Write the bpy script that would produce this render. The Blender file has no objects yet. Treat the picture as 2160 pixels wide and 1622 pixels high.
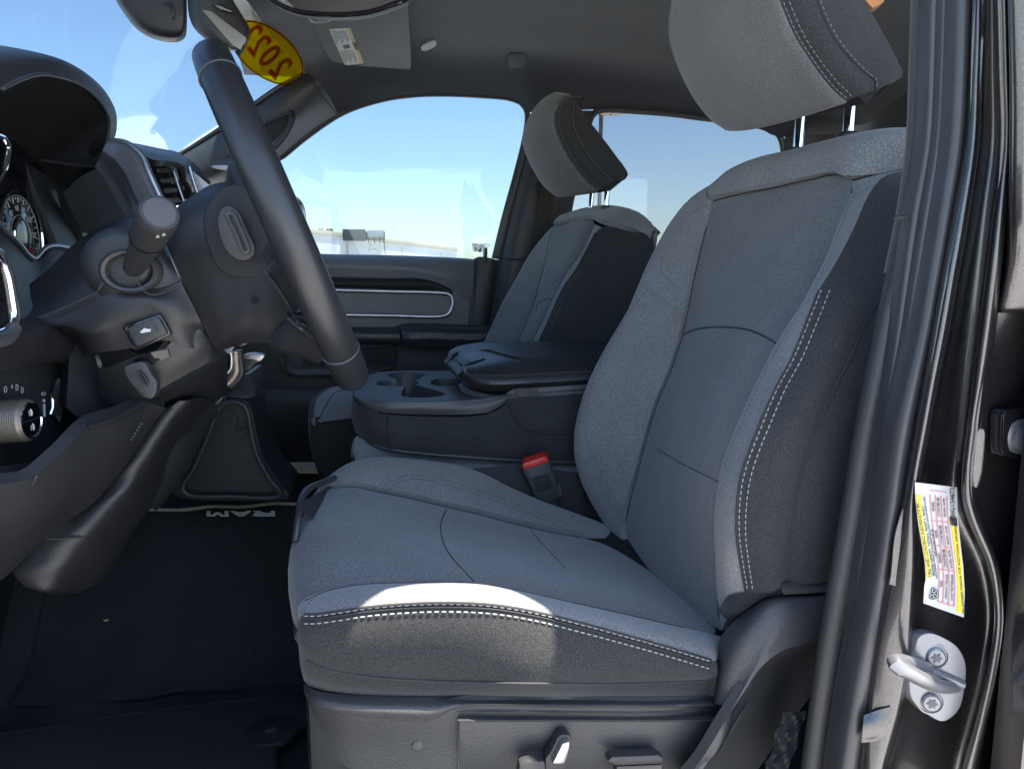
import bpy, bmesh, math, random
from mathutils import Vector, Matrix
random.seed(7)
SC = bpy.context.scene
COL = SC.collection

# ------------------------------------------------------------------ camera, sky, sun, exposure
F = 1600.0                                   # focal length in photo pixels (photo 2160 wide)
PITCH = math.atan((811 - 578) / F)
YAW = math.atan((1080 - 800) / F)
CAM = Vector((0.0, 0.0, 1.60))               # x runs rearward along the truck, y across it, z up
FWD = Vector((math.sin(YAW) * math.cos(PITCH), math.cos(YAW) * math.cos(PITCH), -math.sin(PITCH)))
RGT = Vector((math.cos(YAW), -math.sin(YAW), 0.0))
UPV = RGT.cross(FWD)
cam_d = bpy.data.cameras.new('camera')
cam_d.sensor_width = 36.0
cam_d.lens = 36.0 * F / 2160.0
cam_d.clip_start = 0.02
cam_d.clip_end = 3000.0
cam = bpy.data.objects.new('camera', cam_d)
COL.objects.link(cam)
M = Matrix((RGT, UPV, -FWD)).transposed().to_4x4()
M.translation = CAM
cam.matrix_world = M
SC.camera = cam

SUN_EL = math.radians(74.0)
SUN_TO = Vector((0.22, -0.22, 0.0)).normalized() * math.cos(SUN_EL) + Vector((0, 0, math.sin(SUN_EL)))
world = bpy.data.worlds.new('World')
SC.world = world
world.use_nodes = True
wn = world.node_tree.nodes
wl = world.node_tree.links
wn.clear()
w_out = wn.new('ShaderNodeOutputWorld')
w_bg = wn.new('ShaderNodeBackground')
w_sky = wn.new('ShaderNodeTexSky')
w_sky.sky_type = 'NISHITA'
w_sky.sun_disc = False
w_sky.sun_elevation = SUN_EL
w_sky.sun_rotation = math.atan2(SUN_TO.x, SUN_TO.y)
w_sky.air_density = 1.0
w_sky.dust_density = 0.8
w_sky.ozone_density = 0.7
w_bg.inputs['Strength'].default_value = 0.13
wl.new(w_sky.outputs[0], w_bg.inputs['Color'])
wl.new(w_bg.outputs[0], w_out.inputs['Surface'])
sun_d = bpy.data.lights.new('sun', 'SUN')
sun_d.energy = 5.0
sun_d.angle = math.radians(0.5)
sun_d.color = (1.0, 0.91, 0.78)
sun = bpy.data.objects.new('sun', sun_d)
COL.objects.link(sun)
sun.location = SUN_TO * 30
sun.rotation_euler = SUN_TO.to_track_quat('Z', 'Y').to_euler()
SC.view_settings.view_transform = 'Standard'
SC.view_settings.look = 'None'
SC.view_settings.exposure = 2.12
SC.view_settings.gamma = 1.0
SC.view_settings.use_curve_mapping = False
SC.cycles.max_bounces = 10
SC.cycles.diffuse_bounces = 6
SC.cycles.glossy_bounces = 4
SC.cycles.transparent_max_bounces = 12
SC.cycles.use_denoising = True

# ------------------------------------------------------------------ geometry helpers
def ray(px, py):
    return FWD * F + RGT * (px - 1080.0) + UPV * (811.0 - py)

def P(px, py, y):
    """point where the sight line of a photo pixel meets the lateral plane y"""
    d = ray(px, py)
    return CAM + d * (y / d.y)

def PZ(px, py, z):
    d = ray(px, py)
    return CAM + d * ((z - CAM.z) / d.z)

def PX(px, py, x):
    d = ray(px, py)
    return CAM + d * (x / d.x)

def pts(seq, y=None):
    out = []
    for q in seq:
        if isinstance(q, Vector):
            out.append(q)
        elif len(q) == 3:
            out.append(P(*q))
        else:
            out.append(P(q[0], q[1], y))
    return out

def cr(ps, n, closed=False):
    """Catmull-Rom through ps, n points evenly spaced by length"""
    ps = list(ps)
    if len(ps) == 1:
        return [ps[0].copy() for _ in range(n)]
    m = len(ps)
    dense = []
    segs = m if closed else m - 1
    for i in range(segs):
        p1, p2 = ps[i % m], ps[(i + 1) % m]
        p0 = ps[(i - 1) % m] if (closed or i > 0) else p1 * 2 - p2
        p3 = ps[(i + 2) % m] if (closed or i + 2 < m) else p2 * 2 - p1
        d1 = max((p1 - p0).length, 1e-6) ** .5
        d2 = max((p2 - p1).length, 1e-6) ** .5
        d3 = max((p3 - p2).length, 1e-6) ** .5
        m1 = ((p1 - p0) / d1 - (p2 - p0) / (d1 + d2) + (p2 - p1) / d2) * d2
        m2 = ((p2 - p1) / d2 - (p3 - p1) / (d2 + d3) + (p3 - p2) / d3) * d2
        K = 14
        for k in range(K):
            t = k / K
            t2, t3 = t * t, t * t * t
            dense.append(p1 * (2*t3 - 3*t2 + 1) + m1 * (t3 - 2*t2 + t) + p2 * (-2*t3 + 3*t2) + m2 * (t3 - t2))
    dense.append(ps[0].copy() if closed else ps[-1].copy())
    cum = [0.0]
    for a, b in zip(dense, dense[1:]):
        cum.append(cum[-1] + (b - a).length)
    tot = cum[-1]
    out = []
    cnt = n
    j = 0
    for i in range(cnt):
        s = tot * i / (cnt if closed else max(cnt - 1, 1))
        while j < len(cum) - 2 and cum[j + 1] < s:
            j += 1
        w = (s - cum[j]) / max(cum[j + 1] - cum[j], 1e-9)
        out.append(dense[j].lerp(dense[j + 1], min(max(w, 0), 1)))
    return out

def lin(ps, n):
    cum = [0.0]
    for a, b in zip(ps, ps[1:]):
        cum.append(cum[-1] + (b - a).length)
    out = []
    j = 0
    for i in range(n):
        s = cum[-1] * i / (n - 1)
        while j < len(cum) - 2 and cum[j + 1] < s:
            j += 1
        w = (s - cum[j]) / max(cum[j + 1] - cum[j], 1e-9)
        out.append(ps[j].lerp(ps[j + 1], w))
    return out

def grid_normals(g):
    nv, nu = len(g), len(g[0])
    N = []
    for j in range(nv):
        row = []
        for i in range(nu):
            a = g[j][min(i + 1, nu - 1)] - g[j][max(i - 1, 0)]
            b = g[min(j + 1, nv - 1)][i] - g[max(j - 1, 0)][i]
            n = a.cross(b)
            row.append(n.normalized() if n.length > 1e-12 else Vector((0, 0, 1)))
        N.append(row)
    return N

def loft(curves, nu, nv, bulge=0.0, pu=True, pv=True, power=4, straight=False):
    """curves (lists of points or (px,py,y)) -> grid[nv][nu]; bulge pads it out towards the viewer,
    pinched along the u edges (pu) and the first and last curve (pv)"""
    rows = [(lin if straight else cr)(pts(c), nu) for c in curves]
    g = [[None] * nu for _ in range(nv)]
    for i in range(nu):
        col = [r[i] for r in rows]
        c = lin(col, nv) if (len(col) == 2 or straight) else cr(col, nv)
        for j in range(nv):
            g[j][i] = c[j]
    N = grid_normals(g)
    # face the camera
    s = 0.0
    for j in range(nv):
        for i in range(nu):
            s += N[j][i].dot(CAM - g[j][i])
    if s < 0:
        g = [list(reversed(r)) for r in g]
        N = grid_normals(g)
    if bulge:
        for j in range(nv):
            for i in range(nu):
                u, v = i / (nu - 1), j / (nv - 1)
                k = 1.0
                if pu:
                    k *= 1 - abs(2 * u - 1) ** power
                if pv:
                    k *= 1 - abs(2 * v - 1) ** power
                g[j][i] = g[j][i] + N[j][i] * (bulge * k)
    return g

ROOTLOC = {}

def link(name, me, mat, parent):
    o = bpy.data.objects.new(name, me)
    COL.objects.link(o)
    if mat is not None:
        me.materials.append(mat)
    if parent is not None:
        o.parent = parent
        ROOTLOC[o.name] = ROOTLOC.get(parent.name, Vector((0, 0, 0)))
    else:
        ROOTLOC[o.name] = Vector((0, 0, 0))
    return o

def mk(name, verts, faces, mat, parent=None, smooth=True, angle=35, uvs=None):
    base = ROOTLOC.get(parent.name, Vector((0, 0, 0))) if parent is not None else Vector((0, 0, 0))
    o_loc = None
    if parent is None:                        # a thing of its own: put its origin at its base
        c = Vector((0, 0, 0))
        for v in verts:
            c += v
        c /= len(verts)
        c.z = min(v.z for v in verts)
        base = c
        o_loc = c
    me = bpy.data.meshes.new(name)
    me.from_pydata([tuple(v - base) for v in verts], [], faces)
    me.validate()
    if uvs is not None:
        lay = me.uv_layers.new(name='UVMap')
        for l in me.loops:
            lay.data[l.index].uv = uvs[l.vertex_index]
    me.polygons.foreach_set('use_smooth', [smooth] * len(me.polygons))
    if smooth and angle < 180:
        me.set_sharp_from_angle(angle=math.radians(angle))
    me.update()
    o = link(name, me, mat, parent)
    if o_loc is not None:
        o.location = o_loc
        ROOTLOC[o.name] = o_loc
    return o

class MB:
    """collects shapes, builds ONE mesh object"""
    def __init__(self):
        self.v, self.f = [], []
        self.cuts = []
    def cut(self):
        """what follows becomes a mesh of its own with the same name"""
        self.cuts.append((len(self.v), len(self.f)))
        return self
    def add(self, vs, fs):
        b = len(self.v)
        self.v += [Vector(p) for p in vs]
        self.f += [tuple(i + b for i in q) for q in fs]
        return self
    def sheet(self, g, thick=0.012):
        nv, nu = len(g), len(g[0])
        N = grid_normals(g)
        vs = [g[j][i] for j in range(nv) for i in range(nu)]
        vs += [g[j][i] - N[j][i] * thick for j in range(nv) for i in range(nu)]
        K = nv * nu
        ix = lambda j, i: j * nu + i
        fs = []
        for j in range(nv - 1):
            for i in range(nu - 1):
                a, b, c, d = ix(j, i), ix(j, i + 1), ix(j + 1, i + 1), ix(j + 1, i)
                fs.append((a, b, c, d))
                fs.append((d + K, c + K, b + K, a + K))
        for i in range(nu - 1):
            a, b = ix(0, i), ix(0, i + 1)
            fs.append((b, a, a + K, b + K))
            a, b = ix(nv - 1, i), ix(nv - 1, i + 1)
            fs.append((a, b, b + K, a + K))
        for j in range(nv - 1):
            a, b = ix(j, 0), ix(j + 1, 0)
            fs.append((a, b, b + K, a + K))
            a, b = ix(j, nu - 1), ix(j + 1, nu - 1)
            fs.append((b, a, a + K, b + K))
        return self.add(vs, fs)
    def tube(self, ps, r, n=10, closed=False, flat=None, caps=True):
        """r: radius or list; flat: (vector, factor) squashes the section along a direction"""
        m = len(ps)
        T = []
        for i in range(m):
            a = ps[(i - 1) % m] if (closed or i > 0) else ps[i]
            b = ps[(i + 1) % m] if (closed or i < m - 1) else ps[i]
            t = b - a
            T.append(t.normalized() if t.length > 1e-9 else Vector((0, 0, 1)))
        ref = Vector((0, 0, 1)) if abs(T[0].z) < .9 else Vector((0, 1, 0))
        if flat is not None:
            ref = flat[0]
        U = (ref - T[0] * ref.dot(T[0])).normalized()
        vs = []
        for i in range(m):
            if flat is not None:
                U = (flat[0] - T[i] * flat[0].dot(T[i])).normalized()
            else:
                U = (U - T[i] * U.dot(T[i])).normalized()
            W = T[i].cross(U)
            ri = r[i] if isinstance(r, (list, tuple)) else r
            fl = flat[1] if flat is not None else 1.0
            for k in range(n):
                a = 2 * math.pi * k / n
                vs.append(ps[i] + (U * math.cos(a) * fl + W * math.sin(a)) * ri)
        fs = []
        for i in range(m if closed else m - 1):
            i2 = (i + 1) % m
            for k in range(n):
                k2 = (k + 1) % n
                fs.append((i * n + k, i * n + k2, i2 * n + k2, i2 * n + k))
        if not closed and caps:
            fs.append(tuple(reversed(range(n))))
            fs.append(tuple((m - 1) * n + k for k in range(n)))
        return self.add(vs, fs)
    def rings(self, rows, closed_ends=True):
        """closed rings (same length) skinned together"""
        n = len(rows[0])
        vs = [p for r in rows for p in r]
        fs = []
        for j in range(len(rows) - 1):
            for k in range(n):
                k2 = (k + 1) % n
                fs.append((j * n + k, j * n + k2, (j + 1) * n + k2, (j + 1) * n + k))
        if closed_ends:
            fs.append(tuple(reversed(range(n))))
            fs.append(tuple((len(rows) - 1) * n + k for k in range(n)))
        return self.add(vs, fs)
    def prism(self, poly, vec, bevel=0.0, seg=2):
        bm = bmesh.new()
        vv = [bm.verts.new(p) for p in poly]
        f = bm.faces.new(vv)
        r = bmesh.ops.extrude_face_region(bm, geom=[f])
        nv = [e for e in r['geom'] if isinstance(e, bmesh.types.BMVert)]
        bmesh.ops.translate(bm, verts=nv, vec=vec)
        bmesh.ops.recalc_face_normals(bm, faces=bm.faces)
        if bevel:
            bmesh.ops.bevel(bm, geom=list(bm.edges), offset=bevel, segments=seg, profile=.6, affect='EDGES', clamp_overlap=True)
        bm.verts.index_update()
        vs = [v.co.copy() for v in bm.verts]
        fs = [tuple(v.index for v in q.verts) for q in bm.faces]
        bm.free()
        return self.add(vs, fs)
    def box(self, c, ax, ay, az, bevel=0.0, seg=2):
        """c centre; ax, ay, az half extents as vectors"""
        c = Vector(c); ax = Vector(ax); ay = Vector(ay); az = Vector(az)
        return self.prism([c - ax - ay - az, c + ax - ay - az, c + ax + ay - az, c - ax + ay - az], az * 2, bevel, seg)
    def abox(self, x0, x1, y0, y1, z0, z1, bevel=0.0):
        return self.box(((x0+x1)/2, (y0+y1)/2, (z0+z1)/2), ((x1-x0)/2, 0, 0), (0, (y1-y0)/2, 0), (0, 0, (z1-z0)/2), bevel)
    def lathe(self, c, axis, prof, n=24, ref=None):
        """prof: list of (distance along axis, radius)"""
        a = Vector(axis).normalized()
        rf = Vector(ref) if ref is not None else (Vector((0, 0, 1)) if abs(a.z) < .9 else Vector((1, 0, 0)))
        u = (rf - a * rf.dot(a)).normalized()
        w = a.cross(u)
        rows = []
        for h, r in prof:
            rows.append([Vector(c) + a * h + (u * math.cos(2*math.pi*k/n) + w * math.sin(2*math.pi*k/n)) * r for k in range(n)])
        return self.rings(rows)
    def build(self, name, mat, parent=None, smooth=True, angle=35):
        if len(self.cuts) > 1:
            ends = self.cuts[1:] + [(len(self.v), len(self.f))]
            for (v0, f0), (v1, f1) in zip(self.cuts, ends):
                if v1 > v0:
                    o = mk(name, self.v[v0:v1], [tuple(i - v0 for i in q) for q in self.f[f0:f1]], mat, parent, smooth, angle)
            return o
        return mk(name, self.v, self.f, mat, parent, smooth, angle)

def panel(name, curves, mat, parent=None, nu=40, nv=14, bulge=0.0, thick=0.012, pu=True, pv=True, power=4, straight=False, angle=50):
    g = loft(curves, nu, nv, bulge, pu, pv, power, straight)
    return MB().sheet(g, thick).build(name, mat, parent, angle=angle)

def toward_cam(p, d):
    return p + (CAM - p).normalized() * d

def stitches(mb, curve, spacing=.0062, length=.0042, r=.00075, lift=.0012, inset=None):
    mb.cut()
    ps = pts(curve)
    L = sum((b - a).length for a, b in zip(ps, ps[1:]))
    n = max(3, int(L / spacing))
    dense = cr(ps, n * 2 + 1)
    for i in range(n):
        a, b = dense[2 * i], dense[2 * i + 1]
        d = (b - a)
        if d.length < 1e-6:
            continue
        c = toward_cam((a + b) / 2, lift)
        d = d.normalized() * length / 2
        mb.tube([c - d, c - d * .5 , c + d * .5, c + d], [r * .5, r, r, r * .5], 6)
    return mb

def seam(mb, curve, r=.0011, n=30, lift=.0004):
    mb.cut()
    mb.tube([toward_cam(p, lift) for p in cr(pts(curve), n)], r, 6)
    return mb

from mathutils.bvhtree import BVHTree
def surf(*objs):
    """sight lines onto built surfaces: f(px, py) -> point just above the nearest of them"""
    V_, F_ = [], []
    for o in objs:
        b = len(V_)
        base = ROOTLOC.get(o.name, Vector((0, 0, 0)))
        V_ += [v.co + base for v in o.data.vertices]
        F_ += [tuple(i + b for i in q.vertices) for q in o.data.polygons]
    t = BVHTree.FromPolygons(V_, F_)
    def f(px, py, lift=.0006):
        d = ray(px, py).normalized()
        hit = t.ray_cast(CAM, d)
        return None if hit[0] is None else hit[0] - d * lift
    return f
def on(f, seq, n=0, lift=.0006):
    """photo polyline laid on surface f (smoothed in the photo plane first)"""
    ps = [Vector((a, b, 0)) for a, b in seq]
    ps = cr(ps, n or max(12, len(ps) * 6))
    out = [f(q.x, q.y, lift) for q in ps]
    return [q for q in out if q is not None]

# ------------------------------------------------------------------ naming helpers
def tag(o, label=None, cat=None, group=None, kind=None):
    if label: o['label'] = label
    if cat: o['category'] = cat
    if group: o['group'] = group
    if kind: o['kind'] = kind
    return o

def thing(name, label, cat, loc=(0, 0, 0), group=None):
    o = bpy.data.objects.new(name, None)
    COL.objects.link(o)
    o.empty_display_size = .05
    o.location = loc
    ROOTLOC[o.name] = Vector(loc)
    return tag(o, label, cat, group)

# ------------------------------------------------------------------ materials
def nodes_of(name):
    m = bpy.data.materials.new(name)
    m.use_nodes = True
    nt = m.node_tree
    b = nt.nodes['Principled BSDF']
    return m, nt, b

def coords(nt, scale=1.0, kind='Object'):
    tc = nt.nodes.new('ShaderNodeTexCoord')
    return tc.outputs[kind]

def noise(nt, vec, scale, detail=2.0, rough=.5):
    n = nt.nodes.new('ShaderNodeTexNoise')
    n.inputs['Scale'].default_value = scale
    n.inputs['Detail'].default_value = detail
    n.inputs['Roughness'].default_value = rough
    nt.links.new(vec, n.inputs['Vector'])
    return n.outputs['Fac']

def ramp(nt, fac, stops):
    r = nt.nodes.new('ShaderNodeValToRGB')
    e = r.color_ramp.elements
    while len(e) < len(stops):
        e.new(.5)
    for q, (pos, c) in zip(e, stops):
        q.position = pos
        q.color = (*c, 1) if len(c) == 3 else c
    nt.links.new(fac, r.inputs['Fac'])
    return r.outputs['Color']

def mixc(nt, fac, a, b, mode='MIX'):
    x = nt.nodes.new('ShaderNodeMix')
    x.data_type = 'RGBA'
    x.blend_type = mode
    for s, v in ((x.inputs[0], fac), (x.inputs[6], a), (x.inputs[7], b)):
        if hasattr(v, 'is_linked') or hasattr(v, 'links'):
            nt.links.new(v, s)
        elif isinstance(v, (int, float)):
            s.default_value = v
        else:
            s.default_value = (*v, 1)
    return x.outputs[2]

def bump(nt, b, h, strength=.3, dist=.001, normal=None):
    n = nt.nodes.new('ShaderNodeBump')
    n.inputs['Strength'].default_value = strength
    n.inputs['Distance'].default_value = dist
    nt.links.new(h, n.inputs['Height'])
    if normal is not None:
        nt.links.new(normal, n.inputs['Normal'])
    nt.links.new(n.outputs['Normal'], b.inputs['Normal'])
    return n.outputs['Normal']

def fabric(name, col, contrast=.35, rib=False, sheen=.25):
    m, nt, b = nodes_of(name)
    v = coords(nt)
    f1 = noise(nt, v, 760, 1.5, .6)
    f2 = noise(nt, v, 14, 3.0)
    lo = tuple(c * (1 - contrast) for c in col)
    hi = tuple(min(c * (1 + contrast), 1) for c in col)
    c1 = ramp(nt, f1, [(.40, lo), (.60, hi)])
    c2 = ramp(nt, f2, [(.3, (.90, .90, .90)), (.7, (1.05, 1.05, 1.05))])
    c = mixc(nt, 1.0, c1, c2, 'MULTIPLY')
    h = f1
    if rib:
        mp = nt.nodes.new('ShaderNodeMapping')
        mp.inputs['Rotation'].default_value = (0, math.radians(20), 0)
        nt.links.new(v, mp.inputs['Vector'])
        w = nt.nodes.new('ShaderNodeTexWave')
        w.wave_type = 'BANDS'
        w.bands_direction = 'Y'
        w.inputs['Scale'].default_value = 36
        w.inputs['Distortion'].default_value = 3.0
        w.inputs['Detail'].default_value = 2
        w.inputs['Detail Scale'].default_value = 12
        nt.links.new(mp.outputs[0], w.inputs['Vector'])
        c = mixc(nt, .30, c, ramp(nt, w.outputs['Fac'], [(.2, (.72, .72, .74)), (.8, (1.2, 1.2, 1.2))]), 'MULTIPLY')
    nt.links.new(c, b.inputs['Base Color'])
    b.inputs['Roughness'].default_value = .92
    b.inputs['Specular IOR Level'].default_value = .25
    b.inputs['Sheen Weight'].default_value = sheen
    b.inputs['Sheen Roughness'].default_value = .5
    bump(nt, b, h, .55, .0006)
    return m

def grain(name, col, rough=.5, scale=420, strength=.35, spec=.5, var=.12, dist=.0006):
    """moulded plastic or leather with a pebbled grain"""
    m, nt, b = nodes_of(name)
    v = coords(nt)
    vo = nt.nodes.new('ShaderNodeTexVoronoi')
    vo.inputs['Scale'].default_value = scale
    nt.links.new(v, vo.inputs['Vector'])
    f2 = noise(nt, v, 9, 4.0)
    c = mixc(nt, 1.0, col, ramp(nt, f2, [(.3, (1 - var,) * 3), (.7, (1 + var,) * 3)]), 'MULTIPLY')
    nt.links.new(c, b.inputs['Base Color'])
    r = nt.nodes.new('ShaderNodeMapRange')
    r.inputs['To Min'].default_value = rough - .07
    r.inputs['To Max'].default_value = rough + .07
    nt.links.new(noise(nt, v, 35, 3), r.inputs['Value'])
    nt.links.new(r.outputs[0], b.inputs['Roughness'])
    b.inputs['Specular IOR Level'].default_value = spec
    bump(nt, b, vo.outputs['Distance'], strength, dist)
    return m

def plain(name, col, rough=.4, metal=0.0, spec=.5, coat=0.0, nz=.08):
    m, nt, b = nodes_of(name)
    v = coords(nt)
    f = noise(nt, v, 25, 4)
    c = mixc(nt, 1.0, col, ramp(nt, f, [(.3, (1 - nz,) * 3), (.7, (1 + nz,) * 3)]), 'MULTIPLY')
    nt.links.new(c, b.inputs['Base Color'])
    b.inputs['Roughness'].default_value = rough
    b.inputs['Metallic'].default_value = metal
    b.inputs['Specular IOR Level'].default_value = spec
    b.inputs['Coat Weight'].default_value = coat
    b.inputs['Coat Roughness'].default_value = .05
    return m

def carpet(name, col):
    m, nt, b = nodes_of(name)
    v = coords(nt)
    f1 = noise(nt, v, 700, 2)
    f2 = noise(nt, v, 6, 5)
    c = mixc(nt, 1.0, ramp(nt, f1, [(.3, tuple(x * .5 for x in col)), (.7, tuple(x * 1.6 for x in col))]),
             ramp(nt, f2, [(.3, (.8,) * 3), (.75, (1.25,) * 3)]), 'MULTIPLY')
    nt.links.new(c, b.inputs['Base Color'])
    b.inputs['Roughness'].default_value = .97
    b.inputs['Specular IOR Level'].default_value = .1
    bump(nt, b, f1, .9, .002)
    return m

def glass(name, tint, refl=.08):
    m = bpy.data.materials.new(name)
    m.use_nodes = True
    nt = m.node_tree
    nt.nodes.clear()
    out = nt.nodes.new('ShaderNodeOutputMaterial')
    t = nt.nodes.new('ShaderNodeBsdfTransparent')
    t.inputs['Color'].default_value = (*tint, 1)
    g = nt.nodes.new('ShaderNodeBsdfGlossy')
    g.inputs['Roughness'].default_value = .02
    lw = nt.nodes.new('ShaderNodeLayerWeight')
    lw.inputs['Blend'].default_value = .5
    pw = nt.nodes.new('ShaderNodeMath')
    pw.operation = 'POWER'
    nt.links.new(lw.outputs['Facing'], pw.inputs[0])
    pw.inputs[1].default_value = 4.0
    fr = nt.nodes.new('ShaderNodeMapRange')
    fr.inputs['To Min'].default_value = refl * .5
    fr.inputs['To Max'].default_value = .42
    nt.links.new(pw.outputs[0], fr.inputs['Value'])
    mx = nt.nodes.new('ShaderNodeMixShader')
    nt.links.new(fr.outputs[0], mx.inputs[0])
    nt.links.new(t.outputs[0], mx.inputs[1])
    nt.links.new(g.outputs[0], mx.inputs[2])
    nt.links.new(mx.outputs[0], out.inputs['Surface'])
    return m

def paint(name, col):
    """metallic car paint under clear coat"""
    m, nt, b = nodes_of(name)
    v = coords(nt)
    f = noise(nt, v, 2600, 0)
    c = ramp(nt, f, [(.45, col), (.72, tuple(min(x * 2.2 + .02, 1) for x in col))])
    nt.links.new(c, b.inputs['Base Color'])
    b.inputs['Metallic'].default_value = .85
    b.inputs['Roughness'].default_value = .30
    b.inputs['Coat Weight'].default_value = .9
    b.inputs['Coat Roughness'].default_value = .06
    return m

M_LIGHT = fabric('light_grey_fabric', (.212, .211, .210), .34)
M_HREST = fabric('headrest_fabric', (.128, .131, .132), .26)
M_INS = fabric('slate_fabric', (.150, .152, .153), .36)
M_RIB = fabric('ribbed_slate_fabric', (.146, .148, .149), .36, rib=True)
M_DARK = fabric('charcoal_fabric', (.035, .036, .038), .30, sheen=.12)
M_CDARK = fabric('cushion_side_fabric', (.027, .028, .029), .42, sheen=.15)
M_HEAD = fabric('roof_lining_fabric', (.040, .044, .049), .2)
M_PLAS = grain('dark_grained_plastic', (.074, .076, .080), .47, 380, .5)
M_BASE = grain('seat_base_plastic', (.050, .051, .053), .47, 380, .5)
M_BLK = grain('black_grained_plastic', (.030, .031, .033), .48, 420, .3)
M_MATT = grain('matt_black_plastic', (.017, .018, .020), .62, 500, .15, spec=.35)
M_LEATHER = grain('black_leather', (.033, .034, .037), .40, 330, .4, spec=.55)
M_SMOOTH = plain('smooth_black_leather', (.019, .020, .023), .38, spec=.55)
M_DOOR = grain('slate_door_plastic', (.135, .145, .148), .5, 450, .2)
M_VISOR = fabric('visor_fabric', (.075, .079, .078), .2)
M_TRIM = grain('grey_trim_plastic', (.050, .052, .057), .5, 450, .15)
M_COLUMN = grain('soft_black_plastic', (.017, .017, .0185), .45, 700, .18, spec=.5)
M_SILVER = plain('satin_silver', (.42, .43, .46), .32, metal=.85)
M_CHROME = plain('chrome', (.82, .83, .85), .06, metal=1.0, nz=.02)
M_STEEL = plain('painted_steel', (.22, .225, .245), .32, metal=.6)
M_THREAD = plain('pale_thread', (.30, .31, .32), .8)
M_DTHREAD = plain('dark_thread', (.026, .027, .029), .8)
M_GTHREAD = plain('grey_thread', (.13, .135, .145), .8)
M_RUB = plain('black_rubber', (.036, .036, .040), .40, spec=.6)
M_PAINT = paint('grey_metallic_paint', (.060, .057, .060))
M_CARPET = carpet('black_carpet', (.027, .030, .033))
M_MAT = carpet('mat_carpet', (.036, .039, .043))
M_WHITE = plain('white_print', (.47, .475, .475), .5, nz=.03)
M_YEL = plain('yellow_print', (.80, .60, .02), .4, nz=.05)
M_RED = plain('red_plastic', (.62, .03, .03), .35)
M_GLOSS = plain('gloss_black', (.010, .010, .012), .08, spec=.6)

# ================================================================== the setting
ZC = CAM.z
def W(x, y, dz):
    return Vector((x, y, ZC + dz))

def concrete(name, col):
    m, nt, b = nodes_of(name)
    v = coords(nt)
    f1 = noise(nt, v, .35, 6)
    f2 = noise(nt, v, 60, 3)
    c = mixc(nt, 1.0, ramp(nt, f1, [(.3, tuple(x * .8 for x in col)), (.7, tuple(x * 1.12 for x in col))]),
             ramp(nt, f2, [(.3, (.85,) * 3), (.7, (1.1,) * 3)]), 'MULTIPLY')
    nt.links.new(c, b.inputs['Base Color'])
    b.inputs['Roughness'].default_value = .9
    return m

M_CONC = concrete('pale_concrete', (.45, .45, .445))
M_WALL = concrete('white_wall_paint', (.80, .79, .76))
M_CAP = concrete('tan_parapet_paint', (.58, .50, .38))
M_HVAC = plain('grey_sheet_metal', (.30, .33, .35), .5, metal=.3)
M_HVACD = plain('dark_louvre_metal', (.05, .06, .065), .6)
M_POLE = plain('weathered_pole', (.10, .09, .08), .8)

gm = MB()
R_ = 1500
gm.add([(-R_, -R_, 0), (R_, -R_, 0), (R_, R_, 0), (-R_, R_, 0)], [(0, 1, 2, 3)])
tag(gm.build('ground', M_CONC), kind='structure')

# --- building beyond the far window
BY = 60.0
def B(px, py, y=BY):
    return P(px, py, y)
bl = thing('building', 'long white low building with a tan parapet beyond the far door window', 'building', B(760, 560) * 1.0)
tl, tr = B(300, 450), B(964, 529)
poly = [Vector((tl.x, BY, 0)), Vector((tr.x, BY, 0)), tr, tl]
MB().prism(poly, Vector((0, 18, 0))).build('wall', M_WALL, bl)
cap0, cap1 = B(300, 437, BY - .12), B(966, 522, BY - .12)
cap2, cap3 = B(966, 530, BY - .12), B(300, 452, BY - .12)
MB().prism([cap3, cap2, cap1, cap0], Vector((0, .6, 0)), .03).build('parapet', M_CAP, bl)
mb = MB()
for px in (400, 520, 620, 735, 850, 930):
    q = B(px, 600, BY - .03)
    t = 450 + (px - 300) * (529 - 450) / 664.0
    mb.cut()
    mb.box((q.x, BY - .03, (0 + B(px, t + 8).z) / 2), (.05, 0, 0), (0, .03, 0), (0, 0, (B(px, t + 8).z) / 2))
mb.build('downpipe', M_CAP, bl)

hv = thing('rooftop_unit', 'grey rooftop air conditioning unit standing on the white building roof', 'roof unit', B(770, 512, 59))
def ybox(mb, x0, y0, x1, y1, yy, dep, bevel=0):
    a, b2 = P(x0, y1, yy), P(x1, y0, yy)
    mb.abox(a.x, b2.x, yy, yy + dep, a.z, b2.z, bevel)
    return mb
ybox(MB(), 723, 484, 771, 507, 59.0, 2.0, .04).build('casing', plain('slate_sheet_metal', (.05, .06, .065), .6), hv)
mb = MB()
for k in range(6):
    ybox(mb, 724.5, 486 + k * 3.3, 742, 488.2 + k * 3.3, 58.94, .05)
mb.build('louvre', M_HVACD, hv)
ybox(MB(), 775, 486, 811, 500, 59.0, 2.0, .05).build('condenser', M_HVAC, hv)
ybox(MB(), 771, 489, 775, 505, 59.3, 1.2).build('duct', M_HVACD, hv)
mb = MB()
for px in (778, 790, 801, 809):
    mb.tube([P(px, 500, 59.2), P(px, 513, 59.2)], .04, 6)
mb.tube([P(776, 505, 59.2), P(811, 505, 59.2)], .035, 6)
mb.build('stand', M_HVACD, hv)
mb = MB()
mb.tube([P(811.5, 490, 58.9), P(811.5, 531, 58.9), P(815, 535, 58.9)], .035, 6)
mb.tube([P(783, 512, 58.9), P(777, 530, 58.9), P(790, 524, 58.9), P(800, 531, 58.9)], .02, 6)
mb.build('conduit', M_HVACD, hv)

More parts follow.
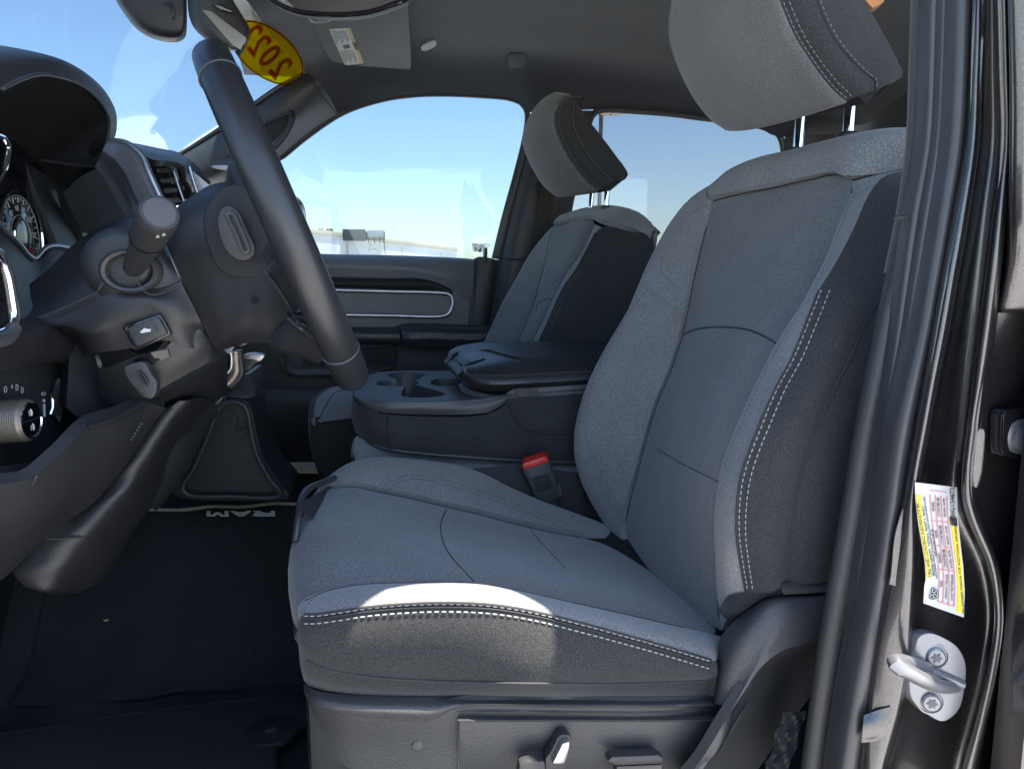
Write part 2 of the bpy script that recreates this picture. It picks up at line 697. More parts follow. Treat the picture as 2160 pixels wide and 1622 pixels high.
def utility(name, label, px, ytop, ybot, yy, arm):
    o = thing(name, label, 'utility pole', (P(px, ybot, yy).x, yy, 0))
    t = P(px, ytop, yy)
    MB().tube([Vector((t.x, yy, 0)), t], .14, 8).build('pole', M_POLE, o)
    mb = MB()
    for dy, w in ((4, arm), (8, arm * .8)):
        mb.cut()
        a, b2 = P(px - w, ytop + dy, yy - .2), P(px + w, ytop + dy - 1, yy - .2)
        mb.box((a + b2) / 2, (b2 - a) / 2, (0, .08, 0), (0, 0, .09))
    mb.build('crossarm', M_POLE, o)
    mb = MB()
    for k in (-.9, -.5, .3, .65, .95):
        q = P(px + k * arm, ytop + 2, yy - .2)
        mb.cut()
        mb.lathe(q, (0, 0, 1), [(-.15, .05), (0, .12), (.25, .07)], 8)
    mb.build('insulator', M_POLE, o)
    return o
utility('utility_pole', 'dark utility pole top with crossarms behind the white building roof', 687, 486, 520, 75.0, 14)

sl = thing('stadium_light', 'tall stadium floodlight mast far away right of the white building', 'floodlight mast', (P(1021, 545, 110).x, 110, 0))
MB().tube([Vector((P(1021, 545, 110).x, 110, 0)), P(1021, 517, 110)], .18, 8).build('mast', M_HVAC, sl)
mb = MB()
for r in range(4):
    a, b2 = P(997 + r, 516 + r * 4.2, 110), P(1019 - (r > 1) * 3, 517 + r * 4.2, 110)
    mb.tube([a, b2], .07, 6)
    for k in range(5):
        q = a.lerp(b2, (k + .5) / 5)
        mb.box(q, (.22, 0, 0), (0, .15, 0), (0, 0, .15))
mb.build('lamp_rack', M_HVAC, sl)
mb = MB()
for px, py in ((1022, 517), (1027, 516)):
    q = P(px, py, 109.5)
    mb.tube([q + Vector((math.cos(a) * .19, 0, math.sin(a) * .19)) for a in [k * .5236 for k in range(12)]], .05, 6, closed=True)
mb.tube([P(1021, 530, 109.5), P(1034, 516, 109.5)], .06, 6)
mb.build('dish', M_HVAC, sl)

st = thing('street_light', 'tall street light with twin lamp heads seen through the rear door window', 'street light', (P(1268, 420, 26).x, 26, 0))
MB().tube([Vector((P(1262, 520, 26).x, 26, 0)), P(1268, 236, 26)], .07, 10).build('pole', M_POLE, st)
mb = MB()
mb.tube([P(1264, 238, 26), P(1316, 238, 26)], .035, 8)
mb.build('arm', M_POLE, st)
for x0, x1, yb in ((1268, 1286, 243), (1290, 1316, 241)):
    a, b2 = P(x0, 236, 25.9), P(x1, yb, 25.9)
    MB().box((a + b2) / 2, ((b2.x - a.x) / 2, 0, .02), (0, .3, 0), (0, 0, .05), .02).build('lamp_head', M_CAP, st)

# --- cabin floor with the transmission tunnel
prof = [(.46, -.70), (.80, -.70), (1.05, -.70), (1.20, -.695), (1.28, -.665), (1.36, -.575), (1.42, -.51), (1.475, -.468),
        (1.53, -.462), (1.62, -.47), (1.74, -.54), (1.84, -.64), (1.95, -.69), (2.25, -.70)]
g = []
for i in range(56):
    x = -1.0 + i * (2.7 / 55)
    row = []
    for (y, z) in cr([Vector((0, a, b2)) for a, b2 in prof], 60) and [(q.y, q.z) for q in cr([Vector((0, a, b2)) for a, b2 in prof], 60)]:
        k = .006 * math.sin(x * 19 + y * 9) + .004 * math.sin(x * 41 - y * 23)
        fw = max(0, -.72 - x)                       # toe board rises at the front
        row.append(W(x, y, z + k * (.3 + (y > 1.2)) + fw * 1.1))
    g.append(row)
tag(MB().sheet([list(reversed(r)) for r in g], .03).build('floor', M_CARPET), kind='structure')

# --- headliner
hl_edge = pts([(707, 240, 2.30), (745, 228, 2.30), (800, 211, 2.30), (870, 200, 2.30), (940, 198, 2.30), (1010, 201, 2.30), (1078, 208, 2.30),
               (1104, 222, 2.30), (1120, 240, 2.30), (1180, 236, 2.30), (1262, 231, 2.30), (1330, 233, 2.30), (1480, 248, 2.30), (1600, 268, 2.30)])
hl_edge += [W(1.22, 2.28, .43), W(1.45, 2.26, .42)]
def head_row(y, z, x0, zf, rise=0.0):
    return [W(x0, y, zf), W(x0 + .10, y, (z + zf) / 2 + .012), W(x0 + .35, y, z), W(.5, y, z + rise), W(1.0, y, z - .02), W(1.5, y, z - .10)]
hd = thing('headliner', 'dark grey fabric headliner curving over the cabin above the windows', 'headliner', W(.5, 1.4, .56))
rows = [hl_edge,
        [P(672, 196, 2.27)] + [q + Vector((0, -.035, .028)) for q in hl_edge[2:]],
        [P(643, 153, 2.20), W(-.02, 2.20, .585), W(.2, 2.20, .588), W(.5, 2.20, .58), W(1.0, 2.2, .54), W(1.5, 2.2, .46)],
        [P(605, 112, 2.0), W(-.02, 2.0, .607), W(.2, 2.0, .612), W(.5, 2.0, .606), W(1.0, 2.0, .58), W(1.5, 2.0, .52)],
        [P(562, 62, 1.78), W(-.02, 1.78, .600), W(.2, 1.78, .618), W(.5, 1.78, .618), W(1.0, 1.78, .60), W(1.5, 1.78, .54)],
        [P(520, 2, 1.56), W(-.02, 1.56, .600), W(.2, 1.56, .62), W(.5, 1.56, .622), W(1.0, 1.56, .61), W(1.5, 1.56, .55)],
        head_row(1.2, .62, -.33, .555), head_row(.9, .61, -.33, .55), head_row(.65, .59, -.32, .545)]
near = []
for i in range(25):
    x = -.32 + i * (1.82 / 24)
    near.append(W(x, .565, .555))
rows.append(near)
lining = panel('lining', rows, M_HEAD, hd, nu=70, nv=60, thick=.02)
# outer roof skin carried out over the door opening; its unseen edge is cut to shape the sun on seat and pillar
ro = MB()
gout, gin = [], []
for i in range(60):
    x = -.36 + i * (1.96 / 59)
    c = (x - .238) / .142
    sun_notch = .172 * max(0.0, 1 - abs(c) ** 3.2) if abs(c) < 1 else 0.0
    ye = .385 + .075 * min(1, max(0, (x - .41) / .055)) - .95 * min(.17, max(0, x - .47)) + sun_notch
    gin.append([W(x, ye, .548), W(x, (ye + .57) / 2, .56), W(x, .57, .575), W(x, .75, .635), W(x, 1.4, .66), W(x, 2.1, .64), W(x, 2.36, .56)])
ro.sheet([cr(r, 26) for r in gin], .012)
tag(ro.build('roof', M_PAINT), 'grey painted cab roof skin above the dark headliner', 'roof')

# --- dome lamp, coat hook cover on the headliner (parts of it)
def oval(c, u, v, n=28, pw=2.6):
    out = []
    for k in range(n):
        a = 2 * math.pi * k / n
        ca, sa = math.cos(a), math.sin(a)
        out.append(c + u * (abs(ca) ** (2 / pw) * (1 if ca > 0 else -1)) + v * (abs(sa) ** (2 / pw) * (1 if sa > 0 else -1)))
    return out
fl = surf(lining)
M_LAMP = plain('lamp_plastic', (.36, .37, .36), .4)
def px_oval(cx, cy, rx, ry, ang, n=32, pw=2.6):
    out = []
    for k in range(n):
        t = 2 * math.pi * k / n
        ca, sa = math.cos(t), math.sin(t)
        x = rx * abs(ca) ** (2 / pw) * (1 if ca > 0 else -1)
        y = ry * abs(sa) ** (2 / pw) * (1 if sa > 0 else -1)
        a = math.radians(ang)
        out.append((cx + x * math.cos(a) - y * math.sin(a), cy + x * math.sin(a) + y * math.cos(a)))
    return out
lamp = MB().prism([fl(a, b, -.002) for a, b in px_oval(904, 92, 17, 7.5, -24)], Vector((0, -.002, -.008)), .003).build('reading_lamp', M_LAMP, hd)
mb = MB()
for k in range(5):
    x = 896 + k * 4.2
    mb.cut()
    mb.tube([fl(x - 1.2, 100 - k * 2.0, .008), fl(x + 1.0, 90.5 - k * 2.0, .008)], .0016, 6)
mb.build('grille_bar', M_MATT, lamp)
hk = MB().prism([fl(a, b, -.002) for a, b in px_oval(1090, 126, 20, 15, 0, pw=4)], Vector((0, -.004, -.006)), .003).build('handle_cover', M_HEAD, hd)
MB().prism([fl(a, b, .004) for a, b in px_oval(1091, 127, 14, 10, 0, pw=4)], Vector((0, -.001, -.002)), .0008).build('inset', M_MATT, hk)

# --- windscreen, its shade band and dealer sticker
ws = [pts([(300, 395, 2.22), (377, 322, 2.22), (500, 240, 2.22), (643, 152, 2.21)]),
      pts([(100, 330, 1.7), (250, 215, 1.75), (390, 130, 1.80), (562, 64, 1.79)]),
      [W(-.78, 1.1, .17), W(-.62, 1.1, .33), W(-.45, 1.1, .46), W(-.275, 1.1, .572)],
      [W(-.70, .62, .17), W(-.55, .62, .33), W(-.40, .62, .46), W(-.245, .62, .562)]]
M_GLASS = glass('clear_glass', (.54, .60, .64))
M_TINT = glass('tinted_glass', (.44, .465, .49))
wsg = loft(ws, 24, 30)
wind = tag(MB().sheet(wsg, .005).build('windscreen', M_GLASS), 'large clear windscreen sloping above the dashboard', 'windscreen')

# ================================================================== seats
def off(seq, d):
    d = Vector(d)
    return [p + d for p in pts(seq)]

def build_headrest(root, left, mid, band, s2, back, yb, posts, pr, stitch=True, sc=1.0):
    """closed padded block: left = far silhouette, band = light/dark border, back = rear edge"""
    n = 26
    L, Md, Bn, S2, Bk = (cr(pts(c), n) for c in (left, mid, band, s2, back))
    FB = [Vector((b.x, yb, b.z + .05 * sc * (j / (n - 1)) ** 5)) for j, b in enumerate(Bk)]
    MidF = []
    light_rows, dark_rows = [], []
    g = []
    for j in range(n):
        ct = (Md[j] + Vector((-.024 * sc, 0, 0))) * 2 - (L[j] + Bn[j]) * .5
        arc_ = [L[j] * (1 - t) ** 2 + ct * (2 * t * (1 - t)) + Bn[j] * t * t for t in [k / 18 for k in range(19)]]
        col = [L[j] + (FB[j] - L[j]) * .3, L[j] + (FB[j] - L[j]) * .12] + arc_
        g.append(col)
    hr = MB().sheet(g, .004).build('headrest', M_HREST, root, angle=180)
    d = loft([Bn, [a.lerp(b, .5) + Vector((0, -.006 * sc, 0)) for a, b in zip(Bn, S2)], S2,
              [a.lerp(b, .5) + Vector((0, -.006 * sc, 0)) for a, b in zip(S2, Bk)], Bk], n, 26)
    MB().sheet(d, .012).build('side_panel', M_DARK, hr, angle=60)
    # rear and underside close the block
    bx_ = Vector((.035, 0, 0))
    MB().rings([[L[j] + bx_, Bn[j].lerp(L[j], .06) + bx_, Bk[j].lerp(FB[j], .02), FB[j]] for j in range(n)]).build('core', M_DARK, hr)
    mb = MB()
    b1 = [a.lerp(b, .045) for a, b in zip(Bn, S2)]
    b2 = [a.lerp(b, .21) for a, b in zip(Bn, S2)]
    stitches(mb, b1, lift=.003, r=.0007 * sc)
    stitches(mb, b2, lift=.005, r=.0007 * sc)
    stitches(mb, [a.lerp(b, .05) for a, b in zip(S2, Bk)], lift=.004, r=.0007 * sc)
    mb.build('stitching', M_GTHREAD, hr)
    mb = MB()
    seam(mb, [a + Vector((0, -.001, 0)) for a in Bn], .0016)
    seam(mb, S2, .0016)
    mb.build('seam', M_DTHREAD, hr)
    for a, b in posts:
        MB().tube([P(*a), P(*b)], pr, 14).build('headrest_post', M_CHROME, root)
        q = P(*b)
        MB().lathe(q + (q - P(*a)).normalized() * -.006, P(*a) - q, [(-.012, pr * 2.0), (.006, pr * 1.9), (.009, pr * 1.3)], 16).build('post_sleeve', M_BLK, root)
    return hr

# ---------------------------------------------------------------- driver seat
ds = thing('driver_seat', 'nearest grey and charcoal fabric bucket seat, facing the steering wheel', 'car seat', W(.2, .93, -.70), group='front bucket seats')

A_far = [(1512, 398, 1.10), (1470, 424, 1.125), (1438, 458, 1.14), (1412, 497, 1.15), (1383, 551, 1.155), (1331, 668, 1.16), (1272, 768, 1.165), (1240, 842, 1.165),
         (1222, 930, 1.165), (1235, 1005, 1.16), (1262, 1060, 1.15), (1296, 1112, 1.13), (1322, 1150, 1.10)]
B_far = [(1503, 424, 1.07), (1490, 480, 1.07), (1470, 562, 1.07), (1458, 620, 1.07), (1444, 690, 1.07), (1417, 779, 1.07), (1387, 850, 1.07), (1362, 933, 1.07),
         (1346, 996, 1.07), (1331, 1050, 1.07), (1321, 1100, 1.07), (1327, 1160, 1.06)]
C_near = [(1800, 383, .80), (1795, 410, .795), (1768, 471, .79), (1747, 533, .785), (1711, 604, .78), (1680, 660, .775), (1637, 725, .765), (1600, 796, .76), (1567, 867, .755),
          (1542, 925, .75), (1521, 987, .75), (1510, 1050, .75), (1506, 1110, .75), (1509, 1183, .75), (1512, 1246, .75), (1522, 1330, .745)]
D_band = [(1950, 350, .745), (1904, 362, .74), (1877, 367, .735), (1852, 383, .73), (1827, 421, .725), (1802, 479, .72), (1777, 529, .715), (1750, 576, .71), (1727, 612, .705),
          (1704, 671, .70), (1671, 754, .695), (1633, 825, .69), (1600, 900, .685), (1579, 954, .685), (1562, 1008, .685), (1554, 1071, .685), (1554, 1133, .685), (1562, 1192, .69), (1572, 1248, .695)]
E_side = [(1990, 420, .70), (1950, 470, .69), (1900, 560, .685), (1858, 625, .68), (1829, 675, .675), (1792, 758, .672), (1758, 825, .67), (1729, 883, .67), (1704, 950, .67), (1687, 1017, .67),
          (1675, 1083, .67), (1667, 1154, .672), (1660, 1228, .675)]
Fx = off(E_side, (.07, .012, 0))
Gx = off(E_side, (.11, .05, 0))
# far bolster, its inner back
o_bf = panel('bolster', [off(A_far, (.10, .03, -.01)), off(A_far, (.035, .022, 0)), A_far,
                  [p.lerp(q, .45) + Vector((-.004, 0, .0)) for p, q in zip(cr(pts(A_far), 30), cr(pts(B_far), 30))], B_far], M_LIGHT, ds, 50, 30, thick=.01)
# centre panel in two cloths split by the arched seam
nC = 60
Bc, Cc = cr(pts(B_far), nC), cr(pts(C_near), nC)
Mc = [a.lerp(b, .5) for a, b in zip(Bc, Cc)]
def cut(curve, target):
    """split a dense curve at the point nearest a target"""
    k = min(range(len(curve)), key=lambda i: (curve[i] - target).length)
    k = max(1, min(k, len(curve) - 2))
    return curve[:k + 1], curve[k:]
tB, tC = P(1442, 706, 1.07), P(1637, 725, .765)
b_up, b_lo = cut(Bc, tB)
c_up, c_lo = cut(Cc, tC)
arc = cr([b_up[-1], P(1468, 695, 1.02), P(1520, 690, .935), P(1575, 695, .86), P(1612, 709, .80), c_up[-1]], 24)
def fan(bu, cu, edge_top, edge_bot, nu=24, nv=30):
    """Coons patch between left curve bu, right curve cu, top and bottom edges"""
    L, Rr = cr(bu, nv), cr(cu, nv)
    T, Bt = cr(edge_top, nu), cr(edge_bot, nu)
    g = []
    for j in range(nv):
        v = j / (nv - 1)
        row = []
        for i in range(nu):
            u = i / (nu - 1)
            a = L[j] * (1 - u) + Rr[j] * u
            b = T[i] * (1 - v) + Bt[i] * v
            c = T[0] * (1 - u) * (1 - v) + T[-1] * u * (1 - v) + Bt[0] * (1 - u) * v + Bt[-1] * u * v
            row.append(a + b - c)
        g.append(row)
    N = grid_normals(g)
    if N[nv // 2][nu // 2].dot(CAM - g[nv // 2][nu // 2]) < 0:
        g = [list(reversed(r)) for r in g]
    return g
def pad(g, amt, power=4, pu=True, pv=True):
    N = grid_normals(g)
    nv, nu = len(g), len(g[0])
    return [[g[j][i] + N[j][i] * amt * ((1 - abs(2 * i / (nu - 1) - 1) ** power) if pu else 1) * ((1 - abs(2 * j / (nv - 1) - 1) ** power) if pv else 1)
             for i in range(nu)] for j in range(nv)]
top_edge = cr(pts([(1503, 424, 1.07), (1560, 410, 1.02), (1630, 396, .96), (1700, 381, .89), (1770, 367, .83), (1800, 383, .80)]), 24)
bot_edge = cr([b_lo[-1], (b_lo[-1] + c_lo[-1]) / 2 + Vector((-.01, 0, -.01)), c_lo[-1]], 24)
o_iu = MB().sheet(pad(fan(b_up, c_up, top_edge, arc), .003), .01).build('upper_insert', M_INS, ds, angle=60)
o_il = MB().sheet(pad(fan(b_lo, c_lo, arc, bot_edge), .005), .01).build('lower_insert', M_RIB, ds, angle=60)
# top roll
capA = pts([(1503, 424, 1.07), (1560, 410, 1.02), (1630, 396, .96), (1700, 381, .89), (1770, 367, .83), (1800, 379, .802), (1850, 370, .785), (1900, 360, .765), (1950, 350, .745)])
capB = pts([(1512, 398, 1.10), (1545, 370, 1.06), (1600, 349, 1.0), (1652, 338, .955), (1727, 319, .89), (1802, 303, .83), (1856, 297, .79), (1960, 298, .75)])
o_tr = panel('top_roll', [capA, [a.lerp(b, .55) + Vector((-.004, 0, .0)) for a, b in zip(cr(capA, 40), cr(capB, 40))], capB, [p + Vector((.04, 0, .002)) for p in capB], [p + Vector((.09, 0, -.03)) for p in capB]],
      M_LIGHT, ds, 50, 24, thick=.01)
# near bolster (light), dark side cloth, rear half of the side
Cn, Dn = cr(pts(C_near), 40), cr(pts(D_band), 40)
o_bn = panel('bolster', [[p + Vector((.012, .012, 0)) for p in Cn], Cn, [a.lerp(b, .5) + Vector((-.006, -.004, 0)) for a, b in zip(Cn, Dn)], Dn], M_LIGHT, ds, 50, 18, thick=.008)
o_sp = panel('side_panel', [Dn, [a.lerp(b, .5) + Vector((0, -.012, 0)) for a, b in zip(Dn, cr(pts(E_side), 40))], E_side], M_DARK, ds, 50, 16, thick=.01)
o_rs = panel('rear_side_panel', [E_side, off(E_side, (.03, -.008, 0)), Fx, Gx], M_DARK, ds, 50, 14, thick=.01)
# lower tail of the side cloth and the fleece flap
panel('skirt', [[(1513, 1262, .748), (1545, 1254, .705), (1583, 1247, .69), (1620, 1240, .68), (1660, 1230, .675)],
                [(1512, 1290, .75), (1545, 1284, .70), (1590, 1270, .69), (1625, 1255, .685), (1662, 1248, .68)],
                [(1522, 1318, .75), (1540, 1312, .72), (1570, 1288, .70), (1612, 1260, .69), (1664, 1256, .685)]], M_CDARK, ds, 30, 12, thick=.008)
MB().sheet(loft([[(1652, 1229, .672), (1700, 1226, .672), (1760, 1222, .672)], [(1651, 1242, .668), (1700, 1240, .668), (1760, 1236, .668)], [(1653, 1254, .672), (1700, 1252, .672), (1760, 1248, .672)]], 20, 8), .006).build('flap', M_DARK, ds)
# hard shell behind the seat so it has a back
shell_r = []
for (px, py, y) in [(1500, 400, 1.10), (1400, 560, 1.14), (1290, 760, 1.15), (1250, 930, 1.15), (1300, 1130, 1.13)]:
    a = P(px, py, y) + Vector((.10, 0, 0))
    shell_r.append([Vector((a.x, 1.14, a.z)), Vector((a.x + .05, 1.08, a.z)), Vector((a.x + .06, .93, a.z)), Vector((a.x + .05, .76, a.z)), Vector((a.x + .02, .70, a.z))])
MB().sheet([cr(r, 14) for r in shell_r], .02).build('seat_back', M_DARK, ds)

st1 = [(1732, 612, .700), (1709, 671, .695), (1675, 754, .69), (1637, 825, .685), (1606, 900, .68), (1585, 954, .68), (1568, 1008, .68), (1560, 1071, .68), (1560, 1133, .68), (1568, 1192, .685), (1577, 1246, .69)]
st2 = [(1750, 612, .698), (1727, 671, .693), (1692, 754, .688), (1654, 825, .683), (1622, 900, .678), (1600, 954, .678), (1583, 1008, .678), (1574, 1071, .678), (1573, 1133, .678), (1580, 1192, .683), (1588, 1246, .688)]
xy = lambda seq, dx=0, dy=0: [(q[0] + dx, q[1] + dy) for q in seq]
fs_ = surf(o_sp, o_bn, o_rs)
fb_ = surf(o_bf, o_iu, o_il, o_tr, o_bn)
mb = MB()
stitches(mb, on(fs_, xy(st1)), lift=.0006, r=.0006)
stitches(mb, on(fs_, xy(st2)), lift=.0006, r=.0006)
mb.build('stitching', M_THREAD, ds)
mb = MB()
seam(mb, on(fs_, xy(D_band[8:], 1, 0)), .0015)
seam(mb, on(fs_, xy(E_side[2:])), .0014)
seam(mb, on(fb_, xy(B_far[1:-1])), .0011)
seam(mb, on(fb_, [(1442, 706), (1468, 695), (1520, 690), (1575, 695), (1612, 709), (1636, 724)]), .0009)
seam(mb, on(fb_, [(1505, 424), (1560, 410), (1630, 396), (1700, 381), (1770, 367), (1792, 371), (1801, 386), (1796, 408)]), .0010)
seam(mb, on(fb_, [(1387, 946), (1433, 975), (1475, 996), (1517, 1017)]), .0004)
mb.build('seam', M_DTHREAD, ds)
Am = cr(pts(A_far), 60)
Bm = cr(pts(B_far), 60)
def on_far(t, w):
    i = t * 59
    k = int(min(max(i, 0), 58)); f = i - k
    a = Am[k].lerp(Am[k + 1], f); b = Bm[k].lerp(Bm[k + 1], f)
    return a.lerp(b, w) + Vector((-.012 * 4 * w * (1 - w), 0, 0))
tt = [k / 19 for k in range(20)]
mb = MB()
for seq in ([(1499, 430), (1456, 452), (1422, 492), (1399, 537), (1394, 567), (1406, 587), (1452, 621)],
            [(1362, 598), (1377, 612), (1447, 673)], [(1360, 606), (1374, 619), (1444, 680)],
            [(1365, 611), (1333, 654), (1296, 712), (1260, 779), (1242, 842), (1236, 900), (1244, 958), (1267, 1017), (1292, 1062), (1319, 1108)],
            [(1252, 958), (1276, 1014), (1302, 1060), (1318, 1086)],
            [(1508, 416), (1560, 402), (1630, 388), (1700, 374), (1775, 360)],
            [(1808, 392), (1776, 471), (1754, 533), (1718, 604)], [(1643, 728), (1606, 800), (1573, 870), (1548, 930), (1527, 992), (1516, 1050)]):
    stitches(mb, on(fb_, seq), lift=.0004, r=.00042)
mb.build('topstitching', M_GTHREAD, ds)

# headrest
hl = [(1428, -100, 1.05), (1424, -50, 1.05), (1421, 0, 1.05), (1416, 38, 1.05), (1416, 76, 1.05), (1427, 120, 1.05), (1447, 168, 1.05), (1472, 211, 1.045), (1502, 248, 1.035), (1530, 268, 1.01)]
hm = [(1560, -105, .92), (1552, -50, .92), (1548, 0, .92), (1548, 42, .92), (1552, 84, .92), (1566, 132, .92), (1588, 182, .92), (1612, 226, .92), (1630, 256, .92), (1640, 268, .92)]
hb = [(1628, -100, .79), (1636, -50, .79), (1648, 0, .79), (1664, 42, .79), (1683, 82, .79), (1706, 118, .79), (1731, 154, .79), (1755, 184, .79), (1772, 200, .79), (1787, 212, .79)]
h2 = [(1690, -100, .775), (1706, -50, .775), (1725, 0, .775), (1743, 46, .775), (1766, 87, .775), (1790, 117, .775), (1812, 140, .775), (1832, 158, .775), (1848, 170, .775), (1846, 190, .778)]
hk2 = [(1770, -105, .79), (1796, -50, .79), (1824, 0, .79), (1846, 40, .79), (1868, 80, .79), (1885, 110, .79), (1897, 136, .79), (1905, 152, .79), (1902, 163, .79), (1880, 177, .79)]
build_headrest(ds, hl, hm, hb, h2, hk2, 1.05, [((1690, 235, .99), (1681, 336, .99)), ((1796, 190, .865), (1788, 306, .865))], .0070)

# cushion
K1 = [(718, 1060, 1.165), (712, 1016, 1.16), (740, 990, 1.16), (778, 980, 1.165), (831, 979, 1.17), (889, 984, 1.17), (956, 994, 1.17), (1010, 1010, 1.17), (1067, 1038, 1.165), (1133, 1067, 1.16), (1200, 1091, 1.155), (1267, 1116, 1.15), (1340, 1152, 1.14)]
K2 = [(672, 1140, 1.08), (668, 1062, 1.08), (698, 1030, 1.085), (742, 1026, 1.085), (800, 1038, 1.085), (867, 1051, 1.085), (933, 1067, 1.085), (1000, 1082, 1.085), (1067, 1100, 1.085), (1133, 1116, 1.085), (1222, 1133, 1.08), (1330, 1165, 1.07)]
Km = [(634, 1230, .92), (626, 1165, .92), (660, 1118, .92), (745, 1110, .92), (870, 1128, .92), (1000, 1150, .92), (1120, 1174, .92), (1200, 1188, .92), (1400, 1230, .92)]
K3 = [(630, 1330, .775), (627, 1285, .775), (645, 1266, .775), (689, 1247, .775), (756, 1234, .77), (867, 1229, .765), (1000, 1230, .76), (1089, 1244, .755), (1178, 1264, .75), (1267, 1284, .75), (1356, 1304, .75), (1444, 1324, .75), (1520, 1342, .75)]
K4 = [(630, 1312, .705), (633, 1300, .70), (642, 1296, .695), (665, 1296, .69), (711, 1290, .685), (778, 1280, .68), (867, 1273, .675), (956, 1271, .672), (1044, 1276, .67), (1133, 1291, .67), (1222, 1313, .67), (1311, 1337, .672), (1400, 1362, .675), (1500, 1392, .68), (1512, 1394, .70)]
K5 = [(630, 1366, .715), (637, 1384, .708), (650, 1394, .70), (689, 1411, .693), (778, 1427, .690), (911, 1436, .688), (980, 1438, .682), (1050, 1440, .670), (1120, 1441, .662), (1190, 1442, .666), (1311, 1442, .68), (1420, 1438, .683), (1500, 1433, .69), (1510, 1432, .705)]
K6 = [(637, 1420, 0.7370), (644, 1440, 0.7300), (670, 1452, 0.7220), (711, 1460, 0.7120), (822, 1468, 0.7070), (933, 1470, 0.7050), (1044, 1470, 0.7000), (1150, 1470, 0.6960), (1267, 1470, 0.6960), (1400, 1471, 0.6960), (1500, 1471, 0.7020), (1508, 1471, 0.7170)]
tipE = P(1531, 1334, .735)
cu = [off(K1, (.01, .05, -.07)), off(K1, (.0, .03, -.012)), K1, [a.lerp(b, .55) + Vector((0, 0, .006)) for a, b in zip(cr(pts(K1), 40), cr(pts(K2), 40))], K2]
o_cf = panel('cushion_bolster', cu, M_LIGHT, ds, 60, 26, thick=.01)
g = loft([K2, Km, K3], 56, 40)
cush = MB().sheet(pad(g, .008, 6, pu=False), .012).build('cushion', M_INS, ds, angle=60)
K3n, K4n = cr(pts(K3[1:]), 60), cr(pts(K4), 60)
o_cn = panel('cushion_bolster', [[p + Vector((0, .012, -.008)) for p in K3n], K3n, [a.lerp(b, .45) + Vector((0, 0, .008)) for a, b in zip(K3n, K4n)], [a.lerp(b, .8) + Vector((0, -.004, .006)) for a, b in zip(K3n, K4n)], K4n],
      M_LIGHT, ds, 64, 20, thick=.01)
K5n = cr(pts(K5), 60)
o_cs = panel('cushion_side', [K4n, [a.lerp(b, .3) + Vector((0, -.006, 0)) for a, b in zip(K4n, K5n)], [a.lerp(b, .65) + Vector((0, -.006, 0)) for a, b in zip(K4n, K5n)], K5n],
      M_CDARK, ds, 64, 20, thick=.01)
o_cv = panel('cushion_valance', [K5n, [a.lerp(b, .5) + Vector((0, -.004, 0)) for a, b in zip(K5n, cr(pts(K6), 60))], K6], M_CDARK, ds, 64, 10, thick=.01)
# front and rear ends of the cushion
fr = [[p[0] for p in (cr(pts(K), 40),)][0] for K in (K1, K2, Km, K3, K4)]
panel('cushion_front', [[q + Vector((.004, 0, 0)) for q in fr], [q + Vector((.03, (0, 0, 0, .03, .06)[k], -.07)) for k, q in enumerate(fr)],
                        [q + Vector((.05, (0, 0, 0, .04, .08)[k], -.12)) for k, q in enumerate(fr)]], M_CDARK, ds, 40, 14, thick=.01)
panel('cushion_end', [[(1500, 1392, .68), (1507, 1430, .682), (1502, 1470, .69)], [(1509, 1388, .70), (1514, 1430, .70), (1508, 1468, .70)], [(1531, 1336, .76), (1530, 1400, .76), (1520, 1465, .75)]], M_CDARK, ds, 16, 12, thick=.006)
fc_ = surf(o_cf, cush, o_cn, o_cs, o_cv)
mb = MB()
k4s = K4[2:-1]
stitches(mb, on(fc_, xy(k4s, 0, 3), 60), lift=.0008, r=.00068, spacing=.0068, length=.0046)
stitches(mb, on(fc_, xy(k4s, 0, 19), 60), lift=.0008, r=.00068, spacing=.0068, length=.0046)
mb.build('cushion_stitching', M_THREAD, ds)
mb = MB()
seam(mb, on(fc_, xy(k4s, 0, 0), 60), .0015)
seam(mb, on(fc_, xy(k4s, 0, 9), 60), .0007)
seam(mb, on(fc_, xy(K5[2:-1]), 60), .0013)
seam(mb, on(fc_, xy(K3[2:-1])), .0008)
seam(mb, on(fc_, xy(K2[2:-1], 0, 1)), .0009)
seam(mb, on(fc_, [(942, 1074), (931, 1100), (931, 1127), (944, 1162), (969, 1193), (1000, 1226)]), .0005)
seam(mb, on(fc_, [(1116, 1113), (1142, 1144), (1168, 1172), (1192, 1199)]), .0004)
mb.build('cushion_seam', M_DTHREAD, ds)
mb = MB()
stitches(mb, on(fc_, [(798, 1036), (815, 1020), (838, 1008), (867, 1002), (900, 1005), (960, 1019), (1040, 1045), (1120, 1075), (1190, 1103), (1232, 1128)]), lift=.0006, r=.0005)
stitches(mb, on(fc_, [(810, 1039), (826, 1026), (848, 1015), (872, 1010), (905, 1013), (960, 1028), (1040, 1054), (1115, 1083), (1180, 1109), (1218, 1128)]), lift=.0006, r=.0005)
stitches(mb, on(fc_, [(650, 1273), (668, 1255), (690, 1246), (756, 1233)]), lift=.0004, r=.0004)
mb.build('cushion_topstitching', M_GTHREAD, ds)

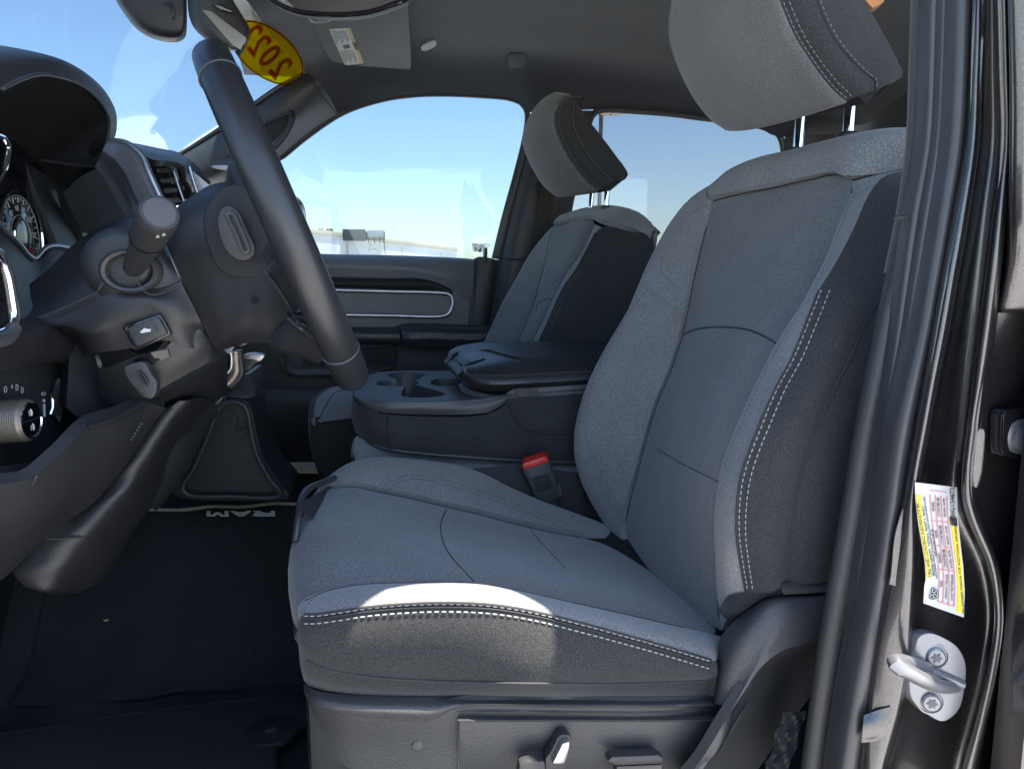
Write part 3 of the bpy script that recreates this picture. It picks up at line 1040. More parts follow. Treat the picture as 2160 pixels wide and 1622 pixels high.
# plastic seat base with power switches
def fpoly(seq, y):
    return [P(px, py, y) for px, py in seq]
def base_y(py):
    return .655 + max(0, (py - 1490)) * .00025
lipA = [(640, 1442, 0.7470), (650, 1447, 0.7320), (667, 1456, 0.7180), (720, 1463, 0.7100), (822, 1468, 0.7040), (960, 1469, 0.7000), (1150, 1470, 0.6980), (1400, 1472, 0.6980), (1502, 1471, 0.7000), (1520, 1478, 0.7020), (1534, 1490, 0.7060)]
lipB = [(652, 1478, 0.7370), (658, 1494, 0.7220), (690, 1505, 0.7070), (733, 1512, 0.6980), (822, 1519, 0.6940), (911, 1521, 0.6920), (935, 1508, 0.6900), (965, 1493, 0.6890), (1200, 1492, 0.6870), (1400, 1492, 0.6870), (1530, 1491, 0.6970)]
sb = panel('seat_base', [lipA, [a.lerp(b, .4) + Vector((0, -.010, .002)) for a, b in zip(cr(pts(lipA), 50), cr(pts(lipB), 50))], lipB], M_BASE, ds, 60, 14, thick=.01)
lipC = [(663, 1540, 0.7420), (668, 1570, 0.7320), (700, 1600, 0.7220), (740, 1620, 0.7140), (820, 1640, 0.7100), (905, 1650, 0.7070), (925, 1650, 0.7050), (960, 1650, 0.7040), (1200, 1650, 0.7020), (1350, 1650, 0.7020), (1450, 1640, 0.7020)]
o_sk = panel('base_skirt', [lipB, [a.lerp(b, .5) + Vector((0, .002, 0)) for a, b in zip(cr(pts(lipB), 50), cr(pts(lipC), 50))], lipC], M_BASE, ds, 60, 16, thick=.01)
fbs = surf(o_sk)
Dp = [(1523, 1494), (1468, 1650), (962, 1650), (964, 1521), (972, 1517), (1515, 1517)]
MB().prism([P(px, py, .682 + (py - 1500) * .00012) for px, py in [(967, 1518), (1516, 1518), (1462, 1640), (967, 1640)]], Vector((0, .012, 0)), .003).build('switch_panel', M_BASE, ds)
mb = MB()
mb.tube(fpoly([(966, 1640), (966, 1519), (1517, 1519), (1463, 1640)], .6815), .0013, 6)
mb.build('panel_gap', M_DTHREAD, ds)
# power seat switch levers
lv = MB()
lv.prism(fpoly([(1150, 1640), (1150, 1600), (1163, 1583), (1176, 1555), (1186, 1548), (1201, 1550), (1208, 1560), (1207, 1575), (1198, 1608), (1188, 1640)], .672), Vector((0, .014, 0)), .004)
lv = lv.build('seat_switch', M_BLK, ds)
MB().prism(fpoly([(1186, 1568), (1203, 1563), (1201, 1580), (1192, 1612), (1164, 1612), (1176, 1590)], .664), Vector((0, .010, 0)), .003).build('paddle', M_SILVER, lv)
MB().prism(fpoly([(1092, 1640), (1096, 1612), (1108, 1606), (1150, 1605), (1152, 1640)], .668), Vector((0, .014, 0)), .004).build('rocker', M_BLK, lv)
lv2 = MB().prism(fpoly([(1280, 1606), (1292, 1596), (1390, 1592), (1402, 1600), (1398, 1612), (1300, 1616)], .670), Vector((0, .014, 0)), .004).build('seat_switch', M_BLK, ds)
MB().prism(fpoly([(1300, 1616), (1398, 1612), (1394, 1650), (1300, 1650)], .674), Vector((0, .014, 0)), .003).build('knob', M_GLOSS, lv2)
q = fbs(881, 1572)
MB().lathe(q, (0, -1, 0), [(-.004, .0055), (.0012, .0055), (.0018, .004)], 20).build('screw_cap', M_TRIM, ds)
# recliner cover at the rear of the base
rcA = [(1505, 1480, .70), (1513, 1400, .70), (1520, 1345, .70), (1540, 1318, .70), (1572, 1290, .70), (1605, 1262, .70), (1640, 1253, .70), (1700, 1250, .70), (1790, 1245, .70)]
rcB = [(1512, 1485, .672), (1530, 1415, .668), (1552, 1365, .666), (1575, 1330, .666), (1600, 1300, .666), (1622, 1275, .668), (1650, 1266, .668), (1700, 1262, .67), (1790, 1258, .67)]
rcC = [(1538, 1490, .66), (1545, 1480, .658), (1570, 1420, .656), (1600, 1370, .655), (1630, 1330, .655), (1660, 1305, .657), (1690, 1295, .66), (1720, 1290, .663), (1790, 1288, .666)]
rcD = [(1440, 1650, .66), (1480, 1600, .655), (1530, 1520, .650), (1575, 1450, .65), (1612, 1400, .65), (1650, 1372, .652), (1690, 1360, .656), (1720, 1355, .66), (1790, 1350, .664)]
panel('recliner_cover', [rcA, rcB, rcC, rcD], M_BASE, ds, 50, 30, thick=.01)
rcE = [(1445, 1655, .672), (1500, 1612, .675), (1545, 1545, .678), (1588, 1478, .68), (1622, 1425, .68), (1655, 1395, .68), (1690, 1382, .68), (1720, 1376, .68), (1790, 1370, .68)]
rcF = [(1520, 1700, .69), (1560, 1660, .70), (1600, 1620, .70), (1640, 1560, .70), (1670, 1520, .70), (1700, 1480, .70), (1720, 1450, .70), (1740, 1440, .70), (1790, 1430, .70)]
panel('recliner_rear', [rcD, rcE, rcF], M_BLK, ds, 50, 20, thick=.01)  # darker rear part of the cover beyond its diagonal edge
mb = MB()
mb.tube(cr(pts([(1519, 1405, .698), (1528, 1362, .696), (1545, 1335, .694), (1575, 1305, .692), (1602, 1278, .692), (1612, 1262, .692)]), 24), .0014, 6)
mb.build('cover_seam', M_DTHREAD, ds)
# adjustment bar in front of the cushion
ab = MB()
ab.tube(cr(pts([(623, 1142, .90), (630, 1090, .92), (637, 1050, .96), (652, 1030, 1.0), (680, 1018, 1.04), (705, 1008, 1.08)]), 30), .0045, 10)
ab.build('adjuster_bar', M_RUB, ds)
MB().prism([P(637, 1080, .93), P(640, 1056, .95), P(695, 1024, 1.08), P(690, 1060, 1.08)], Vector((.012, 0, -.01)), .002).build('adjuster_bracket', M_BLK, ds)
MB().abox(P(640, 1300, .93).x + .02, .40, .72, 1.14, ZC - .69, ZC - .40, .02).build('seat_frame', M_MATT, ds)

# ---------------------------------------------------------------- passenger seat
ps_ = thing('passenger_seat', 'farther grey and charcoal fabric bucket seat, behind the centre armrest by the far door', 'car seat', W(.2, 1.9, -.70), group='front bucket seats')
pA = [(1268, 444, 2.06), (1235, 449, 2.08), (1197, 459, 2.10), (1168, 477, 2.11), (1143, 503, 2.12), (1114, 541, 2.12), (1091, 583, 2.12), (1060, 637, 2.12), (1037, 687, 2.12), (1020, 723, 2.12), (1000, 790, 2.12), (1000, 850, 2.11)]
pB = [(1172, 478, 2.03), (1167, 488, 2.03), (1157, 513, 2.03), (1147, 567, 2.03), (1137, 600, 2.03), (1127, 640, 2.03), (1110, 680, 2.03), (1095, 718, 2.03), (1075, 790, 2.03), (1070, 850, 2.03)]
pC = [(1254, 474, 1.78), (1243, 500, 1.775), (1222, 538, 1.77), (1193, 579, 1.765), (1176, 610, 1.76), (1161, 640, 1.755), (1146, 675, 1.75), (1125, 718, 1.745), (1105, 790, 1.74), (1100, 850, 1.74)]
pD = [(1372, 494, 1.70), (1352, 494, 1.695), (1327, 487, 1.69), (1293, 479, 1.69), (1270, 480, 1.69), (1256, 492, 1.69), (1239, 525, 1.685), (1214, 571, 1.68), (1193, 600, 1.675), (1177, 630, 1.67), (1157, 677, 1.665), (1138, 717, 1.66), (1118, 790, 1.66), (1112, 850, 1.66)]
pE = [(1380, 540, 1.66), (1345, 545, 1.655), (1310, 557, 1.65), (1280, 575, 1.645), (1255, 600, 1.64), (1235, 630, 1.64), (1215, 670, 1.64), (1198, 717, 1.64), (1180, 790, 1.64), (1172, 850, 1.64)]
pF = [(1380, 560, 1.66), (1368, 600, 1.66), (1352, 640, 1.66), (1335, 680, 1.66), (1315, 730, 1.66), (1290, 790, 1.66), (1275, 850, 1.66)]
p_bf = panel('bolster', [off(pA, (.05, .03, -.05)), off(pA, (.02, .02, -.015)), pA, [p.lerp(q, .5) + Vector((-.012, 0, 0)) for p, q in zip(cr(pts(pA), 30), cr(pts(pB), 30))], pB], M_LIGHT, ps_, 40, 24)
pBc, pCc = cr(pts(pB), nC), cr(pts(pC), nC)
bu, bl_ = cut(pBc, P(1131, 655, 2.03))
cu_, cl_ = cut(pCc, P(1165, 632, 1.757))
parc = cr([bu[-1], P(1130, 642, 1.97), P(1142, 635, 1.88), P(1156, 631, 1.80), cu_[-1]], 24)
pt = cr(pts([(1172, 478, 2.03), (1200, 471, 1.96), (1230, 466, 1.86), (1248, 464, 1.80), (1254, 474, 1.78)]), 24)
p_iu = MB().sheet(pad(fan(bu, cu_, pt, parc), .010), .01).build('upper_insert', M_INS, ps_, angle=60)
p_il = MB().sheet(pad(fan(bl_, cl_, parc, [bl_[-1], (bl_[-1] + cl_[-1]) / 2, cl_[-1]]), .010), .01).build('lower_insert', M_RIB, ps_, angle=60)
cA = pts([(1172, 478, 2.03), (1200, 471, 1.96), (1230, 466, 1.86), (1252, 465, 1.79), (1275, 475, 1.71), (1300, 481, 1.69), (1335, 490, 1.69), (1374, 495, 1.69)])
cB = pts([(1190, 462, 2.09), (1235, 449, 2.04), (1268, 444, 1.96), (1295, 445, 1.86), (1318, 449, 1.78), (1343, 458, 1.73), (1362, 473, 1.70), (1376, 492, 1.69)])
p_tr = panel('top_roll', [cA, [a.lerp(b, .5) + Vector((-.006, -.004, 0)) for a, b in zip(cr(cA, 30), cr(cB, 30))], cB, [p + Vector((.008, .012, -.018)) for p in cB], [p + Vector((.012, .03, -.06)) for p in cB]], M_LIGHT, ps_, 40, 20)
pCn, pDn = cr(pts(pC), 40), cr(pts(pD[4:]), 40)
p_bn = panel('bolster', [[p + Vector((.012, .012, 0)) for p in pCn], pCn, [a.lerp(b, .5) + Vector((-.006, -.004, 0)) for a, b in zip(pCn, pDn)], pDn], M_LIGHT, ps_, 40, 14)
pDs = cr(pts(pD), 40)
p_sp = panel('side_panel', [pDs, [a.lerp(b, .5) + Vector((0, -.010, 0)) for a, b in zip(pDs, cr(pts(pE), 40))], pE], M_DARK, ps_, 40, 14)
p_rs = panel('rear_side_panel', [pE, [a.lerp(b, .5) + Vector((0, -.006, 0)) for a, b in zip(cr(pts(pE), 40), cr(pts(pF), 40))], pF, off(pF, (.02, .10, 0))], M_DARK, ps_, 40, 14)
fp_ = surf(p_bf, p_iu, p_il, p_tr, p_bn, p_sp, p_rs)
mb = MB()
for o_ in (4, 11):
    stitches(mb, on(fp_, xy(pD[7:9] + pD[9:12], o_, 1)), lift=.001, r=.0008)
mb.build('stitching', M_GTHREAD, ps_)
mb = MB()
for seq, w in ((xy(pD[5:12]), .0020), (xy(pE[2:9]), .0018), (xy(pB[1:9]), .0016), (xy(pC[:9]), .0012),
               ([(1131, 655), (1133, 644), (1142, 636), (1156, 631), (1164, 632)], .0014), ([(1173, 478), (1200, 471), (1230, 466), (1248, 465)], .0012)):
    seam(mb, on(fp_, seq), w)
mb.build('seam', M_DTHREAD, ps_)
mb = MB()
for seq in ([(1114, 560), (1112, 572), (1140, 591)], [(1095, 584), (1128, 622)], [(1097, 593), (1073, 633), (1050, 675), (1034, 707)], [(1176, 473), (1200, 467), (1232, 462), (1250, 466)], [(1240, 510), (1218, 550), (1196, 585)]):
    stitches(mb, on(fp_, seq), lift=.001, r=.0007)
mb.build('topstitching', M_GTHREAD, ps_)
shell_r = []
for (px, py, y) in [(1215, 500, 2.0), (1140, 580, 2.0), (1080, 700, 2.0), (1040, 850, 2.0)]:
    a = P(px, py, y) + Vector((.10, 0, 0))
    shell_r.append([Vector((a.x - .02, 2.10, a.z)), Vector((a.x + .04, 2.04, a.z)), Vector((a.x + .05, 1.9, a.z)), Vector((a.x + .04, 1.74, a.z)), Vector((a.x, 1.68, a.z))])
MB().sheet([cr(r, 12) for r in shell_r], .02).build('seat_back', M_DARK, ps_)
phl = [(1196, 200, 2.02), (1178, 205, 2.02), (1156, 217, 2.02), (1131, 242, 2.02), (1112, 271, 2.02), (1106, 292, 2.02), (1110, 317, 2.02), (1127, 354, 2.02), (1150, 390, 2.02), (1178, 414, 2.01)]
phm = [(1199, 199, 1.92), (1184, 206, 1.91), (1165, 222, 1.90), (1149, 250, 1.90), (1143, 279, 1.90), (1145, 302, 1.90), (1155, 330, 1.90), (1174, 367, 1.90), (1197, 399, 1.90), (1221, 414, 1.90)]
phb = [(1205, 203, 1.79), (1192, 207, 1.78), (1179, 222, 1.77), (1171, 243, 1.77), (1171, 262, 1.77), (1177, 285, 1.77), (1193, 321, 1.77), (1214, 354, 1.77), (1239, 383, 1.77), (1262, 402, 1.77)]
ph2 = [(1213, 210, 1.775), (1212, 216, 1.765), (1209, 226, 1.76), (1206, 243, 1.76), (1208, 262, 1.76), (1216, 285, 1.76), (1234, 321, 1.76), (1256, 351, 1.76), (1278, 372, 1.76), (1294, 384, 1.765)]
phk = [(1220, 222, 1.78), (1232, 240, 1.775), (1243, 256, 1.77), (1257, 273, 1.77), (1270, 290, 1.77), (1284, 308, 1.77), (1300, 330, 1.77), (1318, 354, 1.77), (1325, 370, 1.77), (1316, 381, 1.775)]
build_headrest(ps_, phl, phm, phb, ph2, phk, 2.02, [((1250, 395, 1.965), (1244, 456, 1.965)), ((1282, 385, 1.835), (1278, 447, 1.835))], .0065, sc=1.3)
# its cushion front, left of the console
q1 = [(752, 900, 1.66), (752, 882, 1.66), (710, 884, 1.66), (672, 893, 1.665), (666, 888, 1.67)]
cc = [[(664, 880, 1.66), (668, 890, 1.655), (690, 889, 1.65), (720, 884, 1.65), (800, 880, 1.65)],
      [(661, 862, 1.70), (670, 866, 1.70), (690, 858, 1.70), (720, 852, 1.70), (800, 850, 1.70)],
      [(668, 842, 1.78), (680, 838, 1.78), (700, 832, 1.78), (740, 828, 1.78), (800, 828, 1.78)],
      [(690, 822, 1.95), (705, 820, 1.95), (725, 819, 1.95), (745, 820, 1.95), (800, 822, 1.95)],
      [(708, 816, 2.10), (720, 812, 2.10), (738, 811, 2.10), (750, 812, 2.10), (800, 816, 2.10)]]
p_cu = panel('cushion', cc, M_LIGHT, ps_, 30, 24)
cs = [[(664, 880, 1.66), (668, 890, 1.655), (690, 889, 1.65), (720, 884, 1.65), (800, 880, 1.65)],
      [(664, 930, 1.655), (672, 935, 1.645), (690, 935, 1.64), (720, 935, 1.64), (800, 935, 1.64)],
      [(668, 990, 1.66), (680, 1000, 1.65), (690, 1005, 1.645), (720, 1005, 1.645), (800, 1005, 1.645)]]
p_cs = panel('cushion_side', cs, M_DARK, ps_, 30, 16)
panel('cushion_front', [[q + Vector((.002, 0, 0)) for q in pts([(664, 882, 1.66), (661, 862, 1.70), (668, 842, 1.78), (690, 822, 1.95), (708, 816, 2.10)])],
                        [q + Vector((.0, 0, -.06)) for q in pts([(664, 882, 1.66), (661, 862, 1.70), (668, 842, 1.78), (690, 822, 1.95), (708, 816, 2.10)])],
                        [q + Vector((.02, 0, -.14)) for q in pts([(664, 882, 1.66), (661, 862, 1.70), (668, 842, 1.78), (690, 822, 1.95), (708, 816, 2.10)])]], M_DARK, ps_, 20, 10)
fq_ = surf(p_cu, p_cs)
mb = MB()
seam(mb, on(fq_, [(666, 886), (672, 892), (690, 890), (720, 886), (742, 883)]), .002)
seam(mb, on(fq_, [(672, 884), (684, 862), (700, 836), (712, 826), (742, 822)]), .0012)
mb.build('cushion_seam', M_DTHREAD, ps_)
MB().abox(-.10, .40, 1.68, 2.1, ZC - .69, ZC - .42, .02).build('seat_frame', M_MATT, ps_)

# ================================================================== centre console and middle seat
cs_ = thing('middle_seat', 'grey fabric middle seat cushion under the black folded armrest console', 'seat cushion', W(.15, 1.42, -.46))
ms = [[(741, 965, 1.24), (745, 955, 1.235), (760, 985, 1.20), (830, 1010, 1.20), (1000, 1015, 1.20), (1200, 1015, 1.20), (1300, 1020, 1.20)],
      [(741, 950, 1.26), (746, 938, 1.25), (762, 952, 1.23), (840, 985, 1.22), (1000, 993, 1.22), (1200, 996, 1.22), (1300, 998, 1.22)],
      [(745, 930, 1.29), (752, 921, 1.30), (775, 928, 1.28), (840, 962, 1.27), (1000, 975, 1.27), (1200, 982, 1.27), (1300, 984, 1.27)],
      [(765, 915, 1.42), (775, 912, 1.42), (790, 914, 1.42), (850, 925, 1.42), (1000, 930, 1.42), (1200, 930, 1.42), (1300, 930, 1.42)]]
panel('cushion', ms, M_LIGHT, cs_, 50, 24)
panel('cushion_side', [[(741, 965, 1.24), (745, 962, 1.235), (760, 990, 1.20), (830, 1012, 1.20), (1000, 1016, 1.20), (1200, 1016, 1.20), (1300, 1020, 1.20)],
                       [(745, 1100, 1.24), (750, 1100, 1.235), (760, 1100, 1.205), (830, 1100, 1.20), (1000, 1100, 1.20), (1200, 1100, 1.20), (1300, 1100, 1.20)]], M_DARK, cs_, 50, 10)
# black plastic trim visible right of the near cushion
panel('side_cover', [[(985, 990, 1.195), (1060, 985, 1.19), (1150, 990, 1.19), (1230, 1000, 1.19)], [(985, 1020, 1.19), (1060, 1030, 1.185), (1150, 1040, 1.185), (1230, 1050, 1.185)],
                     [(985, 1060, 1.19), (1060, 1090, 1.185), (1150, 1120, 1.185), (1250, 1160, 1.185)]], M_MATT, cs_, 24, 12)

co = thing('center_console', 'black fold down centre console with cup holders and padded armrest lid between the seats', 'console', W(.12, 1.42, -.42))
YN = 1.245
tA = [(746, 822, 1.365), (748, 829, 1.325), (758, 835, 1.285), (786, 843, 1.252), (820, 846.5, 1.238), (880, 848.5, 1.234), (940, 847, 1.236), (995, 843, 1.245), (1043, 837, 1.243), (1082, 828.5, 1.245), (1160, 824, YN), (1240, 818, YN)]
bA = [(746, 842, 1.36), (744, 842, 1.33), (752, 848, 1.285), (772, 858, 1.255), (810, 870, 1.24), (893, 874, 1.24), (993, 874, 1.24), (1030, 869, 1.24), (1060, 853, 1.24), (1082, 831, 1.24), (1160, 826, 1.24), (1240, 820, 1.24)]
# cloth covered body
b0 = [(744, 845, 1.37), (745, 846, 1.33), (753, 852, 1.285), (772, 862, 1.257), (810, 873, 1.243), (893, 878, 1.243), (993, 878, 1.243), (1032, 872, 1.243), (1062, 856, 1.243), (1085, 834, 1.243), (1160, 828, 1.243), (1260, 822, 1.243)]
b1 = [(741, 880, 1.37), (743, 884, 1.325), (755, 892, 1.275), (778, 902, 1.245), (815, 910, 1.232), (893, 915, 1.230), (993, 920, 1.230), (1040, 920, 1.230), (1090, 915, 1.230), (1110, 912, 1.230), (1180, 905, 1.230), (1260, 900, 1.230)]
b2 = [(750, 908, 1.37), (753, 912, 1.33), (766, 926, 1.285), (785, 937, 1.258), (820, 947, 1.245), (900, 957, 1.24), (993, 964, 1.24), (1050, 968, 1.24), (1100, 971, 1.24), (1150, 973, 1.24), (1200, 975, 1.24), (1260, 977, 1.24)]
b3 = [(756, 912, 1.40), (760, 918, 1.35), (772, 932, 1.30), (790, 943, 1.275), (824, 953, 1.262), (900, 962, 1.258), (993, 970, 1.258), (1050, 974, 1.258), (1100, 977, 1.258), (1150, 979, 1.258), (1200, 981, 1.258), (1260, 983, 1.258)]
panel('body', [b0, b1, b2, b3], M_DARK, co, 64, 26, thick=.012)
mb = MB()
mb.tube(cr(pts(b2), 60), .0026, 8)
mb.build('piping', M_TRIM, co)
mb = MB()
seam(mb, [(820, 874, 1.240), (819, 910, 1.230), (822, 947, 1.243)], .0016, lift=.002)
seam(mb, [(1073, 848, 1.242), (1080, 866, 1.236), (1090, 887, 1.231), (1113, 907, 1.229), (1160, 913, 1.229), (1250, 914, 1.229)], .0016, lift=.002)
mb.build('seam', M_DTHREAD, co)
# tray: rim band and a deck with real wells
zt = -.208
def onz(px, py, dz=zt):
    return PZ(px, py, ZC + dz)
band = loft([tA, [a.lerp(b, .5) + Vector((-.001, -.004, 0)) for a, b in zip(cr(pts(tA), 50), cr(pts(bA), 50))], bA], 56, 12)
MB().sheet(band, .008).build('tray_rim', M_PLAS, co)
outer = [onz(*q) for q in [(747, 824), (752, 812), (762, 803), (782, 790), (808, 784), (860, 782), (905, 782), (944, 782), (975, 782), (1000, 783), (1100, 800), (1100, 828), (1082, 829), (1043, 837), (993, 843), (927, 847), (870, 848), (820, 846), (787, 843), (760, 834)]]
outer = cr(outer, 72, closed=True)
def ell(cx, cy, rx, ry, n=40):
    return [onz(cx + rx * math.cos(2 * math.pi * k / n), cy + ry * math.sin(2 * math.pi * k / n)) for k in range(n)]
# circles of true size on the deck plane
def circ(px, py, r, n=40):
    c = onz(px, py)
    return [c + Vector((r * math.cos(2 * math.pi * k / n), r * math.sin(2 * math.pi * k / n), 0)) for k in range(n)]
c1, c2, c3 = onz(858, 791), onz(838, 808), onz(891, 831)
def union_outline(cs, r, n=240):
    """outline of touching circles joined by necks: march round the union by radius from the centroid"""
    c = sum((q for q in cs), Vector()) / len(cs)
    out = []
    for k in range(n):
        a = 2 * math.pi * k / n
        d = Vector((math.cos(a), math.sin(a), 0))
        best = .020
        for q in cs:
            w = q - c
            bq = w.dot(d)
            disc = bq * bq - (w.length_squared - r * r)
            if disc > 0:
                best = max(best, bq + math.sqrt(disc))
        out.append(c + d * best)
    return out
hole = union_outline([c1, c2, c3], .0405)
# smooth the necks a little
for _ in range(2):
    hole = [(hole[i - 1] + hole[i] * 2 + hole[(i + 1) % len(hole)]) / 4 for i in range(len(hole))]
slot = cr([onz(*q) for q in [(909, 806), (921, 800), (946, 799), (972, 799), (978, 802), (972, 811), (962, 814), (930, 814), (911, 811)]], 40, closed=True)
def deck_with_holes(outer, holes, depth):
    bm = bmesh.new()
    edges = []
    for loop in [outer] + holes:
        vs = [bm.verts.new(p) for p in loop]
        for i in range(len(vs)):
            edges.append(bm.edges.new((vs[i], vs[(i + 1) % len(vs)])))
    bmesh.ops.triangle_fill(bm, use_beauty=True, use_dissolve=False, edges=edges)
    for f in bm.faces:
        if f.normal.z < 0:
            f.normal_flip()
    bm.verts.index_update()
    v = [q.co.copy() for q in bm.verts]
    f = [tuple(q.index for q in w.verts) for w in bm.faces]
    bm.free()
    return v, f
dv, df = deck_with_holes(outer, [hole, slot], 0)
mb = MB()
mb.add(dv, df)
deck = mb.build('tray', M_PLAS, co)
def well(name, loop, depth, parent, mat):
    rows = []
    c = sum(loop, Vector()) / len(loop)
    rows.append([p + Vector((0, 0, .0006)) for p in loop])
    rows.append([p + (c - p) * .02 + Vector((0, 0, -.004)) for p in loop])
    rows.append([p + (c - p) * .06 + Vector((0, 0, -depth)) for p in loop])
    m = MB()
    n = len(loop)
    vs = [p for r in rows for p in r]
    fs = []
    for j in range(2):
        for k in range(n):
            k2 = (k + 1) % n
            fs.append((j * n + k, (j + 1) * n + k, (j + 1) * n + k2, j * n + k2))
    fs.append(tuple(2 * n + k for k in range(n)))
    m.add(vs, fs)
    return m.build(name, mat, parent)
well('cup_holder', hole, .075, deck, M_PLAS)
well('coin_slot', slot, .03, deck, M_PLAS)
# ramp of the tray up to the lid
panel('lid_ledge', [[(970, 812, 1.36), (975, 806, 1.33), (985, 818, 1.30), (1003, 826, 1.275), (1043, 834, 1.255), (1090, 834, 1.25), (1240, 824, 1.25)],
                    [(962, 818, 1.36), (966, 812, 1.33), (975, 826, 1.295), (995, 834, 1.268), (1043, 840, 1.25), (1090, 836, 1.244), (1240, 828, 1.244)]], M_PLAS, co, 30, 8)
# padded lid
l_top = [(944, 752, 1.50), (948, 741, 1.52), (962, 732, 1.54), (993, 725, 1.56), (1027, 721, 1.58), (1070, 720, 1.585), (1127, 720, 1.585), (1200, 720, 1.585), (1300, 722, 1.585)]
l_in = [(968, 760, 1.44), (975, 752, 1.44), (995, 744, 1.44), (1020, 740, 1.44), (1050, 738, 1.44), (1080, 737, 1.44), (1127, 737, 1.44), (1200, 737, 1.44), (1300, 738, 1.44)]
l_seam = [(975, 775, 1.34), (982, 772, 1.325), (1000, 769, 1.315), (1030, 764, 1.31), (1060, 760, 1.31), (1090, 758, 1.31), (1127, 757, 1.31), (1200, 757, 1.31), (1300, 757, 1.31)]
l_edge = [(976, 782, 1.31), (984, 782, 1.29), (1003, 787, 1.272), (1030, 791, 1.262), (1060, 791, 1.258), (1093, 790, 1.256), (1127, 788, 1.255), (1200, 784, 1.255), (1300, 778, 1.255)]
l_mid = [(974, 794, 1.31), (982, 798, 1.285), (1000, 804, 1.265), (1028, 808, 1.252), (1060, 808, 1.246), (1093, 807, 1.244), (1127, 806, 1.243), (1200, 802, 1.243), (1300, 797, 1.243)]
l_bot = [(978, 802, 1.33), (986, 810, 1.30), (1004, 818, 1.28), (1030, 824, 1.27), (1060, 825, 1.265), (1093, 825, 1.262), (1127, 823, 1.26), (1200, 819, 1.26), (1300, 812, 1.26)]
lid = panel('armrest_lid', [l_top, l_in, l_seam, [a.lerp(b, .5) + Vector((0, 0, .003)) for a, b in zip(cr(pts(l_seam), 40), cr(pts(l_edge), 40))], l_edge, l_mid, l_bot], M_LEATHER, co, 70, 50, thick=.012)
# front face of the lid: from the top front edge down to the tray
fbot = pts([(945, 775, 1.50), (950, 783, 1.45), (962, 795, 1.37), (972, 803, 1.33)])
ftop = pts([(944, 752, 1.50), (955, 757, 1.46), (968, 768, 1.38), (977, 780, 1.315)])
panel('front_face', [ftop, [a.lerp(b, .5) + Vector((-.008, -.004, 0)) for a, b in zip(cr(ftop, 20), cr(fbot, 20))], fbot], M_LEATHER, lid, 24, 12)
mb = MB()
seam(mb, [(1004, 741, 1.46), (1023, 726, 1.55), (1050, 721, 1.583)], .0016, lift=.003)
seam(mb, [(1004, 741, 1.46), (1030, 739, 1.43), (1053, 745, 1.38), (1078, 752, 1.33), (1110, 757, 1.312), (1180, 758, 1.31), (1290, 758, 1.31)], .0018, lift=.002)
seam(mb, l_edge[1:], .0018, lift=.002)
mb.build('seam', M_DTHREAD, lid)
mb = MB()
stitches(mb, [(x, y + 3, d - .002) for x, y, d in l_edge[2:]], lift=.004, r=.0007, spacing=.008, length=.004)
mb.build('stitching', M_GTHREAD, lid)
# latch with leather loops
MB().prism(pts([(953, 756, 1.455), (965, 748, 1.44), (985, 756, 1.37), (992, 762, 1.345), (980, 772, 1.34), (974, 770, 1.37), (964, 764, 1.41)]), Vector((.004, 0, -.012)), .004).build('latch', M_SMOOTH, lid)
mb = MB()
for ps2 in ([(988, 732, 1.53), (970, 741, 1.50), (955, 749, 1.475), (948, 760, 1.47), (946, 772, 1.47)],
            [(1018, 758, 1.345), (1000, 764, 1.335), (984, 769, 1.33), (976, 778, 1.325), (972, 790, 1.322), (970, 799, 1.325)]):
    mb.tube(cr(pts(ps2), 26), .0075, 12, flat=(Vector((0, .15, 1)), .35))
mb.build('strap', M_LEATHER, lid)

# ================================================================== seat belt buckle beside the driver seat
bk = thing('seat_belt_buckle', 'black seat belt buckle with red release button beside the near seat cushion', 'belt buckle', P(1160, 1075, 1.165))
yb = 1.165
body = [(1100, 992), (1104, 978), (1118, 972), (1150, 964), (1160, 970), (1176, 1020), (1186, 1042), (1184, 1052), (1150, 1066), (1136, 1064), (1128, 1050), (1112, 1012)]
MB().prism([P(px, py, yb) for px, py in body], Vector((.004, .022, 0)), .004).build('body', M_BLK, bk)
MB().prism([P(px, py, yb - .003) for px, py in [(1101, 984), (1106, 977), (1148, 963), (1157, 968), (1158, 975), (1106, 991)]], Vector((.004, .024, .004)), .002).build('release_button', M_RED, bk)
MB().prism([P(px, py, yb - .0025) for px, py in [(1124, 1008), (1156, 1000), (1166, 1028), (1134, 1038)]], Vector((0, .004, 0)), .001).build('maker_plate', M_MATT, bk)
mb = MB()
for k in range(5):
    q0, q1 = P(1136 + k * 5.2, 1031 - k * 1.6, yb - .0035), P(1139 + k * 5.2, 1030 - k * 1.6, yb - .0035)
    mb.tube([q0, q1], .0005, 5)
mb.build('moulded_mark', M_TRIM, bk)
mb = MB()
mb.prism([P(px, py, yb + .006) for px, py in [(1140, 1064), (1172, 1056), (1188, 1084), (1200, 1110), (1168, 1110)]], Vector((.004, .008, 0)), .002)
mb.build('strap', M_MATT, bk)
mb = MB()
for k in range(14):
    a0 = P(1176 + random.uniform(0, 7), 1022 + k * 1.8, yb - .002)
    mb.tube([a0, a0 + Vector((random.uniform(.001, .004), 0, random.uniform(-.003, .003))), a0 + Vector((random.uniform(-.001, .003), 0, random.uniform(-.005, .002)))], .0004, 5)
mb.build('frayed_thread', M_GTHREAD, bk)

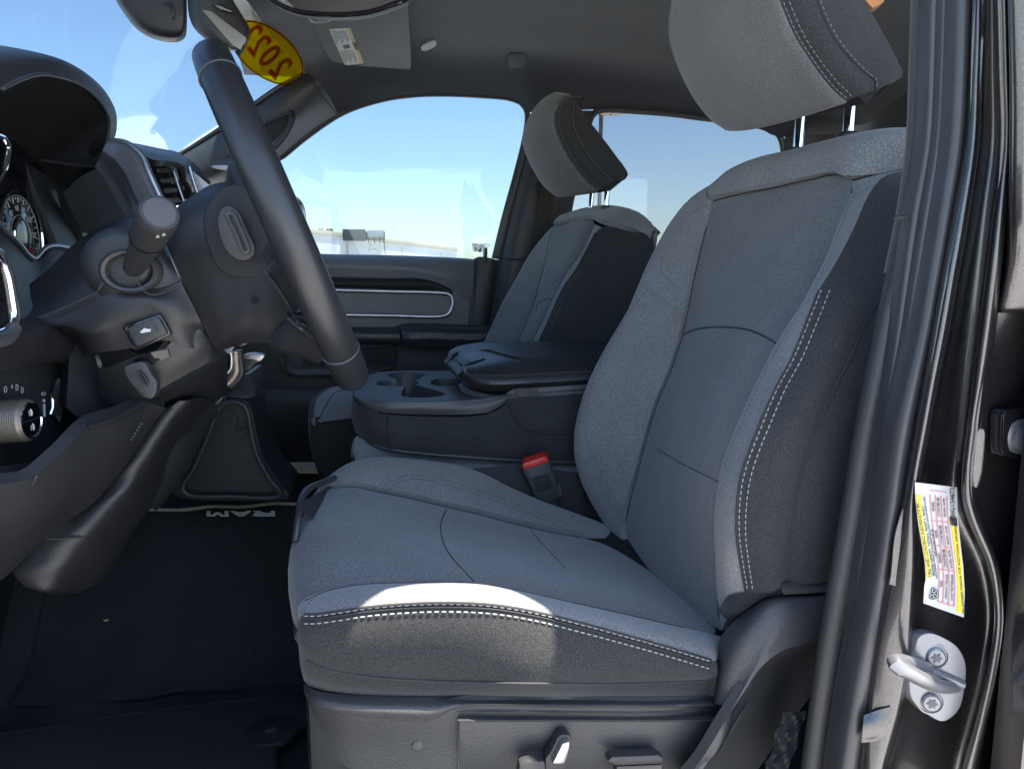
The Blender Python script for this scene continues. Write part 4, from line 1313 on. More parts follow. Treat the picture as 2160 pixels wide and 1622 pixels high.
# ================================================================== far door
pd = thing('passenger_door', 'far front door with padded sill, silver edged inlay and black armrest', 'car door', W(.0, 2.30, -.55))
yd = 2.27
up0 = [(560, 528, 2.31), (690, 536, 2.31), (800, 538, 2.31), (900, 541, 2.31), (980, 545, 2.31), (1001, 547, 2.31)]
up1 = [(560, 534, 2.27), (690, 541, 2.27), (800, 544, 2.27), (900, 547, 2.27), (975, 551, 2.27), (1000, 553, 2.28)]
up2 = [(560, 552, 2.245), (690, 556, 2.245), (800, 560, 2.245), (880, 566, 2.245), (950, 582, 2.245), (998, 600, 2.265)]
up3 = [(560, 580, 2.25), (690, 582, 2.25), (800, 583, 2.25), (880, 586, 2.25), (940, 604, 2.25), (990, 640, 2.27)]
panel('sill_pad', [up0, up1, up2, up3], M_DOOR, pd, 50, 26)
panel('door_panel', [[(-150, 560, 2.275), (1000, 590, 2.275)], [(-150, 1085, 2.275), (1000, 1085, 2.275)]], M_BLK, pd, 20, 20, thick=.04)
panel('door_end', [[(1000, 546, 2.30), (1010, 542, 2.295), (1040, 546, 2.29), (1052, 552, 2.30)], [(990, 640, 2.29), (1000, 640, 2.28), (1028, 640, 2.28), (1038, 640, 2.29)], [(985, 740, 2.29), (995, 740, 2.28), (1016, 740, 2.28), (1026, 740, 2.29)]], M_BLK, pd, 20, 20, thick=.02)
# mid section, grey, with dark slot
panel('inner_skin', [[(990, 548, 2.315), (1150, 548, 2.315)], [(990, 1085, 2.315), (1150, 1085, 2.315)]], M_BLK, pd, 8, 8, thick=.01)
panel('mid_panel', [[(560, 578, 2.262), (880, 584, 2.262), (940, 602, 2.262), (992, 640, 2.268)], [(560, 690, 2.262), (880, 690, 2.262), (940, 690, 2.262), (985, 692, 2.268)]], M_DOOR, pd, 30, 16, thick=.012)
panel('upper_slot', [[(560, 583, 2.255), (700, 585, 2.255), (820, 587, 2.255), (895, 588, 2.255), (925, 596, 2.255), (955, 614, 2.258)],
                     [(560, 596, 2.246), (700, 598, 2.246), (820, 600, 2.246), (890, 600, 2.246), (920, 604, 2.25), (955, 615, 2.257)],
                     [(560, 607, 2.255), (700, 608, 2.255), (820, 611, 2.255), (890, 613, 2.255), (925, 615, 2.255), (955, 616, 2.256)]], M_MATT, pd, 40, 12, thick=.01)
ins = [(560, 608), (715, 612), (830, 615), (930, 618), (948, 621), (954, 629), (953, 650), (946, 662), (932, 667), (830, 666), (715, 664), (560, 662)]
loop = pts([(x, y, 2.25) for x, y in ins])
mb = MB()
dense = cr(loop[1:-1], 70)
mb.tube([loop[0]] + dense + [loop[-1]], .0062, 10, flat=(Vector((0, 1, 0)), .7))
mb.build('inlay_frame', M_SILVER, pd)
MB().prism([p + Vector((0, .008, 0)) for p in [loop[0]] + cr(loop[1:-1], 40) + [loop[-1]]], Vector((0, .01, 0))).build('inlay', M_DOOR, pd)
# armrest: front grip and rear pad
ar1 = [[(700, 694, 2.26), (842, 695, 2.26)], [(700, 690, 2.22), (842, 692, 2.22)], [(700, 700, 2.19), (843, 702, 2.19)], [(700, 718, 2.19), (844, 722, 2.19)], [(700, 724, 2.22), (844, 727, 2.22)]]
panel('armrest_grip', ar1, M_LEATHER, pd, 24, 24)
ar2 = [[(822, 694, 2.26), (850, 684, 2.26), (900, 682, 2.26), (960, 684, 2.26), (1040, 686, 2.26)], [(830, 693, 2.22), (852, 684, 2.21), (900, 683, 2.20), (960, 686, 2.20), (1040, 688, 2.20)],
       [(846, 700, 2.185), (860, 697, 2.18), (900, 697, 2.175), (960, 699, 2.175), (1040, 701, 2.175)], [(848, 716, 2.18), (860, 716, 2.172), (900, 717, 2.17), (960, 718, 2.17), (1040, 720, 2.17)],
       [(848, 730, 2.19), (860, 732, 2.185), (900, 733, 2.185), (960, 734, 2.185), (1040, 734, 2.185)]]
arm = panel('armrest_pad', ar2, M_LEATHER, pd, 40, 30)
mb = MB()
stitches(mb, [(852, 704, 2.172), (900, 704, 2.168), (960, 706, 2.168), (1035, 708, 2.168)], lift=.006, r=.0014, spacing=.011, length=.0065)
stitches(mb, [(852, 713, 2.172), (900, 713, 2.166), (960, 715, 2.166), (1035, 717, 2.166)], lift=.006, r=.0014, spacing=.011, length=.0065)
mb.build('stitching', M_THREAD, arm)
# recess under the grip, lower panel and its pocket
panel('lower_panel', [[(600, 728, 2.262), (838, 728, 2.262)], [(600, 776, 2.262), (834, 776, 2.262)]], M_BLK, pd, 20, 10)
mb = MB()
for k in range(9):
    mb.tube([P(640, 733 + k * 4.6, 2.256), P(832, 733 + k * 4.6, 2.256)], .0016, 5)
mb.build('rib', M_MATT, pd)
mb = MB()
mb.tube(cr(pts([(832, 728, 2.25), (838, 750, 2.25), (834, 770, 2.25), (820, 778, 2.25), (780, 781, 2.25)]), 30), .004, 8)
mb.build('pull_cup_edge', M_BLK, pd)
panel('pocket_lip', [[(600, 752, 2.235), (606, 768, 2.235), (618, 776, 2.235), (690, 778, 2.235), (800, 781, 2.235)], [(598, 758, 2.222), (604, 778, 2.222), (616, 788, 2.222), (690, 790, 2.222), (800, 793, 2.222)]], M_PLAS, pd, 36, 6)
panel('pocket', [[(440, 820, 2.225), (680, 823, 2.225), (800, 826, 2.225)], [(440, 836, 2.215), (680, 838, 2.215), (800, 840, 2.215)], [(440, 990, 2.23), (680, 990, 2.23), (800, 990, 2.23)]], M_BLK, pd, 20, 14)
mb = MB()
for k in range(18):
    mb.tube([P(580, 892 + k * 4.5, 2.219), P(676, 892 + k * 4.5, 2.219)], .0012, 5)
mb.build('pocket_rib', M_BLK, pd)
q = P(1024, 548, 2.285)
MB().lathe(q, P(1025, 523, 2.285) - q, [(-.01, .0055), (.020, .0055), (.034, .0042), (.036, .002)], 14).build('lock_knob', M_BLK, pd)
# window frame of that door, and its pane
fo = cr(pts([(560, 345, 2.315), (590, 333, 2.315), (640, 293, 2.315), (720, 239, 2.315), (800, 211, 2.315), (870, 200, 2.315), (940, 198, 2.315), (1010, 201, 2.315), (1078, 208, 2.315), (1102, 219, 2.315), (1112, 236, 2.315), (1113, 256, 2.315), (1106, 300, 2.315), (1088, 372, 2.315), (1064, 460, 2.315), (1043, 546, 2.315)]), 70)
mb = MB()
mb.tube(fo, .0095, 10)
mb.build('window_seal', M_RUB, pd)
ff = cr(pts([(1118, 244, 2.33), (1122, 262, 2.33), (1112, 310, 2.33), (1096, 378, 2.33), (1072, 465, 2.33), (1053, 548, 2.33)]), 40)
mb = MB()
mb.tube(ff, .013, 10, flat=(Vector((0, 1, 0)), .8))
mb.build('window_frame', M_BLK, pd)
pn = [pts([(500, 345, 2.345), (620, 290, 2.345), (720, 235, 2.345), (800, 207, 2.345), (940, 194, 2.345), (1078, 204, 2.345), (1110, 225, 2.345), (1118, 260, 2.345)]),
      pts([(500, 560, 2.345), (700, 560, 2.345), (800, 560, 2.345), (900, 560, 2.345), (950, 560, 2.345), (1000, 560, 2.345), (1030, 560, 2.345), (1050, 560, 2.345)])]
MB().sheet(loft(pn, 30, 20), .004).build('pane', M_GLASS, pd)
# outside mirror of that door
sm = cr(pts([(622, 412, 2.55), (636, 424, 2.55), (644, 440, 2.55), (646, 468, 2.55), (646, 500, 2.55), (600, 520, 2.55), (560, 500, 2.55), (560, 420, 2.55), (590, 408, 2.55)]), 40, closed=True)
MB().prism(sm, Vector((-.05, .22, 0)), .01).build('outside_mirror', M_BLK, pd)
MB().prism([p.lerp(sum(sm, Vector()) / 40, .10) + Vector((.004, -.004, 0)) for p in sm], Vector((0, .003, 0)), .001).build('mirror_glass', M_CHROME, pd)

# scuff plate below that door, its sunlight put into the pale colour
sp = MB().prism(pts([(562, 931, 2.19), (570, 921, 2.19), (590, 950, 2.18), (611, 974, 2.18), (672, 974, 2.18), (780, 974, 2.18), (780, 991, 2.16), (677, 991, 2.16), (604, 991, 2.16), (580, 958, 2.17)]), Vector((0, .03, -.02)), .004).build('sill_plate', plain('painted_sunlit_sill', (.55, .53, .42), .5))
tag(sp, 'sill plate along the foot of the far door opening, sunlight put into its pale olive colour', 'sill plate')

# ================================================================== pillars on the far side
bp = thing('center_pillar', 'black centre pillar between the two far door windows', 'pillar trim', W(.45, 2.3, -.3))
o0 = [(1106, 240, 2.29), (1118, 246, 2.285), (1116, 300, 2.285), (1100, 372, 2.285), (1078, 460, 2.285), (1058, 545, 2.285), (1040, 640, 2.285), (1022, 730, 2.285)]
o0 = o0[1:]
o1 = [(1140, 236, 2.26), (1138, 300, 2.26), (1122, 372, 2.26), (1100, 460, 2.26), (1080, 545, 2.26), (1062, 640, 2.26), (1042, 730, 2.26)]
o2 = [(1215, 234, 2.26), (1205, 300, 2.26), (1185, 372, 2.26), (1163, 460, 2.26), (1143, 545, 2.26), (1125, 640, 2.26), (1105, 730, 2.26)]
o3 = [(1250, 234, 2.285), (1238, 290, 2.285), (1222, 350, 2.285), (1203, 430, 2.285), (1185, 520, 2.285), (1165, 640, 2.285), (1145, 730, 2.285)]
panel('pillar_trim', [o0, o1, o2, o3], M_BLK, bp, 50, 24)
mb = MB()
mb.tube(cr(pts([(1058, 545, 2.27), (1075, 547, 2.25), (1110, 548, 2.25)]), 12), .0016, 6)
mb.build('trim_gap', M_DTHREAD, bp)
mb = MB()
hs = pts([(1137, 378, 2.245), (1141, 390, 2.24), (1139, 404, 2.24), (1132, 396, 2.245)])
mb.prism(hs, Vector((0, .02, 0)), .003)
mb.build('belt_guide', M_MATT, bp)
sb2 = MB().sheet(loft([[(1142, 385, 2.235), (1138, 420, 2.235), (1124, 500, 2.235), (1112, 560, 2.235), (1085, 700, 2.235)], [(1176, 385, 2.235), (1169, 420, 2.235), (1153, 500, 2.235), (1138, 560, 2.235), (1110, 700, 2.235)]], 40, 6), .0015)
tag(sb2.build('seat_belt', fabric('brown_black_webbing', (.052, .046, .042), .3)), 'dark woven seat belt hanging down the far centre pillar behind the headrest', 'seat belt')

ap = thing('front_pillar', 'dark front pillar trim with grab handle beside the windscreen on the far side', 'pillar trim', W(-.5, 2.25, .2))
e0 = pts([(360, 337, 2.26), (377, 323, 2.25), (450, 278, 2.24), (540, 214, 2.23), (590, 180, 2.225), (645, 152, 2.215)])
e1 = pts([(390, 345, 2.20), (410, 335, 2.20), (480, 290, 2.19), (565, 228, 2.185), (615, 198, 2.185), (672, 172, 2.19)])
e2 = pts([(415, 375, 2.20), (440, 368, 2.20), (520, 322, 2.19), (590, 262, 2.19), (635, 232, 2.20), (695, 205, 2.23)])
e3 = pts([(430, 405, 2.27), (470, 395, 2.27), (560, 352, 2.285), (600, 322, 2.29), (650, 280, 2.295), (712, 240, 2.30)])
panel('pillar_trim', [e0, e1, e2, e3], M_TRIM, ap, 50, 30)
mb = MB()
mb.tube(cr(pts([(372, 330, 2.235), (450, 281, 2.222), (540, 217, 2.21), (590, 183, 2.207), (640, 156, 2.20)]), 30), .006, 8)
mb.build('windscreen_seal', M_RUB, ap)
mb = MB()
mb.tube(cr(pts([(645, 152, 2.208), (660, 175, 2.185), (682, 205, 2.205), (710, 240, 2.285)]), 24), .0016, 6)
mb.build('trim_gap', M_DTHREAD, ap)
# grab handle: a dark hollow with a grip standing across it
panel('handle_recess', [pts([(500, 300, 2.172), (547, 268, 2.172), (585, 248, 2.172), (612, 238, 2.172)]), pts([(520, 330, 2.172), (560, 312, 2.172), (592, 284, 2.172), (617, 244, 2.172)])], M_MATT, ap, 24, 10, thick=.004)
mb = MB()
mb.tube(cr(pts([(615, 238, 2.165), (617, 252, 2.15), (606, 278, 2.145), (588, 302, 2.145), (572, 318, 2.15), (560, 326, 2.168)]), 30), .009, 12)
mb.tube(cr(pts([(543, 272, 2.165), (575, 252, 2.160), (611, 236, 2.165)]), 20), .003, 8)
mb.build('grab_handle', M_BLK, ap)
MB().prism(cr(pts([(436, 350, 2.15), (450, 341, 2.15), (475, 334, 2.15), (500, 338, 2.15), (520, 350, 2.15), (490, 360, 2.15), (460, 357, 2.15)]), 30, closed=True), Vector((.004, .012, 0)), .004).build('speaker_cover', M_TRIM, ap)
MB().prism(cr(pts([(445, 351, 2.146), (470, 349, 2.146), (510, 352, 2.146), (490, 358, 2.146), (460, 356, 2.146)]), 30, closed=True), Vector((0, .003, 0)), .001).build('speaker_edge', M_SILVER, ap)

# rear door on the far side: frame and tinted pane
rd = thing('rear_door', 'far rear door with a large tinted window behind the headrests', 'car door', W(.9, 2.32, -.5))
ro_ = cr(pts([(1196, 470, 2.30), (1205, 420, 2.30), (1222, 350, 2.30), (1238, 280, 2.30), (1246, 250, 2.30), (1256, 237, 2.30), (1275, 232, 2.30), (1330, 234, 2.30), (1420, 241, 2.30), (1480, 249, 2.30), (1560, 258, 2.30), (1615, 270, 2.30), (1642, 284, 2.30), (1652, 312, 2.30), (1652, 420, 2.30), (1640, 600, 2.30)]), 80)
mb = MB()
mb.tube(ro_, .010, 10)
mb.build('window_seal', M_RUB, rd)
rp = [pts([(1190, 230, 2.335), (1300, 225, 2.335), (1500, 240, 2.335), (1665, 270, 2.335)]), pts([(1150, 640, 2.335), (1300, 640, 2.335), (1500, 640, 2.335), (1665, 640, 2.335)])]
MB().sheet(loft(rp, 16, 16), .004).build('pane', M_TINT, rd)
panel('door_panel', [[(1140, 600, 2.31), (1700, 600, 2.31)], [(1100, 1100, 2.31), (1700, 1100, 2.31)]], M_BLK, rd, 8, 8, thick=.03)
mb = MB()
mb.tube([P(1238, 470, 2.31), P(1241, 400, 2.31), P(1236, 300, 2.31)], .008, 8)
# rear pillar and back wall of the cab
rw = thing('rear_cab_wall', 'dark trim of the rear pillar and cab back behind the near headrest', 'cab trim', W(1.3, 1.4, -.3))
panel('pillar_trim', [[(1655, 290, 2.285), (1656, 360, 2.285), (1650, 620, 2.285)], [(1690, 285, 2.24), (1690, 360, 2.24), (1690, 620, 2.24)], [W(1.50, 2.20, .42), W(1.52, 2.20, .2), W(1.52, 2.20, -.3)]], M_BLK, rw, 30, 16)
MB().abox(1.50, 1.54, .50, 2.32, ZC - .70, ZC - .02, .0).build('back_panel', M_HEAD, rw)
MB().abox(1.50, 1.54, .50, 2.32, ZC + .34, ZC + .62, .0).build('upper_panel', M_HEAD, rw)
MB().abox(1.50, 1.54, 1.95, 2.32, ZC - .02, ZC + .34, .0).build('side_trim', M_HEAD, rw)
MB().abox(1.50, 1.54, .50, .95, ZC - .02, ZC + .34, .0).build('side_trim', M_HEAD, rw)
MB().abox(1.515, 1.52, .95, 1.95, ZC - .02, ZC + .34, .0).build('rear_pane', M_TINT, rw)

# ================================================================== near door pillar (painted jamb, seals, striker, label)
jp = thing('door_pillar', 'grey painted near door pillar with black rubber seals at the right edge', 'door pillar', W(.42, .56, -.6))
ys = [-60, 0, 150, 300, 450, 575, 700, 800, 900, 1050, 1200, 1300, 1400, 1500, 1622, 1700]
def vcol(xs, y):
    """xs at the photo heights ys"""
    return [P(x, yy, y) for x, yy in zip(xs, ys)]
e0 = [1926, 1925, 1920, 1914, 1893, 1868, 1843, 1822, 1802, 1778, 1752, 1736, 1720, 1706, 1690, 1682]
e1 = [1962, 1960, 1956, 1948, 1922, 1904, 1887, 1872, 1857, 1833, 1808, 1797, 1785, 1768, 1748, 1738]
e2 = [2011, 2008, 2003, 1994, 1971, 1950, 1928, 1905, 1882, 1861, 1839, 1820, 1800, 1783, 1765, 1756]
e3 = [2056, 2053, 2044, 2034, 2008, 1986, 1964, 1946, 1928, 1903, 1876, 1860, 1845, 1830, 1813, 1804]
e4 = [2066, 2064, 2060, 2053, 2031, 2008, 1986, 1966, 1948, 1922, 1919, 1912, 1906, 1885, 1852, 1840]
e4b = [2076, 2074, 2070, 2064, 2043, 2022, 2000, 1980, 1961, 1936, 1930, 1926, 1920, 1902, 1868, 1856]
e5 = [2108, 2110, 2114, 2116, 2098, 2083, 2067, 2054, 2042, 2031, 2085, 2098, 2085, 2062, 2030, 2016]
e6 = [2123, 2125, 2128, 2130, 2122, 2107, 2091, 2075, 2058, 2050, 2104, 2114, 2104, 2084, 2056, 2044]
e7 = [2300] * 16
# inner trim
mid = [a + .55 * (b - a) for a, b in zip(e0, e1)]
cA_ = [vcol([a + 6 for a in e0], .66), vcol(e0, .612), vcol(mid, .604), vcol(e1, .606)]
panel('pillar_trim', [cA_[0][:6], cA_[1][:6], cA_[2][:6], cA_[3][:6]], M_HEAD, jp, 50, 16)
lowc = [[P(1893 + 4, 458, .66)] + c[5:] if i == 0 else [P(1893 + (0, 0, 16, 31)[i], 458, (.66, .610, .602, .604)[i])] + c[5:] for i, c in enumerate(cA_)]
panel('lower_trim', [[p + Vector((0, -.003, 0)) for p in c] for c in lowc], M_BLK, jp, 60, 16)
mb = MB()
mb.tube(pts([(1885, 462, .598), (1905, 459, .594), (1926, 456, .596)]), .0022, 6)
mb.build('trim_gap', M_DTHREAD, jp)
# rubber door seal: flat lip then a bead, gap, then an outer bead
def vtube(xs, y, r, n=10, fl=1.0):
    return MB().tube(cr(vcol(xs, y), 60), r, n, flat=(Vector((0, 1, 0)), fl))
lip = [(a + b) / 2 for a, b in zip(e1, e2)]
w1 = [abs(b - a) for a, b in zip(e1, e2)]
def beads(xa, xb, y, bulge, mat, name):
    a, b = cr(vcol(xa, y), 70), cr(vcol(xb, y), 70)
    m1 = [p.lerp(q, .2) + Vector((-.25, -.97, 0)) * bulge * .8 for p, q in zip(a, b)]
    m2 = [p.lerp(q, .5) + Vector((-.25, -.97, 0)) * bulge * 1.1 for p, q in zip(a, b)]
    m3 = [p.lerp(q, .8) + Vector((-.25, -.97, 0)) * bulge * .8 for p, q in zip(a, b)]
    return panel(name, [[p + Vector((0, .012, 0)) for p in a], a, m1, m2, m3, b, [p + Vector((0, .012, 0)) for p in b]], mat, jp, 70, 26, thick=.004, angle=80)
e1b = [a + .42 * (b - a) for a, b in zip(e1, e2)]
e1c = [a + .52 * (b - a) for a, b in zip(e1, e2)]
e2a = [b - 5 for b in e2]
beads(e1, e1b, .592, .004, M_RUB, 'seal_lip')
beads(e1b, e2a, .585, .006, M_RUB, 'door_seal')
beads(e2, e3, .572, .009, M_RUB, 'outer_seal')
# painted jamb with its pressed ridges
recess = [a + (b - a) * .5 for a, b in zip(e4b, e5)]
panel('jamb', [vcol([a - 8 for a in e3], .585), vcol(e3, .562), vcol(e4, .548), vcol(e4b, .552), vcol([a + 8 for a in e4b], .572),
               vcol(recess, .574), vcol([a - 8 for a in e5], .568), vcol(e5, .535), vcol([(a + b) / 2 for a, b in zip(e5, e6)], .528), vcol(e6, .530),
               vcol([a + 10 for a in e6], .546)], M_PAINT, jp, 110, 80, thick=.006, angle=180)
# outer edge: bright skin above, dark recess with latch plate below
sk_t = [(2120, -60, .54), (2122, 0, .54), (2126, 200, .54), (2124, 380, .54), (2121, 470, .54), (2117, 560, .545), (2100, 660, .55)]
sk_m = [(2138, -60, .512), (2140, 0, .512), (2144, 200, .512), (2143, 380, .512), (2142, 470, .514), (2134, 560, .525), (2112, 660, .54)]
sk_o = [(2290, -60, .500), (2290, 0, .500), (2290, 200, .500), (2290, 380, .500), (2290, 470, .500), (2290, 560, .505), (2290, 660, .52)]
panel('outer_skin', [sk_t, sk_m, sk_o], M_PAINT, jp, 40, 20, thick=.006, angle=180)
panel('outer_recess', [[(2088, 600, .556), (2062, 900, .556), (2052, 1050, .556), (2108, 1200, .556), (2106, 1400, .556), (2050, 1640, .556)],
                       [(2140, 600, .548), (2110, 900, .562), (2100, 1050, .562), (2140, 1200, .562), (2140, 1400, .562), (2110, 1640, .562)],
                       [(2300, 600, .535), (2300, 900, .55), (2300, 1050, .55), (2300, 1200, .55), (2300, 1400, .55), (2300, 1640, .55)]], M_PAINT, jp, 50, 20, thick=.006, angle=180)
# latch bolt plate and bumper
lb = MB().prism(cr(pts([(2117, 880, .545), (2122, 868, .545), (2140, 862, .545), (2200, 866, .545), (2200, 975, .545), (2140, 968, .545), (2120, 962, .545), (2115, 945, .545)]), 40), Vector((-.004, .010, 0)), .003).build('latch_plate', M_STEEL, jp)
lb.data.materials[0] = M_GLOSS
MB().lathe(P(2152, 920, .546), (-.2, -1, 0), [(-.004, .016), (.003, .015), (.004, .010), (.008, .009), (.009, .004)], 20).build('bolt', M_STEEL, lb)
MB().prism(cr(pts([(2124, 1310, .548), (2132, 1290, .548), (2200, 1285, .548), (2200, 1430, .548), (2140, 1424, .548), (2124, 1400, .548)]), 40), Vector((0, .014, 0)), .006).build('rubber_bumper', M_RUB, jp)
MB().prism(cr(pts([(2066, 903, .534), (2076, 905, .533), (2078, 950, .533), (2070, 1010, .534), (2060, 1032, .535), (2054, 1020, .535), (2056, 960, .534)]), 30, closed=True), Vector((-.002, .012, 0)), .003).build('pressed_boss', M_PAINT, jp)
# small marks: screw plug and clips in the inner flange
MB().lathe(P(1898, 1222, .560), (-.5, -1, 0), [(-.003, .008), (.001, .008), (.0012, .005)], 18).build('plug', M_BLK, jp)
panel('clip_plate', [[(1905, 1070, .556), (1888, 1130, .556), (1880, 1210, .556), (1876, 1232, .556)], [(1922, 1110, .553), (1922, 1160, .553), (1919, 1215, .553), (1905, 1240, .553)]], M_PAINT, jp, 12, 6, thick=.002)
panel('sill_step', [[(1822, 1508, .556), (1850, 1498, .552), (1878, 1490, .548)], [(1820, 1540, .552), (1850, 1536, .548), (1880, 1530, .545)], [(1817, 1566, .556), (1850, 1562, .552), (1872, 1556, .548)]], M_PAINT, jp, 16, 12, thick=.004)
# ragged plastic sheet at the foot of the trim
mb = MB()
random.seed(3)
g = []
for j in range(16):
    row = []
    for i in range(8):
        px = 1700 - i * 7 - j * 2.6 + random.uniform(-1.2, 1.2) + 3 * math.sin(j * .9)
        py = 1500 + j * 9 + random.uniform(-.8, .8)
        row.append(P(px, py, .632 + random.uniform(-.0012, .0012) + .004 * math.sin(j * .8 + i) + i * .002))
    g.append(row)
mb.sheet(g, .002)
mb.build('carpet_flap', M_MATT, jp)

# tyre label (a sticker on the pillar)
lbT = (1930, 1017, 2025, 1026)
def lab(u, v, lift=0.0):
    """u across (0 left edge .. 1 right), v down; the label follows the wavy pillar"""
    # left and right edges traced from the photograph
    Lx = [(0, 1930, 1017), (.12, 1931, 1052), (.30, 1937, 1105), (.45, 1944, 1145), (.60, 1951, 1185), (.75, 1953, 1225), (.80, 1950, 1232), (.95, 1948, 1272)]
    Rx = [(0, 2019, 1028), (.2, 2020, 1085), (.4, 2026, 1145), (.6, 2032, 1195), (.8, 2035, 1250), (.95, 2033, 1302)]
    def at_(T, v):
        v = v * .95
        for (a, x0, y0), (b, x1, y1) in zip(T, T[1:]):
            if v <= b + 1e-9:
                w = (v - a) / (b - a)
                return x0 + (x1 - x0) * w, y0 + (y1 - y0) * w
        return T[-1][1:]
    a, b = at_(Lx, v), at_(Rx, v)
    px, py = a[0] + (b[0] - a[0]) * u, a[1] + (b[1] - a[1]) * u
    return P(px, py, .5445 - lift)
def lab_patch(name, u0, u1, v0, v1, mat, parent, lift, n=14, thick=.0003):
    g = [[lab(u0 + (u1 - u0) * i / 5, v0 + (v1 - v0) * j / (n - 1), lift) for i in range(6)] for j in range(n)]
    N = grid_normals(g)
    if N[2][2].dot(CAM - g[2][2]) < 0:
        g = [list(reversed(r)) for r in g]
    return MB().sheet(g, thick).build(name, mat, parent)
tp = lab_patch('tire_label', 0, 1, 0, 1, M_WHITE, None, .0, 24)
tag(tp, 'white and yellow tyre and loading information label on the grey door pillar', 'label')
lab_patch('yellow_band', .03, .14, .09, .76, M_YEL, tp, .0006, 20)
lab_patch('yellow_band', .83, .97, .30, .98, M_YEL, tp, .0006, 20)
lab_patch('black_corner', .80, .97, .235, .295, M_GLOSS, tp, .0006)
M_INK = plain('black_ink', (.05, .05, .05), .6)
M_PINK = plain('red_ink', (.62, .22, .20), .6)
mb = MB()
def lline(mb, u0, v0, u1, v1, r=.00035):
    ps = [lab(u0 + (u1 - u0) * k / 12, v0 + (v1 - v0) * k / 12, .0009) for k in range(13)]
    return mb.tube(ps, r, 5)
for k in (.36, .48, .62, .76):
    lline(mb, k, .08, k, .95)
for k in (.05, .28, .48, .68, .95):
    lline(mb, .36, k, .76, k)
mb.build('table_rule', M_PINK, tp)
def text_on(name, s, u, v, size, mat, parent, rot=0.0, lift=.0008, fn=lab, ext=.00012, right=None, down=None, bold=False, squash=1.0):
    """writing laid on a surface: origin fn(u, v); right/down are world vectors of the text frame"""
    cu_ = bpy.data.curves.new(name, 'FONT')
    cu_.body = s
    cu_.size = size
    cu_.extrude = ext
    cu_.offset = .02 * size if bold else 0
    cu_.align_x = 'CENTER'
    cu_.align_y = 'CENTER'
    tmp = bpy.data.objects.new('tmp', cu_)
    COL.objects.link(tmp)
    dg = bpy.context.evaluated_depsgraph_get()
    me = bpy.data.meshes.new_from_object(tmp.evaluated_get(dg))
    bpy.data.objects.remove(tmp)
    o = fn(u, v, lift) if fn is lab else fn
    X = right.normalized(); Yv = (-down).normalized()
    Nn = X.cross(Yv)
    vs = [o + X * p.co.x * squash + Yv * p.co.y + Nn * p.co.z for p in me.vertices]
    fs = [tuple(q.vertices) for q in me.polygons]
    bpy.data.meshes.remove(me)
    return mk(name, vs, fs, mat, parent, smooth=False)
def lab_text(s, u, v, size, mat=None, sq=1.0):
    # text runs up the label (reads bottom to top), as the sticker is mounted turned
    r = lab(u, v - .05) - lab(u, v + .05)
    d = lab(u + .05, v) - lab(u - .05, v)
    d = d - r.normalized() * d.dot(r.normalized())
    return text_on('lettering', s, u, v, size, mat or M_INK, tp, right=r, down=d, squash=sq)
lab_text('TIRE AND LOADING INFORMATION', .085, .45, 0.00420)
lab_text('SEATING CAPACITY   TOTAL 6   FRONT 3   REAR 3', .19, .45, 0.00285)
lab_text('THE COMBINED WEIGHT OF OCCUPANTS AND CARGO SHOULD NEVER EXCEED', .26, .42, 0.00205)
lab_text('1425 KG OR 3140 LB', .33, .46, 0.00285)
lab_text('TIRE', .42, .80, 0.00298)
lab_text('FRONT', .42, .58, 0.00298)
lab_text('REAR', .42, .38, 0.00298)
lab_text('SPARE', .42, .17, 0.00298)
lab_text('ORIGINAL TIRE SIZE', .55, .82, 0.00248)
lab_text('LT275/70R18E', .55, .58, 0.00364, sq=.8)
lab_text('LT275/70R18E', .55, .38, 0.00364, sq=.8)
lab_text('LT275/70R18E', .55, .17, 0.00364, sq=.8)
lab_text('COLD TIRE PRESSURE', .69, .82, 0.00248)
lab_text('415 KPA / 60 PSI', .69, .58, 0.00273, sq=.9)
lab_text('450 KPA / 65 PSI', .69, .38, 0.00273, sq=.9)
lab_text('450 KPA / 65 PSI', .69, .17, 0.00273, sq=.9)
lab_text('SEE OWNERS MANUAL FOR ADDITIONAL INFORMATION', .90, .62, 0.00350)
lab_text('NG134672', .89, .12, 0.0058)
wc = lab(.20, .90, .0009)
nrm = (CAM - wc).normalized()
wu = (lab(.19, .80) - wc).normalized()
ww = nrm.cross(wu)
MB().prism([wc + (wu * math.cos(a) + ww * math.sin(a)) * .0052 for a in [k * math.pi / 14 for k in range(28)]], nrm * .0003).build('tyre_symbol', M_INK, tp)
mb = MB()
for k in range(7):
    a = k * 2 * math.pi / 7
    d = wu * math.cos(a) + ww * math.sin(a)
    mb.tube([wc + nrm * .0008 + d * .0010, wc + nrm * .0008 + d * .0036], .0005, 6)
mb.tube([wc + nrm * .0008 + (wu * math.cos(a) + ww * math.sin(a)) * .0042 for a in [k * math.pi / 12 for k in range(24)]], .0003, 5, closed=True)
mb.build('wheel_symbol', M_WHITE, tp)

